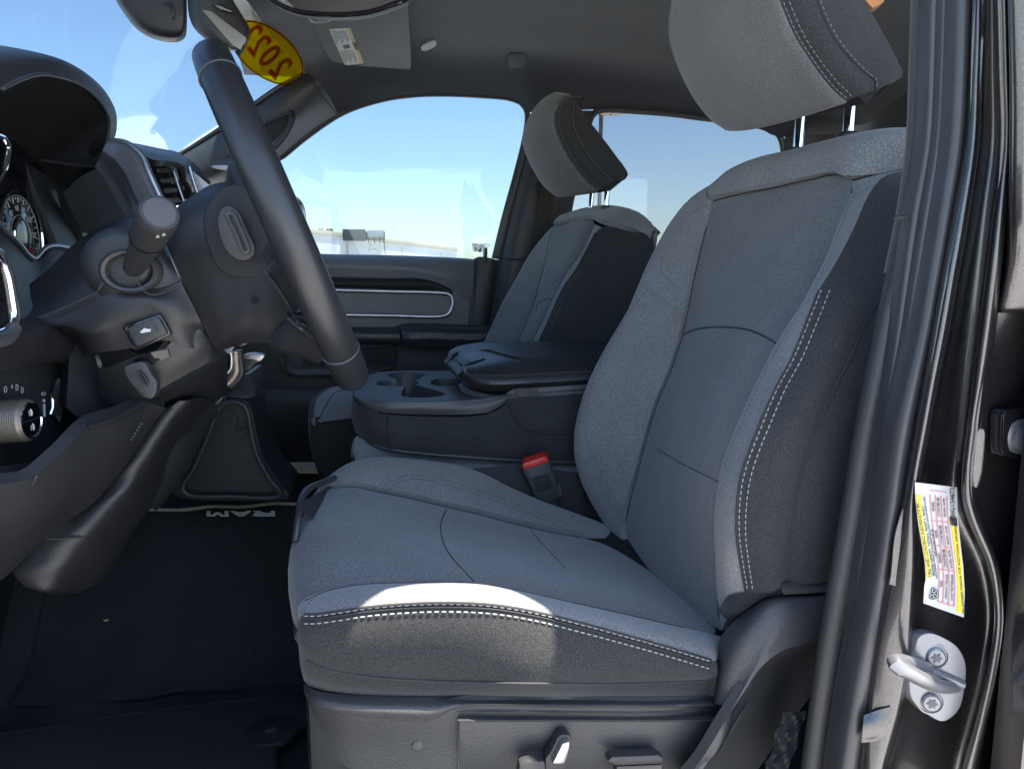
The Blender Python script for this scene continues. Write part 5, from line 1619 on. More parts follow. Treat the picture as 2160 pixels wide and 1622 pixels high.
# door striker
M_SCK = plain('socket_shadow_steel', (.10, .10, .11), .45, metal=.5)
sk = thing('door_striker', 'silver door latch striker bolted to the pillar below the tyre label', 'latch striker', P(1970, 1500, .55))
yk = .548
pl = [(1938, 1345), (1950, 1337), (1968, 1336), (2004, 1352), (2024, 1368), (2038, 1400), (2036, 1450), (2026, 1492), (2010, 1512), (1990, 1522), (1962, 1510), (1936, 1490), (1922, 1468), (1920, 1420), (1928, 1380)]
plate = MB().prism(cr([P(x, y, yk - (x - 1920) * .00006) for x, y in pl], 60, closed=True), Vector((-.002, .010, 0)), .003).build('plate', M_STEEL, sk)
for cx, cy in ((1972, 1382), (1962, 1478)):
    c = P(cx, cy, yk - .002)
    ax = Vector((-.35, -.93, .05))
    MB().lathe(c, ax, [(-.004, .0115), (.002, .0115), (.0024, .0100), (.0014, .0094), (.0014, .0002)], 28).build('recess_ring', M_STEEL, plate)
    sc_ = MB().lathe(c, ax, [(-.002, .0082), (.0036, .0082), (.0050, .0066), (.0052, .0002)], 24)
    sc_ = sc_.build('screw', M_STEEL, plate)
    mb = MB()
    axn = ax.normalized(); uu = axn.cross(Vector((0, 0, 1))).normalized(); wv = axn.cross(uu)
    star = []
    for k in range(12):
        a = k * math.pi / 6
        rr = .0048 if k % 2 == 0 else .0027
        star.append(c + axn * .0054 + (uu * math.cos(a) + wv * math.sin(a)) * rr)
    mb.prism(star, axn * .0004)
    mb.build('star_socket', M_SCK, plate)
lp = cr([P(2018, 1440, .545), P(1985, 1440, .525), P(1950, 1430, .505), P(1918, 1412, .492), P(1886, 1396, .488), P(1880, 1402, .490), P(1900, 1398, .498), P(1935, 1402, .520), P(1960, 1408, .546)], 50)
lp = cr([P(2016, 1448, .546), P(1998, 1449, .532), P(1972, 1444, .516), P(1945, 1432, .504), P(1915, 1416, .497), P(1892, 1404, .494), P(1888, 1397, .497), P(1900, 1395, .506), P(1925, 1400, .522), P(1948, 1406, .536), P(1962, 1410, .548)], 60)
mb = MB()
mb.tube(lp, [.0050 + .0012 * math.sin(math.pi * k / 59) for k in range(60)], 14)
mb.build('loop', M_STEEL, sk)
mb = MB()
mb.tube(cr(pts([(1930, 1405, .5435), (1965, 1416, .5425), (2000, 1430, .5415), (2030, 1443, .5410)]), 24), .0040, 10)
mb.build('rib', M_STEEL, plate)

# near cab side behind the pillar: closes the cabin from outside
cw = MB()
cw.abox(.52, 1.54, .50, .53, ZC - .72, ZC + .05)
tag(cw.build('cab_side', M_PAINT), 'grey painted cab side behind the near door pillar', 'cab side')
rk = MB().abox(-.9, 1.5, .47, .53, ZC - .78, ZC - .69, .01)
tag(rk.build('door_sill', M_PAINT), 'painted sill below the near door opening', 'door sill')

cs2 = MB().abox(-1.02, -.45, .485, .52, ZC - .74, ZC + .10, .01)
tag(cs2.build('cowl_side', M_PAINT), 'painted body side in front of the near door opening', 'cab side')
# unseen open near door, added left of the frame to darken pillar reflections
od = thing('unseen_open_door', 'unseen open near front door with dark inner panel, added left of the dashboard to darken reflections', 'car door', Vector((-.60, .46, ZC - .72)))
hinge = Vector((-.60, .46, 0)); od_dir = Vector((math.cos(math.radians(72)), -math.sin(math.radians(72)), 0)); od_n = Vector((od_dir.y * -1, od_dir.x, 0))
def dpt(u, z, w=0):
    return hinge + od_dir * u + od_n * w + Vector((0, 0, ZC + z))
MB().prism([dpt(0, -.72), dpt(1.0, -.72), dpt(1.04, -.3), dpt(1.04, .03), dpt(0, .0)], od_n * -.06, .01).build('outer_panel', M_PAINT, od)
MB().prism([dpt(.04, -.66, .002), dpt(.96, -.66, .002), dpt(.99, -.3, .002), dpt(.99, .0, .002), dpt(.04, -.02, .002)], od_n * .035, .012).build('inner_panel', M_BLK, od)
MB().prism([dpt(.25, -.22, .038), dpt(.85, -.22, .038), dpt(.85, -.15, .038), dpt(.25, -.15, .038)], od_n * .05, .015).build('armrest', M_LEATHER, od)
mb = MB()
mb.tube([dpt(.0, .0, -.02), dpt(.30, .30, -.0), dpt(.48, .42, .02), dpt(.95, .44, .03), dpt(1.0, .40, .03), dpt(1.03, .02, -.01)], .018, 8)
mb.build('window_frame', M_RUB, od)

# ================================================================== dashboard
def pxs(seq, x):
    return [PX(a, b, x) for a, b in seq]

db = thing('dashboard', 'black dashboard with hooded gauge cluster, round vent and headlight switch at the left', 'dashboard', W(-.5, 1.2, -.4))
# hood over the gauges: rim band, underside and top
h_out = [PX(a, b, x) for a, b, x in [(-120, 112, -.43), (-60, 108, -.43), (0, 108, -.43), (50, 112, -.43), (100, 127, -.43), (143, 147, -.43), (187, 180, -.43), (217, 217, -.43), (232, 253, -.43), (233, 284, -.425), (224, 307, -.42), (205, 347, -.415)]]
h_in = [PX(a, b, x) for a, b, x in [(-120, 230, -.395), (-60, 208, -.395), (0, 187, -.395), (43, 167, -.395), (80, 158, -.395), (117, 163, -.395), (160, 177, -.395), (193, 200, -.395), (217, 230, -.395), (226, 256, -.40), (224, 290, -.405), (204, 349, -.412)]]
h_mid = [a.lerp(b, .45) + Vector((.006, 0, .008)) for a, b in zip(cr(h_out, 40), cr(h_in, 40))]
h_far = [p + Vector((-.30, 0, -.02)) for p in cr(h_out, 40)]
panel('hood', [h_far, [a.lerp(b, .5) + Vector((0, 0, .02)) for a, b in zip(h_far, cr(h_out, 40))], h_out, h_mid, h_in], M_LEATHER, db, 60, 36, thick=.004, angle=70)
mb = MB()
mb.tube(cr([p + Vector((.003, -.001, 0)) for p in h_in[2:]], 50), .0026, 8)
mb.build('hood_edge', M_TRIM, db)
u0 = [PX(a, b, -.50) for a, b in [(-160, 300), (-80, 280), (0, 283), (40, 306), (80, 345), (110, 380), (136, 407)]]
u0 = cr(u0, 30) 
panel('hood_underside', [h_in, [a.lerp(b, .5) + Vector((0, 0, .012)) for a, b in zip(cr(h_in, 30), cr(u0 + [PX(160, 390, -.47), PX(203, 350, -.42)], 30))], u0 + [PX(160, 390, -.47), PX(203, 350, -.42)]], M_MATT, db, 40, 20, thick=.004)
# cluster face and dials
XC = -.47
MB().prism([PX(a, b, XC - .03) for a, b in [(-170, 280), (0, 270), (90, 330), (160, 400), (185, 500), (160, 560), (60, 600), (-170, 600)]], Vector((-.02, 0, 0))).build('cluster_back', M_GLOSS, db)
panel('cluster_wall', [pxs([(136, 407), (150, 445), (172, 488), (185, 530)], -.475), pxs([(118, 395), (128, 440), (150, 500), (165, 540)], -.492)], M_BLK, db, 16, 6)
def dial(cx, cy, r):
    c = PX(cx, cy, XC - .025)
    return c
dc = PX(42, 500, XC - .026)
yv, zv = Vector((0, 1, 0)), Vector((0, 0, 1))
def dp(a, r, dx=.002):
    """point on the dial face: a in degrees from straight up, growing to the right"""
    t = math.radians(a)
    return dc + yv * (math.sin(t) * r) + zv * (math.cos(t) * r) + Vector((dx, 0, 0))
dl = MB().lathe(dc, (1, 0, 0), [(-.006, .062), (0, .062), (.001, .060), (.001, .0)], 48).build('speed_dial', M_GLOSS, db)
mb = MB()
for k in range(-12, 14):
    a = k * 9
    mb.tube([dp(a, .055), dp(a, .047 if k % 2 == 0 else .051)], .0009 if k % 2 == 0 else .0005, 5)
mb.tube([dp(a, .057) for a in range(-110, 118, 4)], .0006, 5)
mb.tube([dp(a, .030) for a in range(-100, 108, 4)], .0005, 5)
mb.build('scale', M_WHITE, dl)
for s, a in (('20', -72), ('40', -40), ('60', -8), ('80', 20), ('100', 50), ('120', 84)):
    text_on('numeral', s, 0, 0, .0115, M_WHITE, dl, right=yv, down=-zv, fn=dp(a, .0395), bold=True)
mb = MB()
mb.tube([dp(-140 + k * 3, .024, .004) for k in range(60)], [.0006 + .0022 * math.sin(math.pi * k / 59) for k in range(60)], 8)
mb.tube([dp(50 + k * 2, .064, .004) for k in range(50)], [.0006 + .0022 * math.sin(math.pi * k / 49) for k in range(50)], 8)
mb.tube([dp(-140 + k * 2, .064, .004) for k in range(70)], [.0006 + .002 * math.sin(math.pi * k / 69) for k in range(70)], 8)
mb.build('dial_ring', M_CHROME, dl)
mb = MB()
for k in range(2):
    mb.tube([dp(128 + k * 5, .026), dp(122 + k * 4, .040)], .0008, 5)
mb.build('needle', M_RED, dl)
# second dial further left, only its rim shows
dc2 = PX(-55, 340, XC + .01)
mb = MB()
mb.tube(cr(pxs([(-12, 282), (8, 292), (18, 312), (14, 340), (4, 368), (-10, 390)], XC + .03), 30), .0035, 10)
mb.build('dial_ring', M_CHROME, db)
mb = MB()
mb.tube(cr(pxs([(-30, 440), (0, 474), (22, 496), (43, 517), (60, 538), (74, 546), (84, 536), (96, 524), (112, 519), (132, 521), (156, 527)], -.435), 60), .0036, 10, flat=(Vector((1, 0, 0)), .7))
mb.build('cluster_bezel', M_SILVER, db)
panel('cluster_shelf', [pxs([(-60, 470), (0, 480), (43, 524), (74, 553), (112, 527), (156, 532)], -.437), pxs([(-60, 600), (0, 620), (43, 640), (74, 655), (112, 640), (150, 600)], -.415), pxs([(-60, 700), (0, 700), (43, 700), (74, 700), (112, 680), (150, 660)], -.40)], M_BLK, db, 30, 14)
# wall right of the cluster, leather strip, silver trim, top pad
panel('cluster_side', [pts([(134, 407, 1.20), (146, 435, 1.20), (158, 462, 1.20), (174, 492, 1.20)]), pts([(168, 375, 1.17), (186, 420, 1.165), (200, 460, 1.16), (214, 490, 1.155)]), pts([(203, 356, 1.14), (222, 382, 1.13), (248, 425, 1.12), (276, 476, 1.11)])], M_TRIM, db, 24, 16)
panel('dash_pad', [pts([(200, 352, 1.145), (220, 378, 1.135), (248, 423, 1.125), (276, 480, 1.115)]), pts([(214, 326, 1.16), (240, 362, 1.155), (266, 405, 1.145), (288, 470, 1.135)]), pts([(216, 316, 1.20), (244, 338, 1.195), (264, 363, 1.19), (276, 388, 1.185), (300, 442, 1.18)])], M_LEATHER, db, 30, 16)
panel('silver_trim', [pts([(216, 318, 1.195), (244, 338, 1.19), (264, 363, 1.185), (276, 388, 1.18), (302, 446, 1.175)]), pts([(226, 300, 1.22), (258, 315, 1.215), (284, 345, 1.21), (298, 378, 1.205), (322, 430, 1.20)]), pts([(231, 296, 1.24), (266, 303, 1.235), (286, 316, 1.23), (301, 333, 1.225), (312, 360, 1.22), (340, 420, 1.215)])], plain('grey_metal_trim', (.25, .26, .29), .38, metal=.5), db, 36, 16)
mb = MB()
mb.tube(cr(pts([(233, 296, 1.235), (266, 302, 1.23), (287, 316, 1.225), (303, 333, 1.22), (314, 360, 1.215), (342, 422, 1.21)]), 40), .0042, 8)
mb.build('bright_edge', M_SILVER, db)
panel('top_pad', [pts([(225, 296, 1.40), (280, 302, 1.45), (340, 314, 1.52), (376, 322, 1.60), (410, 345, 1.68), (436, 373, 1.74), (446, 386, 1.76)]),
                  pts([(262, 303, 1.33), (310, 316, 1.36), (350, 326, 1.42), (380, 334, 1.50), (410, 352, 1.58), (432, 372, 1.66), (445, 387, 1.70)]),
                  pts([(290, 318, 1.27), (320, 336, 1.29), (350, 339, 1.34), (382, 346, 1.42), (408, 358, 1.50), (430, 376, 1.58), (444, 388, 1.62)])], M_SMOOTH, db, 40, 20, thick=.01)
panel('dash_top', [[W(-.95, 2.2, .10), W(-.95, 1.5, .12), W(-.95, .60, .12)], [W(-.70, 2.2, .12), W(-.70, 1.5, .16), W(-.72, .60, .14)], [W(-.50, 2.2, .10), W(-.47, 1.6, .14), W(-.52, 1.2, .15)]], M_BLK, db, 24, 16)
# air vent beside the screen
vt = MB().prism(pts([(308, 330, 1.50), (400, 350, 1.50), (420, 425, 1.50), (340, 440, 1.50)]), Vector((-.01, .02, 0))).build('air_vent', M_MATT, db)
for k in range(4):
    t = k * 21.0
    MB().prism(pts([(331 + t * .33, 356 + t, 1.44), (362 + t * .30, 354 + t, 1.44), (366 + t * .30, 364 + t, 1.44), (334 + t * .33, 366 + t, 1.44)]), Vector((-.004, .03, .004)), .0015).build('slat', plain('slat_plastic', (.10, .10, .085), .5), vt)
for k in range(3):
    t = k * 21.0
    MB().lathe(P(361 + t * .30, 371 + t, 1.435), (0, 1, 0), [(0, .0035), (.02, .0035)], 10).build('slat_tab', M_GLOSS, vt)
mb = MB()
mb.tube(pts([(365, 356, 1.43), (375, 389, 1.43), (387, 424, 1.43)]), .0022, 8)
mb.build('vent_edge', M_SILVER, vt)
scn = MB().prism(pts([(372, 350, 1.43), (399, 352, 1.43), (416, 410, 1.43), (390, 424, 1.43)]), Vector((-.02, .02, 0)), .003).build('screen_housing', M_GLOSS, db)
mb = MB()
mb.tube(pts([(399, 352, 1.426), (407, 380, 1.426), (416, 408, 1.426)]), .0032, 8)
mb.build('screen_edge', M_SILVER, scn)
MB().prism(pts([(404, 360, 1.46), (441, 390, 1.46), (441, 396, 1.46), (416, 407, 1.46)]), Vector((0, .01, 0)), .001).build('screen', plain('pale_screen_bezel', (.55, .60, .66), .2), scn)
# round side vent at the left edge
mb = MB()
mb.tube(cr(pxs([(-30, 520), (0, 540), (14, 573), (25, 632), (29, 668), (22, 690), (0, 704), (-30, 706)], -.325), 50), .0052, 12)
sv = mb.build('side_vent', M_CHROME, db)
MB().prism(pxs([(-60, 520), (0, 552), (18, 630), (20, 678), (0, 692), (-60, 700)], -.34), Vector((-.01, 0, 0))).build('vent_core', M_GLOSS, sv)
mb = MB()
mb.tube(cr(pxs([(-30, 714), (0, 718), (22, 706), (30, 690)], -.318), 24), .0062, 12)
mb.build('vent_rim', M_TRIM, sv)
# headlight switch housing
XH = -.335
ho = [(-60, 700), (0, 694), (40, 678), (80, 672), (130, 684), (172, 705), (196, 735), (207, 780), (210, 830), (204, 865), (185, 895), (150, 945), (100, 992), (50, 1020), (0, 1032), (-60, 1040)]
hi = [(-60, 785), (0, 778), (30, 773), (60, 768), (95, 763), (125, 760), (145, 768), (157, 792), (163, 825), (164, 870), (158, 912), (144, 942), (112, 962), (60, 978), (0, 988), (-60, 995)]
panel('switch_housing', [[PX(a, b, XH - .05) for a, b in ho], [PX(a, b, XH - .008) for a, b in ho], [PX((a * .55 + c * .45), (b * .55 + d * .45), XH + .008) for (a, b), (c, d) in zip(ho, hi)],
                         [PX(a, b, XH) for a, b in hi], [PX(a - 4, b, XH - .022) for a, b in hi]], M_COLUMN, db, 70, 30, thick=.004)
hp = MB().prism([PX(a, b, XH - .020) for a, b in hi], Vector((-.01, 0, 0))).build('switch_plate', M_BLK, db)
panel('finger_scoop', [pxs([(118, 800), (112, 830), (108, 860), (118, 885)], XH - .018), pxs([(132, 798), (134, 835), (133, 870), (126, 892)], XH - .012)], M_TRIM, hp, 16, 8, thick=.002)
kc = PX(60, 886, XH + .012)
kax = Vector((1, -.12, .05)).normalized()
kn = MB()
kprof = [(-.042, .0195), (-.040, .0200)]
for k in range(17):
    kprof += [(-.037 + k * .0021, .02000), (-.0360 + k * .0021, .01975)]
kprof += [(-.001, .0198), (.0015, .0186), (.002, .0172)]
kn.lathe(kc, kax, kprof, 64)
kn = kn.build('headlight_knob', plain('bronze_grey_metal', (.17, .15, .125), .42, metal=.5), hp, angle=20)
MB().lathe(kc + kax * .0015, kax, [(0, .0172), (.0016, .0176), (.0022, .0160), (.0012, .0148)], 48).build('bright_ring', M_CHROME, kn)
kf = MB().lathe(kc + kax * .0012, kax, [(0, .0150), (.0009, .0148), (.001, .0)], 48).build('knob_face', M_BLK, kn)
kz = (Vector((0, 0, 1)) - kax * kax.z).normalized(); ky = kz.cross(kax).normalized() * -1
def lampicon(mb, c, s):
    o = [c + ky * (s * .6 * math.cos(a)) + kz * (s * math.sin(a)) for a in [math.pi / 2 + k * math.pi / 10 for k in range(11)]]
    mb.tube(o + [o[0]], s * .16, 5)
    for k in range(3):
        q = c + ky * s * .45 + kz * s * (.6 - .6 * k)
        mb.tube([q, q + ky * s * .8 - kz * s * .2], s * .13, 5)
mb = MB(); lampicon(mb, kc + kax * .0026 + kz * .0068 - ky * .001, .0030); mb.build('lamp_symbol', M_WHITE, kf)
mb = MB(); lampicon(mb, kc + kax * .0026 - kz * .0068 - ky * .001, .0030); mb.build('lamp_symbol', M_WHITE, kf)
mb = MB()
mb.tube([kc + kax * .0024 - ky * .013, kc + kax * .0024 + ky * .013], .0004, 5)
mb.build('divider', M_TRIM, kf)
for s, px, py, a in (('O', 12, 822, -25), ('*', 26, 819, 0), ('D', 36, 818, 12), ('D', 47, 824, 30)):
    text_on('symbol', s, 0, 0, .0085, M_WHITE, hp, right=yv * math.cos(math.radians(a)) - zv * math.sin(math.radians(a)), down=-zv * math.cos(math.radians(a)) - yv * math.sin(math.radians(a)), fn=PX(px, py, XH - .0185), bold=True)
dm = MB().lathe(PX(103, 852, XH - .026), (0, 1, 0), [(-.005, .0140), (.005, .0140)], 32).build('dimmer_wheel', M_BLK, hp)
mb = MB()
mb.tube([PX(107, 830, XH - .010), PX(111, 845, XH - .009), PX(111, 860, XH - .009), PX(106, 874, XH - .010)], .0016, 6)
mb.build('dimmer_edge', M_CHROME, dm)
mb = MB()
mb.tube([PX(92.5, 842, XH - .0185), PX(93, 848, XH - .0185)], .0013, 6)
mb.tube([PX(93, 852, XH - .0185), PX(94, 879, XH - .0185)], .0013, 6)
mb.tube([PX(92 + 3.5 * math.cos(a), 831 + 3.5 * math.sin(a), XH - .0185) for a in [k * math.pi / 6 for k in range(12)]], .0007, 5, closed=True)
mb.build('dimmer_mark', M_WHITE, hp)
# panel under the switch and the lower dash
panel('lower_panel', [pts([(-80, 1020, .69), (0, 1020, .70), (60, 1010, .71), (130, 955, .73), (190, 895, .76), (250, 872, .80), (310, 850, .86), (350, 862, .90)]),
                      pts([(-80, 1110, .72), (0, 1105, .73), (60, 1085, .74), (130, 1035, .765), (190, 980, .795), (250, 935, .83), (300, 900, .875), (335, 880, .91)]),
                      pts([(-80, 1250, .80), (-10, 1230, .82), (25, 1205, .84), (69, 1160, .86), (130, 1108, .87), (200, 1058, .88), (262, 985, .90), (320, 902, .93)])], M_MATT, db, 60, 24)
mb = MB()
mb.tube(cr(pts([(77, 1004, .712), (60, 1035, .724), (35, 1080, .74), (0, 1136, .755), (-20, 1165, .765)]), 24), .0013, 6)
mb.build('panel_edge', M_TRIM, db)
panel('lower_lip', [pts([(185, 886, .765), (220, 878, .785), (260, 864, .81), (305, 842, .86)]), pts([(188, 898, .755), (222, 890, .775), (262, 876, .80), (306, 852, .85)]), pts([(192, 908, .762), (225, 898, .782), (264, 884, .807), (307, 858, .857)])], M_COLUMN, db, 24, 10, thick=.004)
mb = MB()
for k in range(6):
    mb.lathe(P(298 - k * 4, 894 + k * 6.5, .845 + .0015 * k), (-.1, -1, 0), [(-.002, .0012), (.0012, .0011)], 8)
mb.build('rivet_mark', M_TRIM, db)
# knee bolster: the grey tongue and the grained pad next to it
Lk = [(372, 846), (345, 866), (325, 892), (308, 916), (290, 943), (270, 973), (235, 1013), (200, 1053), (150, 1085), (108, 1115), (69, 1154), (40, 1185), (25, 1204), (32, 1222), (60, 1240), (84, 1248)]
Rk = [(432, 842), (410, 872), (392, 895), (378, 915), (365, 935), (352, 960), (340, 988), (328, 1014), (311, 1043), (297, 1076), (277, 1100), (250, 1140), (225, 1185), (200, 1225), (160, 1250), (110, 1252)]
Yk = [.97, .965, .96, .955, .95, .945, .94, .93, .92, .91, .90, .895, .89, .89, .89, .89]
kl = [P(a, b, y) for (a, b), y in zip(Lk, Yk)]
kr = [P(a, b, y + .07) for (a, b), y in zip(Rk, Yk)]
kmid = [P(.48 * a + .52 * c, .48 * b + .52 * d, y + .005) for (a, b), (c, d), y in zip(Lk, Rk, Yk)]
panel('knee_bolster', [[p + Vector((0, .03, 0)) for p in kl], kl, kmid, kr, [p + Vector((0, .04, -.01)) for p in kr]], M_COLUMN, db, 60, 24, thick=.004)
mb = MB()
seam(mb, [(98, 1136, .893), (130, 1136, .893), (165, 1132, .905), (205, 1127, .925), (240, 1120, .955)], .0014, lift=.004)
mb.build('bolster_gap', M_DTHREAD, db)
panel('knee_pad', [pts([(440, 845, 1.10), (418, 878, 1.08), (392, 898, 1.05), (370, 930, 1.03), (347, 975, 1.02), (326, 1020, 1.01), (306, 1062, 1.0)]),
                   pts([(456, 860, 1.14), (434, 890, 1.12), (412, 916, 1.10), (398, 950, 1.08), (380, 985, 1.07), (352, 1030, 1.06), (325, 1072, 1.05)]),
                   pts([(462, 870, 1.20), (444, 896, 1.20), (425, 925, 1.20), (408, 960, 1.19), (388, 1000, 1.18), (360, 1044, 1.16), (330, 1078, 1.14)])], M_LEATHER, db, 36, 18)
panel('stack_side', [pts([(478, 818, 1.24), (455, 852, 1.24), (434, 888, 1.235), (415, 930, 1.23), (392, 980, 1.22), (366, 1022, 1.21)]), pts([(474, 832, 1.26), (455, 872, 1.26), (437, 906, 1.26), (418, 945, 1.26), (396, 990, 1.25), (368, 1030, 1.24)])], M_TRIM, db, 30, 6, thick=.006)
for seq in ([(471, 828, 1.225), (466, 840, 1.225), (455, 852, 1.225)], [(451, 862, 1.225), (440, 872, 1.225), (432, 881, 1.225)], [(430, 870, 1.22), (424, 876, 1.22), (420, 880, 1.22)]):
    MB().tube(cr(pts(seq), 10), .0020, 8).build('bright_clip', M_SILVER, db)
# dark underside of the column opening
panel('column_opening', [pts([(330, 830, .93), (400, 800, .95), (460, 760, .97), (480, 745, .98)]), pts([(345, 858, 1.0), (400, 845, 1.02), (450, 815, 1.05), (480, 790, 1.08)]), pts([(345, 875, 1.08), (400, 880, 1.1), (450, 850, 1.12), (480, 830, 1.14)])], M_MATT, db, 24, 14)
# foot of the centre stack: dark panel, silver loops, switch levers
fsk = MB().prism(pts([(442, 762, 1.22), (470, 742, 1.22), (486, 745, 1.22), (488, 775, 1.22), (478, 790, 1.22), (458, 800, 1.22)]), Vector((0, .02, 0)), .003).build('stack_foot', M_MATT, db)
mb = MB()
mb.tube(cr(pts([(440, 768, 1.205), (450, 786, 1.205), (459, 797, 1.205), (474, 790, 1.205), (486, 778, 1.205), (488, 755, 1.205), (486, 744, 1.205)]), 40), .0032, 10)
mb.build('silver_loop', M_SILVER, fsk)
mb = MB()
mb.tube(cr(pts([(494, 742, 1.21), (495, 762, 1.21), (496, 785, 1.21), (486, 802, 1.21), (470, 815, 1.21), (454, 828, 1.21)]), 40), .0062, 10, flat=(Vector((0, 1, 0)), .5))
mb.build('bronze_strip', plain('bronze_trim', (.26, .225, .19), .35, metal=.6), fsk)
mb = MB()
mb.tube(cr(pts([(503, 738, 1.23), (506, 760, 1.23), (508, 788, 1.23), (500, 800, 1.23), (485, 814, 1.23)]), 40), .0065, 10)
mb.build('stack_edge', M_BLK, fsk)
MB().prism(cr(pts([(462, 746, 1.19), (474, 732, 1.19), (486, 724, 1.19), (492, 728, 1.19), (490, 738, 1.19), (478, 748, 1.19), (468, 750, 1.19)]), 30, closed=True), Vector((0, .012, 0)), .003).build('foot_cap', plain('painted_sheen_blue_grey', (.38, .43, .47), .3), fsk)  # bright sheen put into the pale blue-grey colour
MB().prism(pts([(510, 752, 1.30), (532, 746, 1.30), (552, 748, 1.30), (557, 752, 1.30), (548, 764, 1.30), (535, 770, 1.30), (530, 780, 1.30), (512, 784, 1.30)]), Vector((.0, .03, 0)), .004).build('lever', M_BLK, fsk)
MB().prism(cr(pts([(512, 750, 1.285), (530, 745, 1.285), (552, 747, 1.285), (557, 752, 1.285), (546, 762, 1.285), (534, 758, 1.285), (515, 756, 1.285)]), 30, closed=True), Vector((0, .012, 0)), .003).build('lever_cap', M_SILVER, fsk)
MB().prism(pts([(502, 726, 1.29), (520, 718, 1.29), (522, 724, 1.29), (506, 734, 1.29)]), Vector((0, .02, 0)), .002).build('button', M_SILVER, fsk)
# dashboard core and firewall
MB().abox(-.96, -.535, .56, 1.32, ZC - .24, ZC + .115, .02).build('dash_core', M_BLK, db)
MB().abox(-.66, -.64, .50, 1.45, ZC - .70, ZC + .12).build('bulkhead', M_MATT, db)
MB().prism(pts([(150, 690, .90), (215, 720, .92), (330, 760, .95), (350, 870, .98), (250, 900, .92), (190, 900, .88), (140, 860, .86)]), Vector((-.03, .05, 0))).build('inner_panel', M_MATT, db)
MB().abox(-1.02, -.98, .50, 2.30, ZC - .70, ZC + .12).build('firewall', M_MATT, db)
panel('dash_face', [[W(-.50, 1.24, .16), W(-.50, 1.6, .12), W(-.52, 2.25, .10)], [W(-.48, 1.30, -.05), W(-.48, 1.7, -.05), W(-.50, 2.25, -.05)], [W(-.60, 1.30, -.22), W(-.60, 1.7, -.22), W(-.62, 2.25, -.22)]], M_BLK, db, 16, 12)

# storage bin / tunnel cover under the centre of the dash
kb = thing('tunnel_cover', 'black moulded cover standing on the floor hump under the centre of the dashboard', 'floor cover', P(480, 1055, 1.45))
oA = pts([(455, 846, 1.40), (470, 842, 1.40), (506, 841, 1.40), (522, 846, 1.40), (530, 862, 1.40), (540, 905, 1.40), (552, 955, 1.40), (580, 1005, 1.40), (612, 1050, 1.40), (560, 1056, 1.40), (480, 1057, 1.40), (405, 1054, 1.40), (368, 1044, 1.40), (360, 1025, 1.40), (395, 985, 1.40), (425, 925, 1.40), (445, 872, 1.40)])
MB().prism(cr(oA, 90, closed=True), Vector((0, .16, 0)), .012).build('cover', M_MATT, kb)
iA = pts([(470, 852, 1.386), (505, 850, 1.386), (518, 860, 1.386), (528, 905, 1.386), (540, 955, 1.386), (565, 1005, 1.386), (590, 1044, 1.386), (480, 1047, 1.386), (400, 1044, 1.386), (385, 1030, 1.386), (410, 985, 1.386), (440, 915, 1.386), (458, 868, 1.386)])
mb = MB()
mb.tube(cr(iA, 90, closed=True), .0045, 8, closed=True)
mb.build('raised_rim', M_BLK, kb)
MB().prism(pts([(472, 838, 1.40), (492, 810, 1.42), (514, 790, 1.42), (530, 786, 1.42), (540, 824, 1.41), (540, 836, 1.40), (520, 842, 1.40), (490, 840, 1.40)]), Vector((0, .14, 0)), .006).build('upper_block', M_BLK, kb)
mb = MB()
ang = [(480, 862), (492, 870), (500, 880), (503, 892), (498, 900), (506, 908), (514, 904), (520, 912), (514, 924), (506, 930)]
mb.tube(cr(pts([(a, b, 1.396) for a, b in ang]), 40), .0010, 5)
mb.build('moulded_pattern', M_BLK, kb)

# ================================================================== steering column
sc2 = thing('steering_column', 'dark grey steering column shroud with stalk and adjustment lever', 'steering column', W(-.3, .93, -.25))
YC = .875
shA = [(345, 500), (300, 478), (268, 474), (225, 486), (185, 505), (160, 528), (144, 555), (137, 590), (105, 630), (67, 655), (42, 680)]
# upper and lower shells, lofted over the barrel of the column
up = [[P(a, b, y) for a, b, y in [(62, 600, 1.0), (100, 570, 1.0), (150, 520, 1.0), (200, 485, 1.0), (262, 460, 1.0), (330, 470, 1.0), (346, 490, 1.0)]],
      [P(a, b, y) for a, b, y in [(64, 625, .93), (100, 595, .93), (144, 556, .925), (190, 512, .915), (262, 474, .91), (330, 484, .91), (352, 512, .91)]],
      [P(a, b, y) for a, b, y in [(66, 655, .88), (104, 632, .88), (150, 600, .87), (205, 560, .86), (265, 530, .855), (335, 535, .855), (366, 560, .86)]],
      [P(a, b, y) for a, b, y in [(42, 680, .86), (84, 668, .86), (150, 642, .855), (208, 614, .85), (270, 604, .85), (335, 608, .85), (380, 592, .855)]]]
panel('upper_shroud', up, M_COLUMN, sc2, 50, 30, thick=.004)
lo = [[P(a, b, y) for a, b, y in [(42, 682, .86), (84, 670, .86), (150, 644, .855), (208, 616, .85), (270, 606, .85), (335, 610, .85), (381, 594, .855)]],
      [P(a, b, y) for a, b, y in [(60, 690, .862), (110, 685, .855), (180, 668, .848), (240, 640, .843), (300, 632, .842), (360, 638, .845), (405, 640, .855)]],
      [P(a, b, y) for a, b, y in [(90, 690, .87), (140, 690, .86), (188, 704, .845), (235, 672, .842), (300, 650, .842), (370, 668, .845), (424, 680, .86)]],
      [P(a, b, y) for a, b, y in [(110, 700, .89), (150, 705, .88), (190, 716, .852), (255, 705, .848), (330, 690, .846), (378, 702, .85), (432, 700, .87)]],
      [P(a, b, y) for a, b, y in [(140, 740, .93), (165, 750, .92), (196, 745, .86), (275, 735, .852), (350, 718, .85), (400, 735, .856), (446, 728, .88)]]]
panel('lower_shroud', lo, M_COLUMN, sc2, 50, 40, thick=.004)
mb = MB()
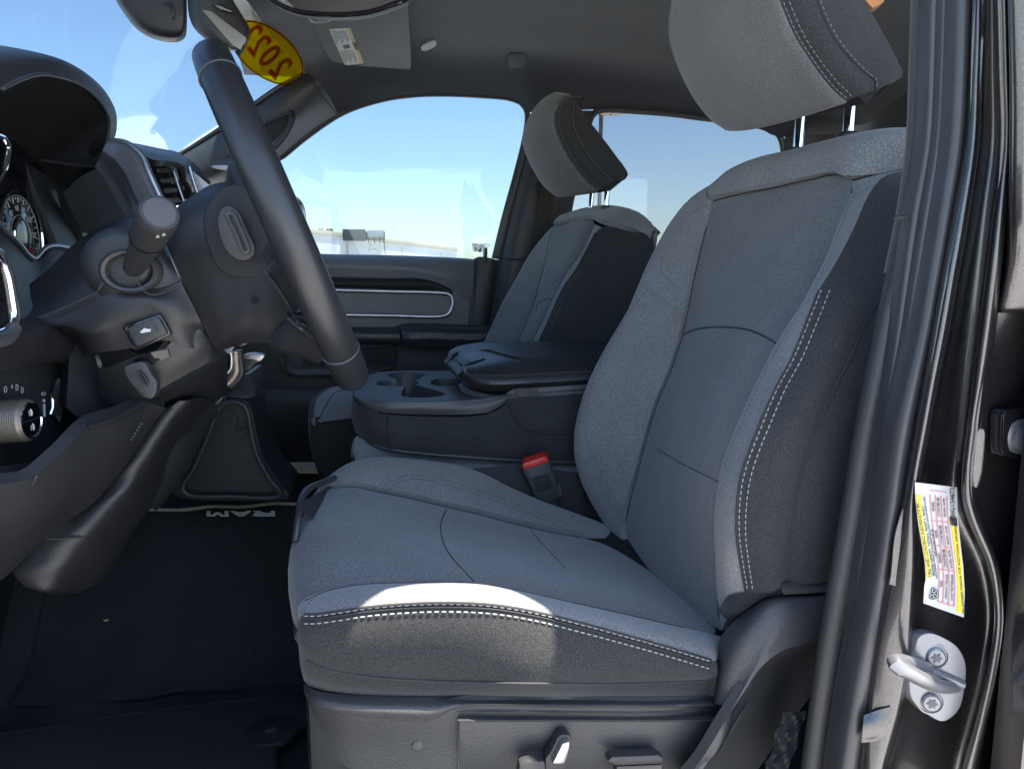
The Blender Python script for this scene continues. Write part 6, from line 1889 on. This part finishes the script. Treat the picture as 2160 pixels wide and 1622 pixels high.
seam(mb, [(45, 681, .858), (84, 669, .857), (150, 642, .852), (206, 615, .847)], .0010, lift=.004)
seam(mb, [(208, 612, .846), (222, 585, .846), (228, 575, .845)], .0010, lift=.006)
seam(mb, [(287, 588, .842), (305, 615, .845), (325, 622, .847), (380, 602, .850)], .0010, lift=.006)
mb.build('shroud_gap', M_DTHREAD, sc2)
# boss round the stalk
bc = P(257, 556, .858)
bx = (P(340, 556, .858) - P(175, 556, .858)) / 2
bz = (P(257, 478, .858) - P(257, 632, .858)) / 2
def ellr(k, s, dy):
    return [bc + bx * (s * math.cos(2*math.pi*i/48)) + bz * (s * math.sin(2*math.pi*i/48)) + Vector((0, dy, 0)) for i in range(48)]
MB().rings([ellr(0, 1.0, .02), ellr(0, 1.0, -.004), ellr(0, .97, -.010), ellr(0, .6, -.012), ellr(0, .2, -.012)]).build('stalk_boss', M_COLUMN, sc2, angle=80)
c2_ = P(276, 572, .842)
def ring2(s, dy, n=40):
    a, b = .0295, .0225
    return [c2_ + Vector((a * s * math.cos(2*math.pi*i/n), dy, 0)) + Vector((0, 0, b * s * math.sin(2*math.pi*i/n))) for i in range(n)]
MB().rings([ring2(1.0, .01), ring2(1.0, -.004), ring2(.9, -.007), ring2(.78, -.006), ring2(.7, .006)], False).build('stalk_collar', M_BLK, sc2, angle=60)
# stalk: tapering barrel with a ring and a twist cap
s0, s1 = P(282, 566, .852), P(337, 448, .752)
sd = (s1 - s0).normalized(); SL = (s1 - s0).length
stk = MB().lathe(s0, sd, [(-.02, .0095), (0, .0105), (SL * .30, .0125), (SL * .52, .0152), (SL * .54, .0158), (SL * .57, .0158), (SL * .575, .0149)], 36).build('stalk', M_BLK, sc2)
cap_ = MB().lathe(s0, sd, [(SL * .575, .0160), (SL * .60, .0168), (SL * .90, .0186), (SL * .975, .0184), (SL * 1.0, .0170), (SL * 1.002, .0150), (SL * 1.000, .0)], 40)
cap_ = cap_.build('twist_cap', M_BLK, stk)
MB().lathe(s0, sd, [(SL * .998, .0148), (SL * 1.005, .0142), (SL * 1.006, .0)], 40).build('cap_face', plain('sky_sheen_cap_face', (.075, .072, .08), .45), cap_)  # sky reflection put into the lighter purple-grey of the face
fst = surf(stk, cap_)
mb = MB()
for px, py in ((333, 500), (346, 496)):
    mb.cut()
    ps4 = [fst(px + dx, py + dy, .0006) for dx, dy in ((-4.5, 3), (4, 1.5), (2, -4), (-3, -2.5))]
    if all(q is not None for q in ps4):
        mb.prism(ps4, (CAM - ps4[0]).normalized() * .0004)
if mb.v:
    mb.build('wiper_symbol', M_WHITE, stk)
MB().lathe(s0, sd, [(SL * .56, .0163), (SL * .572, .0172), (SL * .590, .0172), (SL * .60, .0165)], 36).build('ring', M_GLOSS, stk)
# pedal switch
rk0 = [(255, 690), (338, 661), (362, 706), (284, 742)]
sw = MB().prism(pts([(a, b, .838) for a, b in rk0]), Vector((0, .012, 0)), .003).build('pedal_switch', M_GLOSS, sc2)
rr = MB().prism(pts([(266, 692, .834), (334, 669, .834), (354, 704, .834), (287, 733, .834)]), Vector((.001, .008, 0)), .003).build('rocker', M_BLK, sw)
mb = MB()
mb.prism(pts([(295, 701, .8325), (304, 692, .8325), (311, 694, .8325), (318, 694, .8325), (317, 700, .8325), (308, 701, .8325), (300, 703, .8325)]), Vector((0, .001, 0)))
mb.build('pedal_symbol', M_WHITE, rr)
MB().prism(pts([(324, 686, .8325), (327, 685, .8325), (333, 697, .8325), (330, 699, .8325)]), Vector((0, .001, 0))).build('indicator', M_BLK, rr)
# lower step, slot and tilt lever
panel('lower_step', [pts([(200, 750, .862), (212, 778, .862), (275, 756, .853), (353, 730, .852), (372, 708, .855), (425, 696, .865), (432, 702, .87)]),
                     pts([(205, 790, .868), (212, 800, .866), (280, 790, .856), (360, 765, .856), (410, 735, .86), (440, 720, .87), (452, 728, .88)]),
                     pts([(208, 830, .88), (222, 845, .872), (268, 855, .866), (328, 826, .866), (400, 786, .868), (445, 762, .876), (462, 750, .888)])], M_COLUMN, sc2, 50, 20, thick=.004)
MB().prism(pts([(255, 770, .856), (300, 750, .850), (352, 732, .848), (358, 752, .850), (312, 775, .852), (300, 768, .853), (262, 786, .857)]), Vector((0, .004, 0)), .001).build('lever_slot', M_GLOSS, sc2)
tl_ = MB().prism(cr(pts([(262, 776, .838), (276, 768, .838), (302, 764, .838), (318, 788, .838), (330, 806, .838), (326, 834, .838), (318, 841, .838), (306, 838, .838), (286, 820, .838), (270, 800, .838)]), 40, closed=True), Vector((.001, .012, 0)), .004).build('tilt_lever', M_BLK, sc2)
mb = MB()
mb.tube(cr(pts([(294, 784, .8355), (302, 790, .8355), (312, 808, .8355), (308, 812, .8355), (300, 800, .8355), (292, 788, .8355)]), 24, closed=True), .0014, 6, closed=True)
mb.build('lever_ridge', M_COLUMN, tl_)

# ================================================================== steering wheel
sw_ = thing('steering_wheel', 'black leather steering wheel seen edge on in front of the dashboard', 'steering wheel', W(-.118, .93, .067))
top_, bot_ = P(452, 132, .93), P(742, 792, .93)
cw_ = (top_ + bot_) / 2
Rw = (top_ - bot_).length / 2
Dv = (top_ - bot_).normalized()
Qv = Vector((.085, -1, 0)).normalized()
Nw = Dv.cross(Qv).normalized()
if Nw.x < 0: Nw = -Nw
def wp(deg, r=Rw, n=0.0):
    t = math.radians(deg)
    return cw_ + Dv * (math.cos(t) * r) + Qv * (math.sin(t) * r) + Nw * n
ring = [wp(k * 3.75) for k in range(96)]
mb = MB()
rowsw = []
for k in range(96):
    a = k * 3.75
    rad = (wp(a) - cw_).normalized()
    row = []
    for i in range(20):
        t = 2 * math.pi * i / 20
        row.append(wp(a) + rad * (math.cos(t) * .0165) + Nw * (math.sin(t) * .0195))
    rowsw.append(row)
vs = [p for r in rowsw for p in r]
fs = []
for j in range(96):
    for i in range(20):
        fs.append((j * 20 + i, j * 20 + (i + 1) % 20, ((j + 1) % 96) * 20 + (i + 1) % 20, ((j + 1) % 96) * 20 + i))
mb.add(vs, fs)
rim = mb.build('rim', M_SMOOTH, sw_)
for a in (42, 139, 221, 318):
    rad = (wp(a) - cw_).normalized()
    m2 = MB()
    m2.tube([wp(a) + rad * (math.cos(t) * .0168) + Nw * (math.sin(t) * .0198) for t in [2 * math.pi * i / 40 for i in range(40)]], .0011, 6, closed=True)
    m2.build('rim_seam', M_TRIM, rim)
# rear cover of the hub and the spokes
hubg = [pts([(346, 505, .875), (362, 462, .875), (374, 437, .875), (405, 414, .88), (443, 391, .89), (480, 384, .90), (510, 386, .90)]),
        pts([(364, 548, .862), (385, 490, .856), (415, 458, .850), (450, 430, .848), (490, 415, .85), (530, 415, .85), (560, 430, .85)]),
        pts([(400, 625, .858), (430, 585, .846), (470, 540, .838), (510, 510, .832), (545, 495, .83), (575, 495, .825), (600, 520, .82)]),
        pts([(430, 688, .862), (460, 665, .846), (500, 630, .836), (540, 600, .828), (575, 575, .82), (600, 565, .81), (622, 575, .80)]),
        pts([(455, 738, .876), (470, 718, .858), (500, 690, .842), (540, 668, .832), (580, 650, .822), (605, 648, .812), (632, 645, .80)]),
        pts([(462, 742, .89), (482, 735, .88), (510, 726, .862), (540, 722, .852), (567, 722, .842), (592, 700, .83), (618, 665, .815)])]
hub = panel('hub_cover', hubg, M_COLUMN, sw_, 50, 44, thick=.004, angle=60)
MB().lathe(P(537, 633, .826), (-.2, -1, 0), [(-.004, .0036), (.0006, .0036)], 16).build('screw_hole', M_GLOSS, hub)
# airbag side of the hub, facing the driver
MB().lathe(cw_ + Nw * -.03, Nw, [(-.02, .055), (.0, .085), (.03, .085), (.045, .07), (.05, .0)], 40, ref=Dv).build('hub_pad', M_BLK, sw_)
# switch pod
pod_o = [(438, 432), (462, 402), (484, 390), (510, 390), (545, 420), (575, 480), (592, 540), (584, 572), (556, 580), (520, 586), (484, 582), (460, 566), (442, 530), (430, 480), (430, 450)]
pc = cr([P(a, b, .822 + (600 - a) * .00008) for a, b in pod_o], 60, closed=True)
pod = MB().prism(pc, Vector((-.004, .03, 0)), .008, 3).build('switch_pod', M_MATT, sw_)
pd_o = [(468, 440), (484, 434), (502, 446), (522, 488), (538, 525), (534, 540), (516, 550), (494, 545), (474, 525), (460, 482), (460, 455)]
pad_ = MB().prism(cr([P(a, b, .812) for a, b in pd_o], 50, closed=True), Vector((-.002, .016, 0)), .005, 3).build('paddle_button', M_BLK, pod)
mb = MB()
mb.tube(cr(pts([(478, 452, .806), (490, 450, .806), (504, 476, .806), (520, 514, .806), (524, 530, .806), (514, 532, .806), (500, 500, .806), (484, 466, .806)]), 40, closed=True), .0022, 8, closed=True)
mb.build('button_ridge', M_TRIM, pad_)
# spokes: leather wrapped lower one, upper one
spA = [pts([(566, 724, .838), (580, 700, .828), (598, 678, .82), (614, 660, .812)]), pts([(586, 740, .836), (606, 718, .822), (626, 692, .81), (640, 668, .80)]), pts([(630, 752, .83), (645, 730, .815), (660, 706, .80), (668, 690, .79)]), pts([(672, 768, .825), (684, 752, .81), (696, 735, .80), (700, 715, .79)])]
spk = panel('spoke', spA, M_SMOOTH, sw_, 24, 24, bulge=.004, thick=.02)
spB = [pts([(562, 578, .815), (580, 600, .812), (600, 630, .81), (614, 656, .81)]), pts([(576, 562, .80), (600, 590, .795), (622, 622, .792), (634, 650, .795)]), pts([(592, 545, .79), (622, 570, .78), (646, 610, .775), (656, 650, .78)])]
panel('spoke', spB, M_SMOOTH, sw_, 24, 18, thick=.02)
# gathered leather at the spoke root
random.seed(11)
g = []
for j in range(16):
    row = []
    for i in range(22):
        u, v = i / 21, j / 15
        px = 606 + 62 * u + 14 * v
        py = 656 + 38 * v + 38 * u
        wr = .0016 * math.sin(u * 13 + v * 5) + .0014 * math.sin(v * 15 - u * 7) + random.uniform(-.0004, .0004)
        row.append(P(px, py, .796 - .010 * math.sin(math.pi * v) + wr))
    g.append(row)
N = grid_normals(g)
if N[8][8].dot(CAM - g[8][8]) < 0:
    g = [list(reversed(r)) for r in g]
MB().sheet(g, .004).build('leather_gather', M_SMOOTH, spk)
mb = MB()
seam(mb, [(558, 572, .808), (572, 590, .806), (590, 615, .805), (606, 640, .805), (616, 658, .804)], .0012, lift=.002)
mb.build('spoke_seam', M_DTHREAD, spk)
mb = MB()
for k in range(9):
    q = P(556 + k * 2.6, 572 - k * 3.2, .806)
    mb.tube([q, q + Vector((.003, -.001, -.006))], .0008, 5)
mb.build('lacing', M_BLK, spk)

# ================================================================== windscreen fittings and visor
sh = thing('sensor_housing', 'black rounded sensor cover at the top of the windscreen, left of the mirror mount', 'sensor cover', P(320, 80, 1.5))
s_o = [(238, -60), (245, 0), (262, 28), (290, 62), (320, 80), (350, 88), (375, 88), (390, 79), (394, 55), (394, 0), (394, -60)]
s_m = [(252, -70), (262, -10), (282, 10), (305, 28), (330, 42), (352, 46), (368, 48), (380, 46), (388, 30), (390, -10), (390, -70)]
panel('cover', [[P(a, b, 1.56) for a, b in s_o], [P(a, b, 1.50) for a, b in s_o], [P((a + c) / 2, (b + d) / 2 + 6, 1.462) for (a, b), (c, d) in zip(s_o, s_m)], [P(a, b, 1.455) for a, b in s_m], [P(315, -20, 1.45), P(320, -30, 1.45), P(330, -30, 1.45)]], M_COLUMN, sh, 50, 40)
mb = MB()
for k in range(8):
    mb.tube(cr([P(342 + k * 3, 6 - k * .4 + 0, 1.448), P(356 + k * 1.6, 20 + k * .6, 1.448), P(366, 44 - k * 1.0, 1.449)], 10), .0007, 5)
mb.build('grille', M_GLOSS, sh)
mm = thing('mirror_mount', 'black angular mirror mount with a pale facet at the top of the windscreen', 'mirror mount', P(460, 105, 1.42))
m_o = [(396, -60), (397, 0), (401, 35), (412, 60), (440, 86), (480, 105), (512, 110)]
m_r = [(470, -60), (486, 0), (500, 24), (512, 44), (522, 62), (520, 84), (514, 110)]
panel('shell', [[P(a, b, 1.46) for a, b in m_o], [P(a, b, 1.42) for a, b in m_o], [P(a * .75 + c * .25, b * .75 + d * .25, 1.395) for (a, b), (c, d) in zip(m_o, m_r)], [P(a, b, 1.41) for a, b in m_r], [P(a, b, 1.46) for a, b in m_r]], M_BLK, mm, 40, 26)
MB().prism(pts([(424, 20, 1.385), (446, 24, 1.385), (520, 80, 1.395), (508, 106, 1.395), (490, 96, 1.39)]), Vector((0, .010, 0)), .002).build('facet', plain('warm_grey_facet', (.20, .195, .175), .25), mm)
MB().prism(pts([(448, 8, 1.384), (470, 10, 1.386), (490, 22, 1.39), (488, 27, 1.39), (462, 20, 1.386)]), Vector((0, .010, 0)), .002).build('clip', M_GLOSS, mm)

mr = thing('rear_view_mirror', 'oval rear view mirror at the top edge, in front of the far sun visor', 'mirror', P(715, 20, 1.36))
arc_ = [(556, -20), (575, 2), (610, 21), (660, 31), (720, 33), (780, 27), (830, 11), (862, -4)]
upper = [(880, -60), (840, -105), (715, -125), (590, -100), (548, -55)]
loopm = cr([P(a, b, 1.36 - (a - 715) * .0001) for a, b in arc_ + upper], 80, closed=True)
nrmM = Vector((-.10, -1.0, -.06)).normalized()
MB().prism(loopm, -nrmM * .035, .012, 3).build('housing', M_COLUMN, mr)
cm = sum(loopm, Vector()) / 80
mb = MB()
mb.tube([p.lerp(cm, .015) + nrmM * .0005 for p in loopm], .0042, 10, closed=True)
mb.build('rim', M_GLOSS, mr)
MB().prism([p.lerp(cm, .045) + nrmM * .002 for p in loopm], -nrmM * .002).build('mirror_glass', plain('mirror_silver', (.62, .63, .62), .03, metal=1, nz=.01), mr)

ZV = ZC + .578
vs_ = thing('sun_visor', 'dark grey fabric sun visor folded up against the headliner above the far window', 'sun visor', PZ(760, 90, ZV))
vo = [(628, -40), (645, 25), (652, 42), (668, 78), (690, 118), (706, 144), (716, 150), (726, 151), (733, 158), (742, 166), (790, 170), (835, 168), (857, 160), (866, 148), (865, 100), (860, 30), (852, -50)]
vis = MB().prism(cr([PZ(a, b, ZV - .014) for a, b in vo], 110, closed=True), Vector((0, 0, .016)), .006).build('panel', M_VISOR, vs_)
lq = [(694, 63), (739, 60), (767, 134), (728, 139)]
lbv = MB().prism([PZ(a, b, ZV - .0155) for a, b in lq], Vector((0, 0, .0009))).build('warning_label', plain('cream_label', (.62, .61, .55), .5), vis)
def lv_(u, v):
    a = [lq[0][i] + (lq[1][i] - lq[0][i]) * u for i in (0, 1)]
    b = [lq[3][i] + (lq[2][i] - lq[3][i]) * u for i in (0, 1)]
    return PZ(a[0] + (b[0] - a[0]) * v, a[1] + (b[1] - a[1]) * v, ZV - .0158)
MB().prism([lv_(.84, .02), lv_(.98, .02), lv_(.98, .98), lv_(.84, .98)], Vector((0, 0, -.0006))).build('orange_band', plain('amber_print', (.58, .38, .10), .5), lbv)
mb = MB()
for k in range(8):
    for v0, v1 in ((.05, .40), (.60, .95)):
        mb.tube([lv_(.08 + k * .09, v0), lv_(.08 + k * .09, v1 - .06 * (k % 3))], .0009, 4)
mb.build('small_print', M_TRIM, lbv)
r_ = lv_(.5, .1) - lv_(.5, .9)
d_ = lv_(.1, .5) - lv_(.9, .5)
text_on('lettering', 'WARNING', 0, 0, .014, M_INK, lbv, right=r_, down=d_ - r_.normalized() * d_.dot(r_.normalized()), fn=lv_(.91, .5) + Vector((0, 0, -.0009)), bold=True)
mb = MB()
mb.prism([lv_(.30, .46), lv_(.62, .44), lv_(.66, .54), (lv_(.34, .56))], Vector((0, 0, -.0004)))
mb.build('airbag_symbol', M_TRIM, lbv)
mb = MB()
mb.tube(cr([PZ(a, b, ZV - .02) for a, b in [(652, 38), (660, 46), (672, 47), (692, 44), (696, 38)]], 24), .0035, 8)
cl_c = mb.build('clip', M_LAMP, vs_)
MB().prism([PZ(a, b, ZV - .022) for a, b in [(644, 36), (668, 38), (668, 44), (652, 44)]], Vector((0, 0, .01)), .002).build('clip_base', M_GLOSS, vs_)
MB().lathe(PZ(684, 122, ZV), (0, 0, -1), [(-.02, .016), (.010, .014), (.014, .008)], 20).build('pivot', M_MATT, vs_)

# dealer year sticker on the inside of the glass
w0, w1, w2 = P(643, 152, 2.20), P(562, 64, 1.78), P(500, 240, 2.21)
wn_ = (w1 - w0).cross(w2 - w0).normalized()
if wn_.dot(CAM - w0) < 0: wn_ = -wn_
def PW(px, py, lift=.0):
    d = ray(px, py)
    o = w0 + wn_ * lift
    t = (o - CAM).dot(wn_) / d.dot(wn_)
    return CAM + d * t
def oval_px(s, n=64):
    a = math.radians(38)
    out = []
    for k in range(n):
        t = 2 * math.pi * k / n
        x, y = 92 * s * math.cos(t), 50 * s * math.sin(t)
        out.append((563 + x * math.cos(a) - y * math.sin(a), 112 + x * math.sin(a) + y * math.cos(a)))
    return out
def translucent(name, col):
    m = bpy.data.materials.new(name)
    m.use_nodes = True
    nt = m.node_tree
    nt.nodes.clear()
    out = nt.nodes.new('ShaderNodeOutputMaterial')
    d = nt.nodes.new('ShaderNodeBsdfDiffuse'); d.inputs['Color'].default_value = (*col, 1)
    t = nt.nodes.new('ShaderNodeBsdfTransparent'); t.inputs['Color'].default_value = (*col, 1)
    f = noise(nt, coords(nt), 30, 3)
    r = nt.nodes.new('ShaderNodeMapRange')
    r.inputs['To Min'].default_value = .78
    r.inputs['To Max'].default_value = .92
    nt.links.new(f, r.inputs['Value'])
    mx = nt.nodes.new('ShaderNodeMixShader')
    nt.links.new(r.outputs[0], mx.inputs[0])
    nt.links.new(d.outputs[0], mx.inputs[1])
    nt.links.new(t.outputs[0], mx.inputs[2])
    nt.links.new(mx.outputs[0], out.inputs['Surface'])
    return m
M_STICK = translucent('yellow_film', (.98, .80, .02))
ye = MB().prism([PW(a, b, .004) for a, b in oval_px(1)], wn_ * .0006).build('year_sticker', M_STICK, None)
tag(ye, 'yellow oval sticker reading 2022 in reverse, stuck to the top corner of the windscreen', 'sticker')
M_RUST = translucent('brown_red_film', (.55, .10, .015))
mb = MB()
mb.tube([PW(a, b, .0055) for a, b in oval_px(.965)], .0016, 6, closed=True)
mb.build('border', M_RUST, ye)
def px_glyph(name, ch, cx, cy, ax, ay, fn, mat, parent):
    """a glyph laid out in the photo plane (ax along the line, ay up) and dropped on a surface"""
    cu_ = bpy.data.curves.new(name, 'FONT')
    cu_.body = ch
    cu_.size = 1.0
    cu_.offset = .015
    cu_.align_x = 'CENTER'
    cu_.align_y = 'CENTER'
    tmp = bpy.data.objects.new('tmp', cu_)
    COL.objects.link(tmp)
    me = bpy.data.meshes.new_from_object(tmp.evaluated_get(bpy.context.evaluated_depsgraph_get()))
    bpy.data.objects.remove(tmp)
    m = MB()
    vs = [fn(cx + p.co.x * ax[0] + p.co.y * ay[0], cy + p.co.x * ax[1] + p.co.y * ay[1]) for p in me.vertices]
    m.add(vs, [tuple(q.vertices) for q in me.polygons])
    bpy.data.meshes.remove(me)
    return m.build(name, mat, parent, smooth=False)
for s, (px, py) in zip('2022', ((591, 146), (567, 121), (546, 98), (528, 76))):
    px_glyph('numeral', s, px, py, (-33, -42), (56, -50), lambda a, b: PW(a, b, .0062), M_RUST, ye)

# ================================================================== floor mat with its lettering and clip
PROF = cr([Vector((0, a, b)) for a, b in prof], 90)
def floor_z(y):
    for a, b in zip(PROF, PROF[1:]):
        if a.y <= y <= b.y:
            return a.z + (b.z - a.z) * (y - a.y) / max(b.y - a.y, 1e-9)
    return PROF[-1].z
def on_floor(px, py, lift):
    d = ray(px, py)
    y = .6
    while y < 1.48:
        p = CAM + d * (y / d.y)
        if p.z - ZC <= floor_z(y) + lift:
            return p
        y += .001
    return CAM + d * (1.48 / d.y)
def drape(name, x0, x1, y0, y1, lift, mat, parent=None, nx=50, ny=60, thick=.008, wob=.003):
    g = []
    for j in range(ny):
        row = []
        for i in range(nx):
            x = x0 + (x1 - x0) * i / (nx - 1)
            y = y0 + (y1 - y0) * j / (ny - 1)
            row.append(W(x, y, floor_z(y) + lift + wob * math.sin(x * 23 + y * 7) + wob * .7 * math.sin(x * 51 - y * 31)))
        g.append(row)
    N = grid_normals(g)
    if N[3][3].z < 0:
        g = [list(reversed(r)) for r in g]
    return MB().sheet(g, thick).build(name, mat, parent)
# tunnel cover mat with the pale maker's letters along its far edge
fm = drape('floor_mat', -.58, -.085, 1.225, 1.478, .020, M_CARPET)
tag(fm, 'black carpet mat over the floor hump with pale upside down letters on its far edge', 'floor mat')
mb = MB()
mb.tube([W(-.58 + .505 * k / 40, 1.482, floor_z(1.482) + .024 + .002 * math.sin(k * .7)) for k in range(41)], .0035, 8)
mb.build('bound_edge', plain('painted_sunlit_edge', (.22, .215, .16), .8), fm)  # sunlit carpet edge put into the strip's pale colour
M_LOGO = plain('pale_grey_letters', (.40, .42, .38), .6)
def flat_letter(mb, strokes):
    for poly in strokes:
        mb.prism([on_floor(a, b, .030) for a, b in poly], Vector((0, 0, .002)))
    return mb
def letter(x0, x1, name, strokes):
    """strokes in unit box (u right along the text, v up); the text is turned upside down in the photo"""
    mb = MB()
    for poly in strokes:
        q = []
        for u, v in poly:
            px = x1 - (x1 - x0) * u
            q.append((px, 1078.5 + 10.5 * v))
        mb.prism([on_floor(a, b, .029) for a, b in q], Vector((0, 0, .0015)))
    return mb.build('letter', M_LOGO, fm)
letter(534, 580, 'R', [[(0, 0), (.2, 0), (.2, 1), (0, 1)], [(.2, .78), (.85, .78), (1, .9), (.9, 1), (.2, 1)], [(.8, .5), (1, .55), (1, .9), (.8, .85)], [(.2, .38), (.9, .42), (1, .58), (.2, .58)], [(.5, .4), (.75, .4), (1, 0), (.72, 0)]])
letter(486, 530, 'A', [[(0, 0), (.24, 0), (.55, 1), (.38, 1)], [(.76, 0), (1, 0), (.62, 1), (.45, 1)], [(.25, .24), (.75, .24), (.7, .42), (.3, .42)]])
letter(436, 482, 'M', [[(0, 0), (.18, 0), (.18, 1), (0, 1)], [(.82, 0), (1, 0), (1, 1), (.82, 1)], [(.18, 1), (.36, 1), (.58, .3), (.42, .3)], [(.64, 1), (.82, 1), (.58, .3), (.42, .3)]])
# footwell mat with a rounded notch and its retaining clip
def mat_outline():
    a = [(-120, 1590), (0, 1562), (120, 1545), (260, 1520), (400, 1500), (520, 1485), (600, 1483), (640, 1492), (652, 1512), (648, 1535), (625, 1550), (598, 1562), (585, 1582), (580, 1610), (582, 1700), (560, 1780), (-120, 1780)]
    return [on_floor(x, y, .014) for x, y in a]
mo = cr(mat_outline(), 120, closed=True)
mo = [Vector((p.x, p.y, ZC - .684)) for p in mo]
ft = MB().prism(mo, Vector((0, 0, .010)), .004).build('floor_mat', M_MAT)
tag(ft, 'dark carpet mat on the footwell floor with a round retaining clip at its corner', 'floor mat')
c = on_floor(572, 1536, .030)
c = Vector((c.x, c.y, ZC - .674))
rc = MB().lathe(c, (0, 0, 1), [(-.004, .040), (.003, .038), (.0045, .030), (.004, .018), (.006, .014), (.010, .012), (.011, .004)], 36).build('retaining_clip', M_MATT, ft)
mb = MB()
mb.tube([p + Vector((0, 0, .006)) for p in mo], .0045, 6, closed=True)
mb.build('bound_edge', M_MATT, ft)
# crumbs on the carpet
cm_ = MB()
q = on_floor(220, 1311, .030)
for k in range(5):
    cm_.lathe(q + Vector((k * .0012, .0005 * k, .0006)), (.3, .1, 1), [(0, .0014), (.002, .0016), (.003, .0006)], 7)
tag(cm_.build('leaf_crumb', plain('tan_crumb', (.50, .38, .24), .8)), 'tiny tan leaf crumb lying on the black carpet', 'crumb')

tg = MB().prism([P(1812, -30, 1.05), P(1826, 2, 1.05), P(1833, 10, 1.05), P(1840, 19, 1.05), P(1852, 13, 1.05), P(1866, 4, 1.05), P(1872, -30, 1.05)], Vector((.01, .03, 0)), .003)  # small orange brown patch, object unidentified
tag(tg.build('orange_patch', plain('orange_brown', (.55, .24, .08), .5)), 'small orange brown patch at the top edge behind the nearest headrest', 'patch')
